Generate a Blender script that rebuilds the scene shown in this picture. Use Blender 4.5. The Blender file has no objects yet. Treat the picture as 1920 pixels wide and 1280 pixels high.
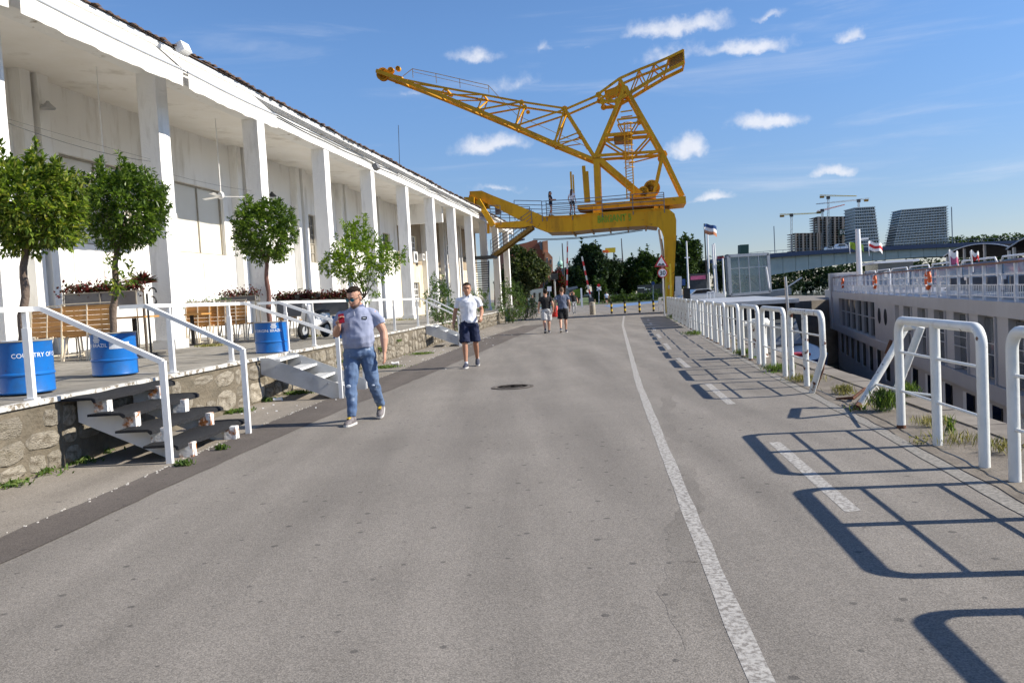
import bpy, math, random
import numpy as np
from mathutils import Vector, Matrix
random.seed(7); RNG = np.random.default_rng(7)
SC = bpy.context.scene
COL = SC.collection
R = math.radians

# ------------------------------------------------------------------ camera
F_PX, CAM_H, ROLL, PITCH = 1550.0, 1.5, 0.055, 0.05181
fw = Vector((0, math.cos(PITCH), -math.sin(PITCH)))
rt0 = Vector((1, 0, 0)); up0 = rt0.cross(fw)
RT = rt0 * math.cos(ROLL) - up0 * math.sin(ROLL)
UP = rt0 * math.sin(ROLL) + up0 * math.cos(ROLL)
cam = bpy.data.cameras.new('camera'); cam_o = bpy.data.objects.new('camera', cam); COL.objects.link(cam_o)
cam.sensor_width = 36; cam.lens = F_PX / 1920 * 36; cam.clip_end = 12000; cam.clip_start = 0.05
M = Matrix((RT, UP, -fw)).transposed().to_4x4(); M.translation = (0, 0, CAM_H)
cam_o.matrix_world = M
SC.camera = cam_o

# ------------------------------------------------------------------ light
SUN_EL, SUN_AZ = 35.5, (1.0, -0.075)
SUN_STRENGTH, SKY_STRENGTH = 5.0, 0.076
sd_ = Vector((SUN_AZ[0], SUN_AZ[1], 0)).normalized() * math.cos(R(SUN_EL)); sd_.z = math.sin(R(SUN_EL))
sun = bpy.data.lights.new('sun', 'SUN'); sun.energy = SUN_STRENGTH; sun.angle = R(0.53); sun.color = (1.0, 0.925, 0.80)
sun_o = bpy.data.objects.new('sun', sun); COL.objects.link(sun_o)
sun_o.rotation_euler = sd_.to_track_quat('Z', 'Y').to_euler(); sun_o.location = (40, -10, 60)
SC.view_settings.view_transform = 'Standard'; SC.view_settings.look = 'None'
SC.view_settings.exposure = 0.62; SC.view_settings.gamma = 1.0
SC.cycles.use_denoising = True; SC.cycles.use_adaptive_sampling = True; SC.cycles.adaptive_threshold = 0.02; SC.cycles.max_bounces = 6; SC.cycles.diffuse_bounces = 5; SC.cycles.glossy_bounces = 3; SC.cycles.transparent_max_bounces = 12
SC.cycles.caustics_reflective = False; SC.cycles.caustics_refractive = False

# ------------------------------------------------------------------ pixel helpers (reference frame 1920 x 1280)
def ray(px, py): return RT * ((px - 960) / F_PX) + UP * ((640 - py) / F_PX) + fw
CP = Vector((0, 0, CAM_H))
def G(px, py, z=0.0):
    d = ray(px, py); return CP + d * ((z - CAM_H) / d.z)
def V(px, py, Y):
    d = ray(px, py); return CP + d * (Y / d.y)
def onplane(px, py, p0, n):
    d = ray(px, py); return CP + d * ((Vector(p0) - CP).dot(n) / d.dot(n))

# ------------------------------------------------------------------ sky
w = bpy.data.worlds.new('World'); SC.world = w; w.use_nodes = True
nt = w.node_tree; nt.nodes.clear()
def N(tree, kind, **kw):
    n = tree.nodes.new(kind)
    for k, v in kw.items():
        if k.startswith('i_'): n.inputs[k[2:].replace('_', ' ')].default_value = v
        elif isinstance(k, str) and k.startswith('n') and k[1:].isdigit(): n.inputs[int(k[1:])].default_value = v
        else: setattr(n, k, v)
    return n
def L(tree, a, b): tree.links.new(a, b)
sky = N(nt, 'ShaderNodeTexSky', sky_type='NISHITA', sun_disc=False, sun_elevation=R(SUN_EL),
        sun_rotation=math.atan2(SUN_AZ[0], SUN_AZ[1]), air_density=1.0, dust_density=0.0, ozone_density=3.0, altitude=100)
tc = N(nt, 'ShaderNodeTexCoord')
nz = N(nt, 'ShaderNodeTexNoise', i_Scale=17.0, i_Detail=5.0, i_Roughness=0.6); L(nt, tc.outputs['Generated'], nz.inputs['Vector'])
sub = N(nt, 'ShaderNodeVectorMath', operation='SUBTRACT', n1=(0.5, 0.5, 0.5)); L(nt, nz.outputs['Color'], sub.inputs[0])
scl = N(nt, 'ShaderNodeVectorMath', operation='SCALE', i_Scale=0.045); L(nt, sub.outputs[0], scl.inputs[0])
add = N(nt, 'ShaderNodeVectorMath', operation='ADD'); L(nt, tc.outputs['Generated'], add.inputs[0]); L(nt, scl.outputs[0], add.inputs[1])
DIR = add.outputs[0]
# small fair-weather clouds: centre (as seen in the reference), half width, half height, density
CLOUDS = [(918, 272, 62, 24, 1.0), (1290, 280, 40, 24, 1.0), (1437, 228, 60, 20, 1.0), (1270, 56, 85, 18, .95), (1400, 88, 75, 16, .9),
          (1265, 98, 70, 18, .7), (890, 103, 50, 16, .75), (1568, 325, 44, 15, .95), (1330, 372, 40, 11, .85), (925, 357, 55, 8, .55),
          (1600, 68, 24, 18, .8), (1440, 28, 38, 9, .6), (1022, 93, 14, 9, .55), (1100, 89, 20, 8, .4), (955, 160, 55, 22, .45), (780, 170, 35, 9, .4),
          (2150, 150, 70, 24, .9), (300, -150, 80, 30, .9), (-420, 120, 70, 22, .9)]
acc = None
for (cx, cy, a, b, dens) in CLOUDS:
    c = ray(cx, cy).normalized(); t = c.cross(Vector((0, 0, 1))).normalized(); u = t.cross(c).normalized()
    ra, rb = a * 1.08 / F_PX, b * 1.12 / F_PX
    ct = c.dot(t); 
    du = N(nt, 'ShaderNodeVectorMath', operation='DOT_PRODUCT', n1=tuple(t / ra)); L(nt, DIR, du.inputs[0])
    dv = N(nt, 'ShaderNodeVectorMath', operation='DOT_PRODUCT', n1=tuple(u / rb)); L(nt, DIR, dv.inputs[0])
    mv = N(nt, 'ShaderNodeMath', operation='MULTIPLY', n1=-1.9); L(nt, dv.outputs['Value'], mv.inputs[0])
    mx = N(nt, 'ShaderNodeMath', operation='MAXIMUM'); L(nt, dv.outputs['Value'], mx.inputs[0]); L(nt, mv.outputs[0], mx.inputs[1])
    dc = N(nt, 'ShaderNodeVectorMath', operation='DOT_PRODUCT', n1=tuple(c * -60)); L(nt, DIR, dc.inputs[0])
    dcm = N(nt, 'ShaderNodeMath', operation='MAXIMUM', n1=0.0); L(nt, dc.outputs['Value'], dcm.inputs[0])
    cb = N(nt, 'ShaderNodeCombineXYZ'); L(nt, du.outputs['Value'], cb.inputs[0]); L(nt, mx.outputs[0], cb.inputs[1]); L(nt, dcm.outputs[0], cb.inputs[2])
    ln = N(nt, 'ShaderNodeVectorMath', operation='LENGTH'); L(nt, cb.outputs[0], ln.inputs[0])
    mr = N(nt, 'ShaderNodeMapRange', n1=1.35, n2=0.15, n3=0.0, n4=dens); L(nt, ln.outputs['Value'], mr.inputs[0])
    if acc is None: acc = mr.outputs[0]
    else:
        m2 = N(nt, 'ShaderNodeMath', operation='MAXIMUM'); L(nt, acc, m2.inputs[0]); L(nt, mr.outputs[0], m2.inputs[1]); acc = m2.outputs[0]
nz2 = N(nt, 'ShaderNodeTexNoise', i_Scale=46.0, i_Detail=6.0, i_Roughness=0.62); L(nt, tc.outputs['Generated'], nz2.inputs['Vector'])
mm = N(nt, 'ShaderNodeMath', operation='MULTIPLY', n1=0.9); L(nt, nz2.outputs['Fac'], mm.inputs[0])
sm = N(nt, 'ShaderNodeMath', operation='ADD'); L(nt, acc, sm.inputs[0]); L(nt, mm.outputs[0], sm.inputs[1])
cum = N(nt, 'ShaderNodeMapRange', interpolation_type='SMOOTHSTEP', n1=0.58, n2=1.42, n3=0.0, n4=0.84); L(nt, sm.outputs[0], cum.inputs[0])
gate = N(nt, 'ShaderNodeMapRange', n1=0.0, n2=0.12, n3=0.0, n4=1.0); L(nt, acc, gate.inputs[0])
cumg = N(nt, 'ShaderNodeMath', operation='MULTIPLY'); L(nt, cum.outputs[0], cumg.inputs[0]); L(nt, gate.outputs[0], cumg.inputs[1])
# high thin cirrus, stretched, all round the sky
mp = N(nt, 'ShaderNodeMapping', n2=(R(8), R(14), R(-28)), n3=(1.6, 1.6, 14.0)); L(nt, tc.outputs['Generated'], mp.inputs[0])
nz3 = N(nt, 'ShaderNodeTexNoise', i_Scale=1.6, i_Detail=7.0, i_Roughness=0.6, i_Distortion=0.6); L(nt, mp.outputs[0], nz3.inputs['Vector'])
cir = N(nt, 'ShaderNodeMapRange', interpolation_type='SMOOTHSTEP', n1=0.50, n2=0.86, n3=0.0, n4=0.46); L(nt, nz3.outputs['Fac'], cir.inputs[0])
tot = N(nt, 'ShaderNodeMath', operation='MAXIMUM'); L(nt, cumg.outputs[0], tot.inputs[0]); L(nt, cir.outputs[0], tot.inputs[1])
# faintly greyer undersides through the noise
ccol = N(nt, 'ShaderNodeMix', data_type='RGBA', n6=(6.3, 6.7, 7.7, 1), n7=(8.9, 8.9, 9.2, 1)); L(nt, nz2.outputs['Fac'], ccol.inputs[0])
sep = N(nt, 'ShaderNodeSeparateXYZ'); L(nt, tc.outputs['Generated'], sep.inputs[0])
el = N(nt, 'ShaderNodeMapRange', interpolation_type='SMOOTHSTEP', n1=-0.02, n2=0.32); L(nt, sep.outputs[2], el.inputs[0])
tint = N(nt, 'ShaderNodeMix', data_type='RGBA', n6=(.74, .74, .90, 1), n7=(.93, 1.13, 1.37, 1)); L(nt, el.outputs[0], tint.inputs[0])
grade = N(nt, 'ShaderNodeMix', data_type='RGBA', blend_type='MULTIPLY'); grade.inputs[0].default_value = 1.0; L(nt, sky.outputs[0], grade.inputs[6]); L(nt, tint.outputs[2], grade.inputs[7])
mix = N(nt, 'ShaderNodeMix', data_type='RGBA'); L(nt, tot.outputs[0], mix.inputs[0]); L(nt, grade.outputs[2], mix.inputs[6]); L(nt, ccol.outputs[2], mix.inputs[7])
bg = N(nt, 'ShaderNodeBackground', i_Strength=SKY_STRENGTH); L(nt, mix.outputs[2], bg.inputs[0])
wo = N(nt, 'ShaderNodeOutputWorld'); L(nt, bg.outputs[0], wo.inputs[0])
w.cycles.sampling_method = 'MANUAL'; w.cycles.sample_map_resolution = 512

# ------------------------------------------------------------------ materials
MATS = {}
def pm(name, c1, c2=None, rough=.7, scale=4.0, detail=5.0, lo=.35, hi=.65, bump=0.0, bscale=None, metal=0.0, spec=.4,
       dirt=None, dscale=1.2, dlo=.55, dhi=.8, stretch=None, speck=None, sscale=60, slo=.62, shi=.7, coat=0.0, emit=None, alpha=None, rvar=0.0, bdist=.02, rust=None):
    m = bpy.data.materials.new(name); m.use_nodes = True; t = m.node_tree
    b = t.nodes['Principled BSDF']
    b.inputs['Roughness'].default_value = rough; b.inputs['Metallic'].default_value = metal
    b.inputs['Specular IOR Level'].default_value = spec; b.inputs['Coat Weight'].default_value = coat
    co = N(t, 'ShaderNodeTexCoord'); vec = co.outputs['Object']
    if stretch:
        mp = N(t, 'ShaderNodeMapping', n3=stretch); L(t, vec, mp.inputs[0]); svec = mp.outputs[0]
    else: svec = vec
    c4 = lambda c: (c[0], c[1], c[2], 1)
    if c2 is None: c2 = tuple(min(1, x * 1.12 + .004) for x in c1)
    n1 = N(t, 'ShaderNodeTexNoise', i_Scale=scale, i_Detail=detail, i_Roughness=.62); L(t, svec, n1.inputs['Vector'])
    r1 = N(t, 'ShaderNodeMapRange', n1=lo, n2=hi); L(t, n1.outputs['Fac'], r1.inputs[0])
    mx = N(t, 'ShaderNodeMix', data_type='RGBA', n6=c4(c1), n7=c4(c2)); L(t, r1.outputs[0], mx.inputs[0]); col = mx.outputs[2]
    for lay, sc_, l_, h_ in ((dirt, dscale, dlo, dhi), (speck, sscale, slo, shi), (rust, 3.1, .60, .68)):
        if lay is None: continue
        n2 = N(t, 'ShaderNodeTexNoise', i_Scale=sc_, i_Detail=6.0, i_Roughness=.65); L(t, svec if lay is dirt else vec, n2.inputs['Vector'])
        r2 = N(t, 'ShaderNodeMapRange', n1=l_, n2=h_); L(t, n2.outputs['Fac'], r2.inputs[0])
        m2 = N(t, 'ShaderNodeMix', data_type='RGBA', n7=c4(lay)); L(t, r2.outputs[0], m2.inputs[0]); L(t, col, m2.inputs[6]); col = m2.outputs[2]
    L(t, col, b.inputs['Base Color'])
    if rvar:
        rr = N(t, 'ShaderNodeMapRange', n1=.3, n2=.7, n3=max(.02, rough - rvar), n4=min(1, rough + rvar)); L(t, n1.outputs['Fac'], rr.inputs[0]); L(t, rr.outputs[0], b.inputs['Roughness'])
    if bump:
        nb = N(t, 'ShaderNodeTexNoise', i_Scale=bscale or scale * 3, i_Detail=4.0); L(t, vec, nb.inputs['Vector'])
        bp = N(t, 'ShaderNodeBump', i_Strength=bump, i_Distance=bdist); L(t, nb.outputs['Fac'], bp.inputs['Height']); L(t, bp.outputs[0], b.inputs['Normal'])
    MATS[name] = m
    return m
def leafmat(name, cols, rough=.45, trans=.35, spec=.35):
    m = bpy.data.materials.new(name); m.use_nodes = True; t = m.node_tree
    b = t.nodes['Principled BSDF']; b.inputs['Roughness'].default_value = rough; b.inputs['Specular IOR Level'].default_value = spec
    g = N(t, 'ShaderNodeNewGeometry'); rp = N(t, 'ShaderNodeValToRGB')
    rp.color_ramp.elements[0].color = (*cols[0], 1); rp.color_ramp.elements[1].color = (*cols[-1], 1)
    for i, c in enumerate(cols[1:-1]):
        e = rp.color_ramp.elements.new((i + 1) / (len(cols) - 1)); e.color = (*c, 1)
    L(t, g.outputs['Random Per Island'], rp.inputs[0]); L(t, rp.outputs[0], b.inputs['Base Color'])
    tr = N(t, 'ShaderNodeBsdfTranslucent'); mu = N(t, 'ShaderNodeMix', data_type='RGBA', blend_type='MULTIPLY', n7=(1.3, 1.35, .55, 1)); mu.inputs[0].default_value = 1
    L(t, rp.outputs[0], mu.inputs[6]); L(t, mu.outputs[2], tr.inputs[0])
    ms = N(t, 'ShaderNodeMixShader'); ms.inputs[0].default_value = trans
    L(t, b.outputs[0], ms.inputs[1]); L(t, tr.outputs[0], ms.inputs[2]); L(t, ms.outputs[0], t.nodes['Material Output'].inputs[0])
    MATS[name] = m; return m
def glassmat(name, col, rough=.04, trans=.0, alpha=1.0):
    m = bpy.data.materials.new(name); m.use_nodes = True; b = m.node_tree.nodes['Principled BSDF']
    b.inputs['Base Color'].default_value = (*col, 1); b.inputs['Roughness'].default_value = rough; b.inputs['Specular IOR Level'].default_value = .7
    b.inputs['Alpha'].default_value = alpha
    MATS[name] = m; return m

# ------------------------------------------------------------------ mesh builder
class MB:
    def __init__(s): s.v = []; s.f = []; s.m = []
    def add(s, vs, fs, mi=0):
        o = len(s.v); s.v += [tuple(v) for v in vs]; s.f += [tuple(i + o for i in f) for f in fs]; s.m += [mi] * len(fs); return s
    def bx(s, x0, x1, y0, y1, z0, z1, mi=0):
        vs = [(x, y, z) for x in (x0, x1) for y in (y0, y1) for z in (z0, z1)]
        return s.add(vs, [(0, 1, 3, 2), (4, 6, 7, 5), (0, 4, 5, 1), (2, 3, 7, 6), (0, 2, 6, 4), (1, 5, 7, 3)], mi)
    def obox(s, c, ax, ay, az, mi=0):
        "oriented box: centre and three half-axis vectors"
        c, ax, ay, az = map(Vector, (c, ax, ay, az))
        vs = [c + ax * i + ay * j + az * k for i in (-1, 1) for j in (-1, 1) for k in (-1, 1)]
        fs = [(0, 1, 3, 2), (4, 6, 7, 5), (0, 4, 5, 1), (2, 3, 7, 6), (0, 2, 6, 4), (1, 5, 7, 3)]
        if ax.cross(ay).dot(az) < 0: fs = [f[::-1] for f in fs]
        return s.add(vs, fs, mi)
    def bar(s, p0, p1, w=.1, h=None, up=(0, 0, 1), mi=0):
        p0, p1 = Vector(p0), Vector(p1); h = h or w; d = p1 - p0; l = d.length
        if l < 1e-6: return s
        d /= l; up = Vector(up)
        if abs(d.dot(up)) > .98: up = Vector((0, 1, 0)) if abs(d.y) < .9 else Vector((1, 0, 0))
        x = d.cross(up).normalized(); u = x.cross(d)
        return s.obox((p0 + p1) / 2, d * l / 2, x * w / 2, u * h / 2, mi)
    def tube(s, pts, r, n=8, caps=True, mi=0, flat=None):
        pts = [Vector(p) for p in pts]; k = len(pts); rs = r if hasattr(r, '__len__') else [r] * k
        t0 = (pts[1] - pts[0]).normalized(); a = Vector((0, 0, 1)) if abs(t0.z) < .9 else Vector((0, 1, 0))
        x = t0.cross(a).normalized(); vs = []; fs = []
        for i, p in enumerate(pts):
            t = (pts[min(i + 1, k - 1)] - pts[max(i - 1, 0)])
            t = t.normalized() if t.length > 1e-9 else t0
            x = (x - t * x.dot(t)).normalized(); y = t.cross(x)
            for j in range(n):
                an = 2 * math.pi * j / n; vs.append(p + x * math.cos(an) * rs[i] + y * math.sin(an) * rs[i])
        for i in range(k - 1):
            for j in range(n):
                a_, b_ = i * n + j, i * n + (j + 1) % n
                fs.append((a_, b_, b_ + n, a_ + n))
        if caps: fs.append(tuple(range(n))[::-1]); fs.append(tuple((k - 1) * n + j for j in range(n)))
        return s.add(vs, fs, mi)
    def loft(s, rings, n=16, mi=0, caps=True):
        "rings: (centre, xvec, yvec) ellipses"
        vs = []; fs = []; k = len(rings)
        for c, ax, ay in rings:
            c, ax, ay = Vector(c), Vector(ax), Vector(ay)
            for j in range(n):
                an = 2 * math.pi * j / n; vs.append(c + ax * math.cos(an) + ay * math.sin(an))
        for i in range(k - 1):
            for j in range(n):
                a_, b_ = i * n + j, i * n + (j + 1) % n
                fs.append((a_, b_, b_ + n, a_ + n))
        if caps: fs.append(tuple(range(n))[::-1]); fs.append(tuple((k - 1) * n + j for j in range(n)))
        return s.add(vs, fs, mi)
    def prism(s, pts, off, mi=0):
        pts = [Vector(p) for p in pts]; off = Vector(off); n = len(pts)
        nrm = Vector((0, 0, 0))
        for i in range(n): nrm += (pts[i] - pts[0]).cross(pts[(i + 1) % n] - pts[0])
        if nrm.dot(off) > 0: pts = pts[::-1]
        vs = pts + [p + off for p in pts]
        fs = [tuple(range(n)), tuple(range(n, 2 * n))[::-1]] + [((i + 1) % n, i, i + n, (i + 1) % n + n) for i in range(n)]
        return s.add(vs, fs, mi)
    def lathe(s, prof, c=(0, 0, 0), n=24, mi=0, axis=None):
        c = Vector(c); vs = []; fs = []; k = len(prof)
        if axis is None: X, Y, Z = Vector((1, 0, 0)), Vector((0, 1, 0)), Vector((0, 0, 1))
        else:
            Z = Vector(axis).normalized(); X = Z.orthogonal().normalized(); Y = Z.cross(X)
        for r_, z in prof:
            for j in range(n):
                an = 2 * math.pi * j / n; vs.append(c + X * r_ * math.cos(an) + Y * r_ * math.sin(an) + Z * z)
        for i in range(k - 1):
            for j in range(n):
                a_, b_ = i * n + j, i * n + (j + 1) % n
                fs.append((a_, b_, b_ + n, a_ + n))
        fs.append(tuple(range(n))[::-1]); fs.append(tuple((k - 1) * n + j for j in range(n)))
        return s.add(vs, fs, mi)
    def poly(s, pts, mi=0): return s.add(pts, [tuple(range(len(pts)))], mi)
    def mesh(s, name, mats, org=(0, 0, 0), smooth=None):
        me = bpy.data.meshes.new(name); o = Vector(org)
        me.from_pydata([tuple(Vector(v) - o) for v in s.v], [], s.f)
        for m in (mats if isinstance(mats, (list, tuple)) else [mats]): me.materials.append(MATS[m] if isinstance(m, str) else m)
        if any(s.m): me.polygons.foreach_set('material_index', s.m)
        if smooth is not None:
            me.polygons.foreach_set('use_smooth', [True] * len(me.polygons))
            if smooth < 179: me.set_sharp_from_angle(angle=R(smooth))
        me.update(); return me
    def build(s, name, mats, parent=None, smooth=None, label=None):
        me = s.mesh(name, mats, worg(parent), smooth)
        return link(name, me, parent, label)
def worg(o):
    p = Vector((0, 0, 0))
    while o is not None: p += o.location; o = o.parent
    return p
def link(name, me, parent=None, label=None):
    o = bpy.data.objects.new(name, me); COL.objects.link(o)
    if parent is not None: o.parent = parent
    if label: o['label'] = label
    return o
def tag(o, label, cat, group=None, kind=None):
    if label: o['label'] = label
    if cat: o['category'] = cat
    if group: o['group'] = group
    if kind: o['kind'] = kind
    return o
def thing(name, loc, label, cat, group=None):
    o = bpy.data.objects.new(name, None); COL.objects.link(o); o.location = Vector(loc); o.empty_display_size = .2
    return tag(o, label, cat, group)
def struct(name, mb, mats, smooth=None):
    o = mb.build(name, mats, None, smooth); o['kind'] = 'structure'; return o
def copy_tree(o, parent=None):
    c = o.copy(); COL.objects.link(c); c.parent = parent
    for ch in list(o.children): copy_tree(ch, c)
    return c
def place(o, p, q=None, parent=None):
    o.location = Vector(p) - (worg(parent) if parent else Vector((0, 0, 0)))
    return o
def lerp(a, b, t): return a + (b - a) * t
def interp(tab, y):
    if y <= tab[0][0]: a, b = tab[0], tab[1]
    elif y >= tab[-1][0]: a, b = tab[-2], tab[-1]
    else:
        for a, b in zip(tab, tab[1:]):
            if a[0] <= y <= b[0]: break
    return a[1] + (b[1] - a[1]) * (y - a[0]) / (b[0] - a[0])
def leaves_mesh(name, P, D, U, size, aspect=.42, fold=.25, mat=None):
    "numpy leaf cards with a folded midrib. P centre, D direction, U up-ish, size per leaf"
    n = len(P); D = D / np.linalg.norm(D, axis=1, keepdims=True)
    S = np.cross(D, U); S /= (np.linalg.norm(S, axis=1, keepdims=True) + 1e-9); Nn = np.cross(S, D)
    sz = size[:, None]
    base = P - D * sz * .5; tip = P + D * sz * .5 - Nn * sz * .06; mid = P + Nn * sz * 0.02
    l = P + S * sz * aspect * .5 + Nn * sz * fold * .4; r = P - S * sz * aspect * .5 + Nn * sz * fold * .4
    verts = np.stack([base, l, tip, r], 1).reshape(-1, 3)
    me = bpy.data.meshes.new(name); me.vertices.add(4 * n); me.vertices.foreach_set('co', verts.astype(np.float32).ravel())
    idx = np.arange(n)[:, None] * 4; fa = np.concatenate([idx + 0, idx + 2, idx + 1, idx + 0, idx + 3, idx + 2], 1).reshape(-1)
    me.loops.add(6 * n); me.loops.foreach_set('vertex_index', fa.astype(np.int32)); me.polygons.add(2 * n)
    me.polygons.foreach_set('loop_start', np.arange(0, 6 * n, 3).astype(np.int32)); me.update(calc_edges=True)
    if mat: me.materials.append(MATS[mat])
    return me
def rnd_dirs(n):
    v = RNG.normal(size=(n, 3)); return v / np.linalg.norm(v, axis=1, keepdims=True)
# ------------------------------------------------------------------ material library
def asphalt(name, a, b, big=.5):
    m = bpy.data.materials.new(name); m.use_nodes = True; t = m.node_tree; bs = t.nodes['Principled BSDF']
    bs.inputs['Roughness'].default_value = .86; bs.inputs['Specular IOR Level'].default_value = .3
    co = N(t, 'ShaderNodeTexCoord'); v = co.outputs['Object']
    n1 = N(t, 'ShaderNodeTexNoise', i_Scale=big, i_Detail=7.0, i_Roughness=.62); L(t, v, n1.inputs['Vector'])
    r1 = N(t, 'ShaderNodeMapRange', n1=.3, n2=.72); L(t, n1.outputs['Fac'], r1.inputs[0])
    m1 = N(t, 'ShaderNodeMix', data_type='RGBA', n6=(*a, 1), n7=(*b, 1)); L(t, r1.outputs[0], m1.inputs[0])
    # aggregate: light and dark stones
    vo = N(t, 'ShaderNodeTexVoronoi', voronoi_dimensions='2D', i_Scale=150.0); L(t, v, vo.inputs['Vector'])
    hs = N(t, 'ShaderNodeSeparateColor'); L(t, vo.outputs['Color'], hs.inputs[0])
    r2 = N(t, 'ShaderNodeMapRange', n1=0.0, n2=1.0, n3=.70, n4=1.30); L(t, hs.outputs[0], r2.inputs[0])
    m2 = N(t, 'ShaderNodeVectorMath', operation='SCALE'); L(t, m1.outputs[2], m2.inputs[0]); L(t, r2.outputs[0], m2.inputs['Scale'])
    # small round dark spots
    vs = N(t, 'ShaderNodeTexVoronoi', voronoi_dimensions='2D', i_Scale=4.2, i_Randomness=1.0); L(t, v, vs.inputs['Vector'])
    sc = N(t, 'ShaderNodeSeparateColor'); L(t, vs.outputs['Color'], sc.inputs[0])
    rr = N(t, 'ShaderNodeMapRange', n1=.45, n2=1.0, n3=0.0, n4=.105); L(t, sc.outputs[1], rr.inputs[0])
    cmp_ = N(t, 'ShaderNodeMath', operation='SUBTRACT'); L(t, rr.outputs[0], cmp_.inputs[0]); L(t, vs.outputs['Distance'], cmp_.inputs[1])
    r3 = N(t, 'ShaderNodeMapRange', n1=-.01, n2=.02, n3=0.0, n4=.55); L(t, cmp_.outputs[0], r3.inputs[0])
    m3 = N(t, 'ShaderNodeMix', data_type='RGBA', n7=(.035, .034, .034, 1)); L(t, r3.outputs[0], m3.inputs[0]); L(t, m2.outputs[0], m3.inputs[6])
    # broad lengthwise wheel paths and stains
    mp = N(t, 'ShaderNodeMapping', n2=(0, 0, R(8)), n3=(1.2, .12, 1)); L(t, v, mp.inputs[0])
    n4 = N(t, 'ShaderNodeTexNoise', i_Scale=1.4, i_Detail=5.0); L(t, mp.outputs[0], n4.inputs['Vector'])
    r4 = N(t, 'ShaderNodeMapRange', n1=.32, n2=.70, n3=.80, n4=1.14); L(t, n4.outputs['Fac'], r4.inputs[0])
    m4 = N(t, 'ShaderNodeVectorMath', operation='SCALE'); L(t, m3.outputs[2], m4.inputs[0]); L(t, r4.outputs[0], m4.inputs['Scale'])
    L(t, m4.outputs[0], bs.inputs['Base Color'])
    nb = N(t, 'ShaderNodeTexNoise', i_Scale=120.0, i_Detail=3.0); L(t, v, nb.inputs['Vector'])
    bp = N(t, 'ShaderNodeBump', i_Strength=.55, i_Distance=.006); L(t, nb.outputs['Fac'], bp.inputs['Height']); L(t, bp.outputs[0], bs.inputs['Normal'])
    MATS[name] = m
asphalt('asphalt', (.176, .160, .142), (.220, .201, .179))
asphalt('asphalt_walk', (.215, .190, .160), (.265, .238, .203), 1.2)
asphalt('asphalt_dark', (.098, .084, .074), (.125, .108, .096), 1.5)
asphalt('asphalt_mark', (.150, .136, .120), (.205, .187, .166), 1.2)
def worn_paint(name, col, under, lo, hi):
    pm(name, col, tuple(x * .85 for x in col), rough=.75, scale=9, speck=under, sscale=34, slo=lo, shi=hi, bump=.3, bscale=120, bdist=.004)
worn_paint('line_paint', (.42, .405, .38), (.18, .165, .15), .44, .60)
worn_paint('line_faint', (.30, .28, .25), (.16, .15, .135), .40, .58)
pm('blue_paint', (.09, .16, .30), (.13, .21, .35), rough=.7, speck=(.2, .22, .26), sscale=6, slo=.55, shi=.75)
pm('tar', (.10, .093, .086), (.16, .148, .138), rough=.85, scale=14, lo=.4, hi=.6)
pm('apron', (.135, .115, .095), (.21, .183, .15), rough=.9, scale=2.2, dirt=(.10, .085, .065), dscale=3.5, dlo=.5, dhi=.75, bump=.5, bscale=40)
pm('quay_stone', (.15, .13, .108), (.22, .195, .165), rough=.9, scale=1.5, bump=.4, bscale=12)
pm('water', (.018, .035, .038), (.03, .05, .05), rough=.08, scale=.3, bump=.4, bscale=1.6, spec=.5, bdist=.05)
pm('terrace_slab', (.21, .195, .17), (.29, .27, .235), rough=.88, scale=1.6, dirt=(.12, .11, .085), dscale=2.6, dlo=.5, dhi=.72, bump=.35, bscale=50)
pm('terrace_body', (.13, .12, .10), (.18, .165, .14), rough=.9, scale=3)
pm('white_wall', (.83, .82, .79), (.87, .86, .835), rough=.85, scale=.9, dirt=(.50, .465, .40), dscale=1.5, dlo=.52, dhi=.84, stretch=(1.4, 1.4, .30), speck=(.50, .46, .40), sscale=3.5, slo=.70, shi=.80, bump=.25, bscale=28)
pm('column_paint', (.81, .805, .785), (.86, .855, .84), rough=.85, scale=1.5, dirt=(.50, .48, .44), dscale=2.2, dlo=.52, dhi=.82, stretch=(1.3, 1.3, .25), speck=(.5, .47, .42), sscale=5, slo=.72, shi=.8, bump=.5, bscale=22, bdist=.03)
pm('ceiling_paint', (.78, .75, .69), (.84, .82, .78), rough=.9, scale=.8, dirt=(.48, .44, .37), dscale=.9, dlo=.55, dhi=.8, speck=(.30, .25, .2), sscale=4, slo=.70, shi=.76, bump=.2)
pm('cream_wall', (.66, .58, .42), (.74, .67, .52), rough=.9, scale=1.2, dirt=(.38, .30, .20), dscale=1.0, dlo=.52, dhi=.78, stretch=(1, 1, .5), bump=.3, bscale=20)
pm('cream_wall_shaded', (.30, .235, .165), (.38, .31, .22), rough=.9, scale=1.2, dirt=(.19, .145, .10), dscale=1.0, dlo=.5, dhi=.78, bump=.3, bscale=20)  # cream wall under the eave, its shade put into the base colour
pm('fascia_paint', (.74, .735, .71), (.80, .795, .77), rough=.85, scale=1.1, dirt=(.42, .38, .31), dscale=1.7, dlo=.58, dhi=.78, stretch=(1, 1, 1.6), speck=(.25, .2, .14), sscale=3.2, slo=.62, shi=.70, bump=.4, bscale=14)
pm('roof_tile', (.085, .055, .042), (.15, .095, .07), rough=.85, scale=4, dirt=(.07, .05, .04), dscale=3, dlo=.45, dhi=.7, bump=.4)
pm('gutter', (.20, .16, .12), (.30, .26, .2), rough=.6, scale=5)
pm('awning', (.66, .64, .585), (.72, .70, .65), rough=.8, scale=2.0, dirt=(.60, .56, .47), dscale=1.6, dlo=.55, dhi=.85, stretch=(1, 1, .5), bump=.15, bscale=8)
pm('white_metal', (.76, .76, .75), (.82, .82, .81), rough=.42, scale=6, spec=.5, speck=(.45, .36, .28), sscale=9, slo=.72, shi=.78)
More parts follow.
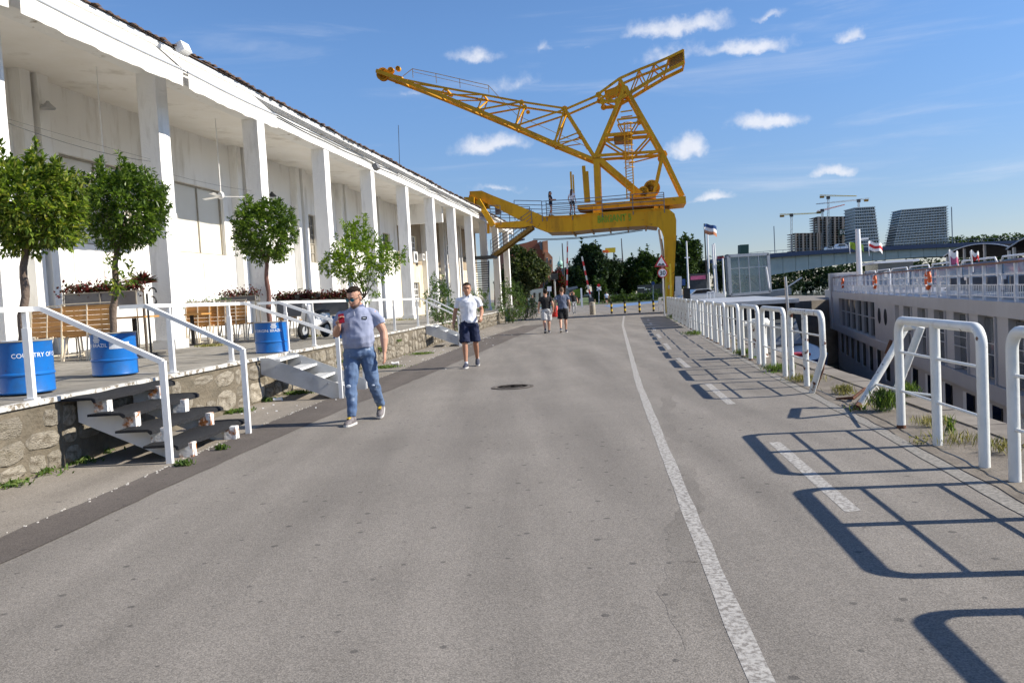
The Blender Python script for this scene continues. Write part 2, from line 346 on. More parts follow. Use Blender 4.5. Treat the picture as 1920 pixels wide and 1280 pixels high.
pm('guard_paint', (.70, .71, .68), (.79, .80, .77), rough=.33, scale=4, spec=.5, dirt=(.52, .50, .45), dscale=5, dlo=.58, dhi=.85, speck=(.13, .055, .03), sscale=8.5, slo=.645, shi=.66, bump=.08, bscale=30)
pm('guard_rusty', (.68, .69, .66), (.78, .79, .76), rough=.5, scale=4, spec=.4, dirt=(.50, .45, .38), dscale=5, dlo=.5, dhi=.8, speck=(.12, .045, .025), sscale=5.5, slo=.575, shi=.595, bump=.2, bscale=30)
pm('rust', (.085, .035, .02), (.15, .06, .032), rough=.85, scale=9, dirt=(.06, .03, .025), dscale=7, bump=.5, bscale=30)
pm('stone', (.27, .24, .19), (.40, .36, .295), rough=.92, scale=2.2, detail=8, dirt=(.15, .125, .09), dscale=3.2, dlo=.44, dhi=.66, speck=(.12, .105, .075), sscale=14, slo=.60, shi=.70, bump=.8, bscale=18, bdist=.04)
pm('stone_b', (.24, .212, .168), (.35, .312, .25), rough=.92, scale=3.0, detail=8, dirt=(.17, .145, .10), dscale=2.6, dlo=.45, dhi=.7, speck=(.62, .58, .5), sscale=12, slo=.64, shi=.72, bump=.8, bscale=18, bdist=.04)
pm('mortar', (.115, .095, .068), (.20, .17, .125), rough=.95, scale=3, dirt=(.11, .095, .07), dscale=2.2, dlo=.42, dhi=.66, bump=.8, bscale=25, bdist=.03)
pm('nosing', (.52, .51, .48), (.62, .61, .58), rough=.85, scale=4, speck=(.20, .17, .13), sscale=9, slo=.50, shi=.57, bump=.5)
pm('carpet', (.022, .023, .026), (.045, .046, .05), rough=1.0, scale=90, bump=.8, bscale=160, spec=.1)
pm('block_paint', (.72, .70, .66), (.80, .78, .75), rough=.8, scale=5, speck=(.36, .13, .035), sscale=8, slo=.50, shi=.60, bump=.4)
pm('grey_steel', (.46, .465, .46), (.55, .555, .55), rough=.5, scale=4, dirt=(.34, .33, .32), dscale=3, bump=.06)
pm('dark_steel', (.035, .038, .042), (.06, .064, .07), rough=.5, scale=6)
pm('drum_blue', (.004, .12, .42), (.007, .15, .50), rough=.38, scale=2.5, spec=.45, dirt=(.03, .075, .17), dscale=2.4, dlo=.52, dhi=.8, speck=(.05, .04, .05), sscale=14, slo=.66, shi=.70, bump=.04)
pm('drum_text', (.78, .80, .82), (.84, .85, .87), rough=.5)
pm('drum_grey', (.48, .52, .58), (.55, .58, .64), rough=.5)
pm('soil', (.10, .075, .045), (.30, .24, .14), rough=1, scale=18, bump=.8)
pm('bark', (.115, .082, .062), (.19, .145, .115), rough=.9, scale=7, stretch=(1, 1, .3), bump=.7, bscale=30)
pm('bark_red', (.15, .075, .06), (.23, .125, .10), rough=.9, scale=7, stretch=(1, 1, .3), bump=.6, bscale=30)
leafmat('leaf_laurel', [(.05, .09, .014), (.10, .165, .024), (.165, .245, .04), (.24, .32, .06), (.40, .40, .09)], .32, .45)
leafmat('leaf_laurel_b', [(.04, .08, .016), (.08, .145, .026), (.135, .215, .04), (.21, .29, .06)], .32, .45)
leafmat('leaf_citrus', [(.08, .15, .02), (.14, .24, .03), (.22, .33, .045), (.32, .40, .06)], .4, .45)
leafmat('leaf_weed', [(.05, .10, .02), (.09, .16, .03), (.14, .21, .05), (.2, .25, .07)], .6, .4)
leafmat('leaf_dry', [(.20, .18, .06), (.30, .27, .11), (.18, .20, .06), (.38, .33, .16)], .8, .3)
leafmat('leaf_shrub', [(.04, .085, .025), (.07, .13, .035), (.12, .19, .06), (.16, .23, .09)], .55, .35)
leafmat('leaf_dark', [(.012, .024, .013), (.02, .040, .018), (.03, .055, .023), (.045, .075, .028)], .65, .2)
leafmat('leaf_mid', [(.02, .042, .014), (.035, .07, .018), (.055, .10, .025), (.085, .13, .035)], .6, .25)
leafmat('leaf_plane', [(.02, .036, .012), (.04, .065, .018), (.07, .10, .03), (.26, .28, .17)], .5, .2)
leafmat('leaf_red', [(.05, .010, .012), (.09, .016, .016), (.17, .02, .02), (.035, .05, .02), (.06, .09, .03)], .5, .3)
pm('wood', (.42, .20, .055), (.55, .29, .09), rough=.5, scale=5, stretch=(.4, .4, 5), dirt=(.3, .13, .035), dscale=3, bump=.1)
pm('cream_metal', (.60, .52, .40), (.68, .60, .47), rough=.4, scale=4)
pm('planter_grey', (.15, .15, .155), (.20, .20, .205), rough=.6, scale=3)
pm('black', (.010, .010, .011), (.018, .018, .019), rough=.5)
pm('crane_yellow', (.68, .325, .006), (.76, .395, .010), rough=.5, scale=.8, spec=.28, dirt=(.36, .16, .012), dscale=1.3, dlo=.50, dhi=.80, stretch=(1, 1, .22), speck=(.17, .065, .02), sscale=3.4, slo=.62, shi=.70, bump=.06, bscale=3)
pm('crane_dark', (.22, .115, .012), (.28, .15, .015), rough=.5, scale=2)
pm('crane_red', (.22, .06, .02), (.3, .09, .03), rough=.7, scale=2)
pm('graffiti', (.20, .33, .012), (.27, .40, .02), rough=.6, scale=6)
pm('rail_steel', (.14, .14, .15), (.19, .19, .20), rough=.4, metal=.5, scale=5)
pm('galv', (.42, .43, .44), (.50, .51, .52), rough=.4, metal=.35, scale=5)
pm('sign_white', (.78, .78, .78), (.82, .82, .82), rough=.4)
pm('sign_red', (.50, .02, .02), (.55, .03, .03), rough=.4)
pm('sign_black', (.012, .012, .012), (.018, .018, .018), rough=.4)
pm('sign_yellow', (.62, .42, .02), (.66, .46, .03), rough=.4)
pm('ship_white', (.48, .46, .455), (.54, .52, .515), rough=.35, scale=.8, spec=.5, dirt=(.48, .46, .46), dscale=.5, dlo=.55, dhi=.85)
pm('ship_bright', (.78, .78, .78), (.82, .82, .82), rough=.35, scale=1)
pm('ship_blue', (.012, .05, .17), (.016, .06, .2), rough=.35)
pm('handrail_wood', (.16, .055, .035), (.22, .08, .05), rough=.4)
pm('canopy_black', (.010, .010, .011), (.016, .016, .017), rough=1.0, spec=.02)
pm('ring_orange', (.72, .12, .02), (.78, .15, .03), rough=.45)
pm('pav_steel', (.12, .15, .18), (.16, .19, .22), rough=.45, scale=2)
pm('bridge_conc', (.54, .54, .47), (.62, .61, .53), rough=.8, scale=.3, dirt=(.33, .35, .34), dscale=.12)
pm('bridge_blue', (.022, .045, .10), (.03, .055, .12), rough=.6)
pm('brick_red', (.27, .085, .05), (.34, .12, .07), rough=.85, scale=.5)
pm('brick_orange', (.50, .20, .10), (.58, .26, .14), rough=.85, scale=.4)
pm('roof_dark', (.10, .045, .035), (.14, .065, .05), rough=.8, scale=.6)
pm('stucco', (.55, .52, .47), (.62, .59, .54), rough=.85, scale=.4)
pm('tower_slab', (.52, .56, .57), (.58, .62, .63), rough=.7, scale=.05)
pm('tower_glass', (.07, .105, .13), (.11, .15, .175), rough=.2, scale=.08, spec=.6)
pm('concrete_raw', (.34, .29, .24), (.42, .36, .30), rough=.85, scale=.06)
pm('bw_green', (.012, .055, .045), (.016, .065, .055), rough=.6)
pm('far_green', (.035, .055, .038), (.06, .085, .055), rough=1.0, scale=.05, spec=.0)
pm('grass', (.05, .085, .022), (.10, .14, .04), rough=.95, scale=.7, dirt=(.15, .14, .07), dscale=.4)
pm('litter', (.75, .75, .74), (.82, .82, .82), rough=.7)
pm('cast_iron', (.05, .047, .044), (.085, .08, .075), rough=.7, scale=20, bump=.3)
pm('red_plastic', (.55, .03, .02), (.6, .04, .03), rough=.5)
pm('car_silver', (.62, .64, .66), (.66, .68, .70), rough=.2, metal=.3, coat=.5)
pm('rubber', (.015, .015, .015), (.025, .025, .025), rough=.8)
pm('pink', (.55, .10, .22), (.62, .16, .28), rough=.5)
pm('copper_green', (.30, .50, .42), (.36, .56, .48), rough=.7)
glassmat('glass_dark', (.012, .013, .015), .08); glassmat('glass_sky_tint', (.14, .24, .38), .1); glassmat('glass_grey', (.09, .10, .11), .12)  # wind screen glass has the reflected sky painted into its blue base
glassmat('glass_clear', (.25, .34, .33), .03, alpha=.32)
pm('blind', (.66, .63, .55), (.72, .69, .61), rough=.35, scale=.6, spec=.5)
pm('window_dirty', (.10, .095, .085), (.17, .165, .15), rough=.25, scale=2, spec=.5)
pm('frame_grey', (.30, .27, .22), (.38, .35, .29), rough=.7, scale=5)

for nm_ in ('stone', 'stone_b', 'terrace_slab', 'wood'):
    t = MATS[nm_].node_tree; bs = t.nodes['Principled BSDF']; lk = bs.inputs['Base Color'].links[0].from_socket
    oi = N(t, 'ShaderNodeObjectInfo'); mr = N(t, 'ShaderNodeMapRange', n3=.76, n4=1.18); L(t, oi.outputs['Random'], mr.inputs[0])
    sc_ = N(t, 'ShaderNodeVectorMath', operation='SCALE'); L(t, lk, sc_.inputs[0]); L(t, mr.outputs[0], sc_.inputs['Scale']); L(t, sc_.outputs[0], bs.inputs['Base Color'])
# ------------------------------------------------------------------ ground, quay, river
FENCE = [(-2, 2.62), (3.5, 3.25), (5.84, 3.53), (8.16, 3.82), (12.8, 4.32), (17.9, 4.93), (26, 6.0), (36, 7.4), (48, 9.1), (60, 10.9)]
LINE = [(-3, .55), (3.05, .87), (3.93, .96), (5.5, 1.13), (7.81, 1.39), (13.38, 2.02), (22.74, 3.2), (37.64, 5.08), (52.9, 7.25)]
DASH = [(-2, 1.35), (5.09, 2.13), (7.71, 2.43), (10.53, 2.76), (12.85, 3.02), (15.63, 3.33), (18.56, 3.66), (28, 4.95), (55, 8.9)]
EDGE = [(-3, 2.05), (5.38, 3.2), (8.22, 3.62), (13.4, 4.27), (19.42, 5.05), (28.1, 6.25), (48, 9.0)]
STRIP_O = [(-4, -3.95), (5.14, -3.3), (7.12, -3.12), (11.27, -2.68), (17.0, -1.85), (30.85, 0.0), (45, 1.9)]
STRIP_I = [(-4, -4.35), (5.79, -3.72), (7.04, -3.6), (10.83, -3.38), (17.07, -2.78), (32.26, -1.1), (45, .7)]
def quay(y): return interp(FENCE, y) + .95
def wallx(y): return -5.55 + .095 * y
qy = [-40, -10, 0, 5, 10, 15, 20, 25, 30, 35, 40, 45, 50, 55, 62]
QE = [(quay(y), y) for y in qy] + [(33, 70), (34, 120), (44, 190), (90, 420), (150, 700), (300, 3000)]
g = MB(); g.poly([(x, y, 0) for x, y in QE] + [(-2500, 3000, 0), (-2500, -40, 0)])
struct('ground', g, 'asphalt')
g = MB()
for (x0, y0), (x1, y1) in zip(QE, QE[1:]): g.poly([(x0, y0, 0), (x0, y0, -7), (x1, y1, -7), (x1, y1, 0)])
struct('quay_wall', g, 'quay_stone')
g = MB(); g.poly([(-20, -200, -5.2), (4000, -200, -5.2), (4000, 6000, -5.2), (-20, 6000, -5.2)])
struct('river_water', g, 'water')
g = MB(); g.poly([(500, 900, -4), (4000, -300, -4), (4000, 4000, 6), (500, 4000, 6)]); struct('far_bank', g, 'far_green')
def ribbon(tabA, tabB, ys, z, jag=0.0):
    mb = MB(); pa = [(interp(tabA, y) + random.uniform(-jag, jag), y, z) for y in ys]; pb = [(interp(tabB, y) + random.uniform(-jag, jag), y, z) for y in ys]
    for i in range(len(ys) - 1): mb.poly([pa[i], pb[i], pb[i + 1], pa[i + 1]])
    return mb
ysn = [-2 + .35 * i for i in range(0, 134)]
WT = [(-5, wallx(-5)), (60, wallx(60))]
struct('footway', ribbon(WT, STRIP_I, ysn, .004, .0), 'asphalt_walk')
struct('trench_patch', ribbon(STRIP_I, STRIP_O, ysn, .0065, .022), 'asphalt_dark')
EDG2 = [(y, x + .06) for y, x in EDGE]
QT = [(y, quay(y) - .005) for y in [-3, 5, 10, 20, 30, 40, 48, 60]]
struct('quay_apron', ribbon(EDG2, QT, ysn, .005, .02), 'apron')
gr = MB()
for i in range(170):
    y = random.uniform(5.2, 34) if i % 3 else random.choice((6.2, 8.0, 9.6, 12.1)) + random.gauss(0, .5); x = interp(STRIP_I, y) + random.gauss(0, .02); q = random.uniform(.002, .006) * (1 + y / 30); gr.obox((x, y, .009), (q, q * .4, 0), (-q * .4, q * 1.4, 0), (0, 0, .004))
o = gr.build('pale_grit', 'stucco'); o['kind'] = 'stuff'
# granite coping along the quay edge
cop = bpy.data.objects.new('quay_coping', None); COL.objects.link(cop); cop['kind'] = 'structure'
for i in range(48):
    y0, y1 = -1 + i * 1.0, -1 + i * 1.0 + .985
    m = MB(); x0, x1 = quay(y0), quay(y1); h = .022 + random.uniform(-.006, .006)
    m.prism([(x0 - .32, y0, 0.0), (x0 + .03, y0, 0.0), (x1 + .03, y1, 0.0), (x1 - .32, y1, 0.0)], (0, 0, h))
    m.build('coping_stone', 'quay_stone', cop)
def stroke(tab, w, ys, z, mat, name, jag=.004):
    A = [(y, x - w / 2) for y, x in tab]; B = [(y, x + w / 2) for y, x in tab]
    return struct(name, ribbon(A, B, ys, z, jag), mat)
stroke(LINE, .102, [-2 + .4 * i for i in range(138)], .0016, 'line_paint', 'lane_line', .006)
lay = bpy.data.objects.new('cycle_lane_dashes', None); COL.objects.link(lay); lay['kind'] = 'structure'
y = .1; k = 0
while y < 46:
    A = [(yy, x - .055) for yy, x in DASH]; B = [(yy, x + .055) for yy, x in DASH]
    y1 = y + 2.5 if y < 10 else y + 2.4
    ribbon(A, B, [y + (y1 - y) * i / 6 for i in range(7)], .0016, .004).build('painted_dash', 'line_paint', lay)
    y += 5.2
stroke([(y, x - .02) for y, x in EDGE], .12, [-2 + .4 * i for i in range(126)], .0045, 'line_faint', 'edge_line', .012)
# tar seam wandering beside the lane line
g = MB(); px = [(1285, 1215), (1270, 1130), (1268, 1050), (1290, 960), (1296, 900), (1275, 855), (1258, 810), (1252, 760), (1254, 715), (1236, 700), (1205, 684), (1180, 672), (1168, 655)]
pts = [G(*p, .007) for p in px]; prev = None
rm = MB()
for a, b in zip(pts, pts[1:]):
    n = 8
    for i in range(n):
        p, q = a.lerp(b, i / n), a.lerp(b, (i + 1) / n); d = (q - p).normalized(); sdv = Vector((d.y, -d.x, 0))
        tp_ = lambda y_: max(.02, min(1, (y_ - pts[0].y) / .8, (pts[-1].y - y_) / 4)); hw = lambda y_, s_: (.075 + .035 * math.sin(y_ * 5 + s_) + .02 * math.sin(y_ * 17 + 2 * s_)) * tp_(y_)
        rm.poly([p - sdv * hw(p.y, 1) - Vector((0, 0, .0061)), p + sdv * hw(p.y, 4) - Vector((0, 0, .0061)), q + sdv * hw(q.y, 4) - Vector((0, 0, .0061)), q - sdv * hw(q.y, 1) - Vector((0, 0, .0061))])
        for off in (.03, -.035):
            if random.random() < .45: continue
            wob = lambda y_: off + .012 * math.sin(y_ * 7 + off * 400) + .008 * math.sin(y_ * 29 + off * 90); o = sdv * wob(p.y); o2 = sdv * wob(q.y); wd = .004
            g.poly([p + o - sdv * wd / 2, p + o + sdv * wd / 2, q + o2 + sdv * wd / 2, q + o2 - sdv * wd / 2])
struct('worn_track', rm, 'asphalt_mark')
# joint crack between road and apron
g = MB(); yy = [1 + .12 * i for i in range(280)]
ed = [Vector((interp(EDGE, y) + .17 + .015 * math.sin(y * 3.1) + random.uniform(-.012, .012), y, .0075)) for y in yy]
for a, b in zip(ed, ed[1:]): g.poly([a, a + Vector((.016, 0, 0)), b + Vector((.016, 0, 0)), b])
struct('apron_crack', g, 'sign_black')
# blue bus lane on the junction beyond the bollards
g = MB(); g.poly([G(1132, 573, .006), G(1150, 576.5, .006), G(1240, 566, .006), G(1240, 562, .006)])
g.poly([G(1000, 574, .006), G(1000, 579, .006), G(1132, 566, .006), G(1132, 563, .006)])
struct('blue_lane', g, 'blue_paint')
g = MB(); g.poly([(-40, 128, .02), (10, 118, .02), (26, 122, .02), (36, 130, .02), (36, 400, .02), (-60, 400, .02)]); struct('lawn', g, 'grass')

# ------------------------------------------------------------------ terrace
g = MB(); Y0, Y1 = -6, 58
g.prism([(wallx(Y0), Y0, -.02), (wallx(Y1), Y1, -.02), (wallx(Y1) - 9, Y1, -.02), (wallx(Y0) - 9, Y0, -.02)], (0, 0, .745))
ter = struct('terrace', g, 'terrace_body')
def tz(off): return .745 + .052 * min(1, -off / 3.6)
y = 3.0
while y < 56:
    ln = random.uniform(1.5, 1.9) if y < 30 else 3.2
    for a, b in ((-.056, -1.35), (-1.362, -2.55), (-2.562, -3.9), (-3.912, -5.4), (-5.412, -7.4)):
        ys, ye = y + .006, y + ln - .006; dz = random.uniform(-.004, .004)
        top = [(wallx(ys) + a, ys, tz(a) + dz), (wallx(ye) + a, ye, tz(a) + dz), (wallx(ye) + b, ye, tz(b) + dz), (wallx(ys) + b, ys, tz(b) + dz)]
        MB().prism([(p[0], p[1], p[2] - .04) for p in top], (0, 0, .04)).build('paving_slab', 'terrace_slab', ter)
    y += ln

# ------------------------------------------------------------------ rubble retaining wall
rw = thing('stone_wall', (wallx(10), 10, 0), 'rubble stone retaining wall with white painted edge along the terrace', 'wall')
g = MB(); Y0, Y1 = 2, 57.5
g.prism([(wallx(Y0) + .012, Y0, 0.001), (wallx(Y1) + .012, Y1, .001), (wallx(Y1) - .1, Y1, .001), (wallx(Y0) - .1, Y0, .001)], (0, 0, .70))
g.build('mortar_bed', 'mortar', rw)
y = 2.0
while y < 57:
    ln = random.uniform(.9, 2.2); e = min(y + ln, 57.5); j = random.uniform(-.006, .006)
    MB().prism([(wallx(y) + .045 + j, y, .703 + j), (wallx(e) + .045 + j, e, .703 + j), (wallx(e) - .05, e, .703 + j), (wallx(y) - .05, y, .703 + j)], (0, 0, .05)).build('edge_nosing', 'nosing', rw)
    y = e + .006
def stone_mesh(k):
    "unit rubble stone, x depth, y length, z height, broken irregular face"
    rn = random.Random(k); n = 12; out = []; mid = []; fr = []; pw = rn.uniform(3.0, 5.0)
    cut = [rn.uniform(.86, 1.04) for _ in range(n)]
    for i in range(n):
        a = 2 * math.pi * (i + .5 + rn.uniform(-.25, .25)) / n; c, s_ = math.cos(a), math.sin(a); q = .5 / (abs(c) ** pw + abs(s_) ** pw) ** (1 / pw) * cut[i]
        q2 = q * rn.uniform(.80, .92); out.append((-.5, c * q, s_ * q)); mid.append((.22 + rn.uniform(-.15, .1), c * q * .98, s_ * q * .98)); fr.append((.42 + rn.uniform(-.18, .12), c * q2, s_ * q2))
    m = MB(); vs = out + mid + fr + [(.5 + rn.uniform(-.1, .1), rn.uniform(-.12, .12), rn.uniform(-.12, .12))]; fs = []
    for i in range(n):
        j = (i + 1) % n; fs += [(i, j, n + j, n + i), (n + i, n + j, 2 * n + j, 2 * n + i), (2 * n + i, 2 * n + j, 3 * n)]
    m.add(vs, fs); return m.mesh('stone', 'stone' if k % 3 else 'stone_b', smooth=35)
SM = [stone_mesh(k) for k in range(14)]
ang = -math.atan(.095); nst = 0; far = MB(); cells = []
y = 2.2
while y < 57:
    wd = random.uniform(.34, .72); nr = random.choice((2, 3, 3, 3)); hs = [random.uniform(.7, 1.4) for _ in range(nr)]; tot_ = sum(hs); z = .01
    for h_ in hs:
        h_ = h_ / tot_ * .645; x0 = y
        for w_ in ([wd] if (random.random() < .45 or h_ > .3) else (lambda f: [wd * f, wd * (1 - f)])(random.uniform(.35, .65))):
            cells.append((x0, w_, z, h_)); x0 += w_
        z += h_
    y += wd
for (y, wd, z, hh) in cells:
    if random.random() < .08: continue
    c = Vector((wallx(y + wd / 2) + .004, y + wd / 2 + random.uniform(-.01, .01), z + hh / 2 + random.uniform(-.008, .008)))
    me = random.choice(SM); sx = random.uniform(.035, .07)
    if y < 25 and nst < 300:
        o = link('stone', me, rw); o.location = c - worg(rw)
        o.scale = (sx, (wd - .02) * 1.0, hh - .018); o.rotation_euler = (random.uniform(-.07, .07), random.uniform(-.05, .05), ang); nst += 1
    else:
        far.add([(c.x + v.co.x * sx, c.y + v.co.y * (wd - .015), c.z + v.co.z * (hh - .014)) for v in me.vertices], [tuple(p.vertices) for p in me.polygons], 0)
o = far.build('distant_stones', 'stone', rw, 60); o['kind'] = 'stuff'
# ------------------------------------------------------------------ warehouse
BO = Vector((-7.5, 18.4, 0)); BU = Vector((.155, .988, 0)).normalized(); BN = Vector((BU.y, -BU.x, 0)); BAY = 4.92
def B(s, d, z): return BO + BU * s + BN * d + Vector((0, 0, z))
def bbox(mb, s0, s1, d0, d1, z0, z1, mi=0):
    return mb.obox(B((s0 + s1) / 2, (d0 + d1) / 2, (z0 + z1) / 2), BU * (s1 - s0) / 2, BN * (d1 - d0) / 2, Vector((0, 0, (z1 - z0) / 2)), mi)
def BP(px, py, d): return onplane(px, py, B(0, d, 0), BN)
bld = thing('warehouse', B(9, -2, .8), 'long white dockside warehouse with square columns under a deep eave', 'building')
DW = -3.2
holes = [(-3.95, -1.1, 3.42, 5.55, 'big'), (.98, 3.85, 3.42, 5.55, 'big'), (5.95, 8.8, 3.42, 5.55, 'big'), (15.66, 16.75, 3.44, 5.47, 'steel'),
         (20.7, 22.1, 4.37, 5.44, 'dark'), (25.5, 27.4, 4.5, 5.42, 'dark'), (31.1, 32.9, 4.2, 5.63, 'white'), (30.8, 33.0, 1.25, 2.8, 'white'),
         (36.2, 37.6, 4.2, 5.6, 'white'), (36.0, 37.8, 1.25, 2.8, 'white'), (41.2, 42.8, 4.2, 5.6, 'white'), (41.0, 43.0, 1.2, 2.9, 'white')]
def wall(name, s0, s1, z0, z1, mats, split=None):
    hs = [h for h in holes if h[0] >= s0 and h[1] <= s1]
    ss = sorted({s0, s1, *[h[0] for h in hs], *[h[1] for h in hs]}); zs = sorted({z0, z1, *[h[2] for h in hs], *[h[3] for h in hs], *([split] if split else [])})
    m = MB()
    for a, b in zip(ss, ss[1:]):
        for c, e in zip(zs, zs[1:]):
            if any(h[0] <= a and b <= h[1] and h[2] <= c and e <= h[3] for h in hs): continue
            m.poly([B(a, DW, c), B(a, DW, e), B(b, DW, e), B(b, DW, c)], 1 if split and c >= split else 0)
    for h in hs:
        a, b, c, e = h[:4]; q = DW - .3
        m.poly([B(a, DW, c), B(a, q, c), B(a, q, e), B(a, DW, e)]); m.poly([B(b, DW, c), B(b, DW, e), B(b, q, e), B(b, q, c)])
        m.poly([B(a, DW, c), B(b, DW, c), B(b, q, c), B(a, q, c)]); m.poly([B(a, DW, e), B(a, q, e), B(b, q, e), B(b, DW, e)])
    m.build(name, mats, bld)
wall('back_wall', -16, 28.8, .7, 7.25, 'white_wall')
wall('back_wall', 28.8, 52, .7, 7.25, ['cream_wall', 'cream_wall_shaded'], 3.9)  # above the split the eave shade is painted in as darker cream
g = MB(); bbox(g, 28.7, 28.95, DW, -.5, 6.0, 7.2); g.build('cross_wall', 'white_wall', bld)
g = MB(); bbox(g, -16.2, 52, -12, DW - .5, .7, 7.0); g.build('inner_block', 'terrace_body', bld)
for (s0, s1, z0, z1, kind) in holes:
    q = DW - .16
    fm = {'big': 'frame_grey', 'steel': 'frame_grey', 'dark': 'frame_grey', 'white': 'sign_white'}[kind]
    nx, nz_ = {'big': (2, 1), 'steel': (3, 5), 'dark': (3, 2), 'white': (4, 4)}[kind]
    f = MB(); t = .05
    bbox(f, s0, s0 + t, q, q + .06, z0, z1); bbox(f, s1 - t, s1, q, q + .06, z0, z1); bbox(f, s0 + t, s1 - t, q, q + .06, z0, z0 + t); bbox(f, s0 + t, s1 - t, q, q + .06, z1 - t, z1)
    win = f.build('window', fm, bld)
    for i in range(nx):
        for j in range(nz_):
            a, b = lerp(s0 + t, s1 - t, i / nx), lerp(s0 + t, s1 - t, (i + 1) / nx); c, e = lerp(z0 + t, z1 - t, j / nz_), lerp(z0 + t, z1 - t, (j + 1) / nz_)
            pmn = {'big': 'blind', 'steel': 'window_dirty' if j > 1 else 'frame_grey', 'dark': 'glass_dark', 'white': 'window_dirty'}[kind]
            p = MB(); bbox(p, a, b, q - .02, q + .01 + random.uniform(-.004, .004), c, e); p.build('pane', pmn, win)
    mb_ = MB(); tb = .018 if kind != 'white' else .028
    for i in range(1, nx): bbox(mb_, lerp(s0 + t, s1 - t, i / nx) - tb, lerp(s0 + t, s1 - t, i / nx) + tb, q + .012, q + .05, z0 + t, z1 - t)
    for j in range(1, nz_): bbox(mb_, s0 + t, s1 - t, q + .014, q + .045, lerp(z0 + t, z1 - t, j / nz_) - tb, lerp(z0 + t, z1 - t, j / nz_) + tb)
    if mb_.v: mb_.build('glazing_bar', fm, win)
# columns with plinths, one mesh each
for k in range(-3, 11):
    s = k * BAY; m = MB()
    rings = []
    n = 10
    for i in range(n + 1):
        z = lerp(.78, 6.88, i / n); j = [random.uniform(-.006, .006) for _ in range(4)]
        rings.append([B(s + j[0], j[1], z), B(s + .45 + j[2], j[1], z), B(s + .45 + j[2], -.45 + j[3], z), B(s + j[0], -.45 + j[3], z)])
    vs = [p for r_ in rings for p in r_]; fs = []
    for i in range(n):
        for q in range(4): fs.append((i * 4 + q, i * 4 + (q + 1) % 4, i * 4 + 4 + (q + 1) % 4, i * 4 + 4 + q)[::-1])
    m.add(vs, fs); c = m.build('column', 'column_paint', bld)
    p = MB(); bbox(p, s - .05, s + .5, -.5, .05, .76, 1.0); p.build('plinth', 'fascia_paint', c)
    if k > -3:
        p = MB(); bbox(p, s - .45, s - .12, DW + .002, DW + .28, .75, 7.16); p.build('pilaster', 'white_wall', bld)
        p = MB(); bbox(p, s + .02, s + .38, DW + .002, DW + .34, .75, 7.16); p.build('pilaster', 'white_wall', bld)
# shallow wall panels between pilasters (lower boarding)
for k in range(-3, 5):
    for a, b in ((1.2, 2.25), (2.32, 3.4), (3.47, 4.3)):
        p = MB(); bbox(p, k * BAY + a, k * BAY + b, DW + .002, DW + .035, .82, 3.15); p.build('wall_panel', 'white_wall', bld)
# ceiling, beam, cornice, gutter, roof
m = MB(); m.prism([B(-16, .02, 7.02), B(52, .02, 7.02), B(52, DW - .3, 7.16), B(-16, DW - .3, 7.16)], (0, 0, .14)); m.build('ceiling', 'ceiling_paint', bld)
s = -16.0
while s < 52:
    e = min(s + BAY, 52); j = random.uniform(-.008, .008); m = MB()
    n = 12; top = []; bot = []
    for i in range(n + 1):
        ss = lerp(s, e - .006, i / n); bot.append((ss, 6.87 + random.uniform(-.012, .010)))
    vs = []; fs = []
    for ss, zb in bot: vs += [B(ss, .035 + j, zb), B(ss, .035 + j, 7.27), B(ss, -.42, 7.27), B(ss, -.42, zb)]
    for i in range(n):
        for q in range(4): fs.append((i * 4 + q, i * 4 + (q + 1) % 4, i * 4 + 4 + (q + 1) % 4, i * 4 + 4 + q))
    m.add(vs, fs); m.build('eave_beam', 'fascia_paint', bld); s = e
m = MB(); m.prism([B(-16, .03, 7.275), B(-16, .10, 7.29), B(-16, .20, 7.36), B(-16, .22, 7.49), B(-16, .03, 7.50)], BU * 68); m.build('cornice', 'fascia_paint', bld)

m = MB(); m.prism([B(-16, .26, 7.505), B(-16, .26, 7.53), B(-16, -10, 9.3), B(-16, -10, 9.2)], BU * 68); rf = m.build('roof', 'roof_tile', bld)
t = MB(); s = -16.0
while s < 52:
    w_ = random.uniform(.20, .30); zj = .018 * math.sin(s * .9) + .02 * math.sin(s * .37 + 1) + random.uniform(-.012, .014); dj = random.uniform(-.05, .04)
    a = [B(s, .30 + dj, 7.52 + zj), B(s + w_ * .5, .30 + dj, 7.545 + zj + random.uniform(0, .02)), B(s + w_, .30 + dj, 7.52 + zj), B(s + w_ * .5, .30 + dj, 7.505 + zj)]
    t.prism(a, -BN * .7 + Vector((0, 0, .12))); s += w_ + .004
o = t.build('eave_tiles', 'roof_tile', rf, 40); o['kind'] = 'stuff'
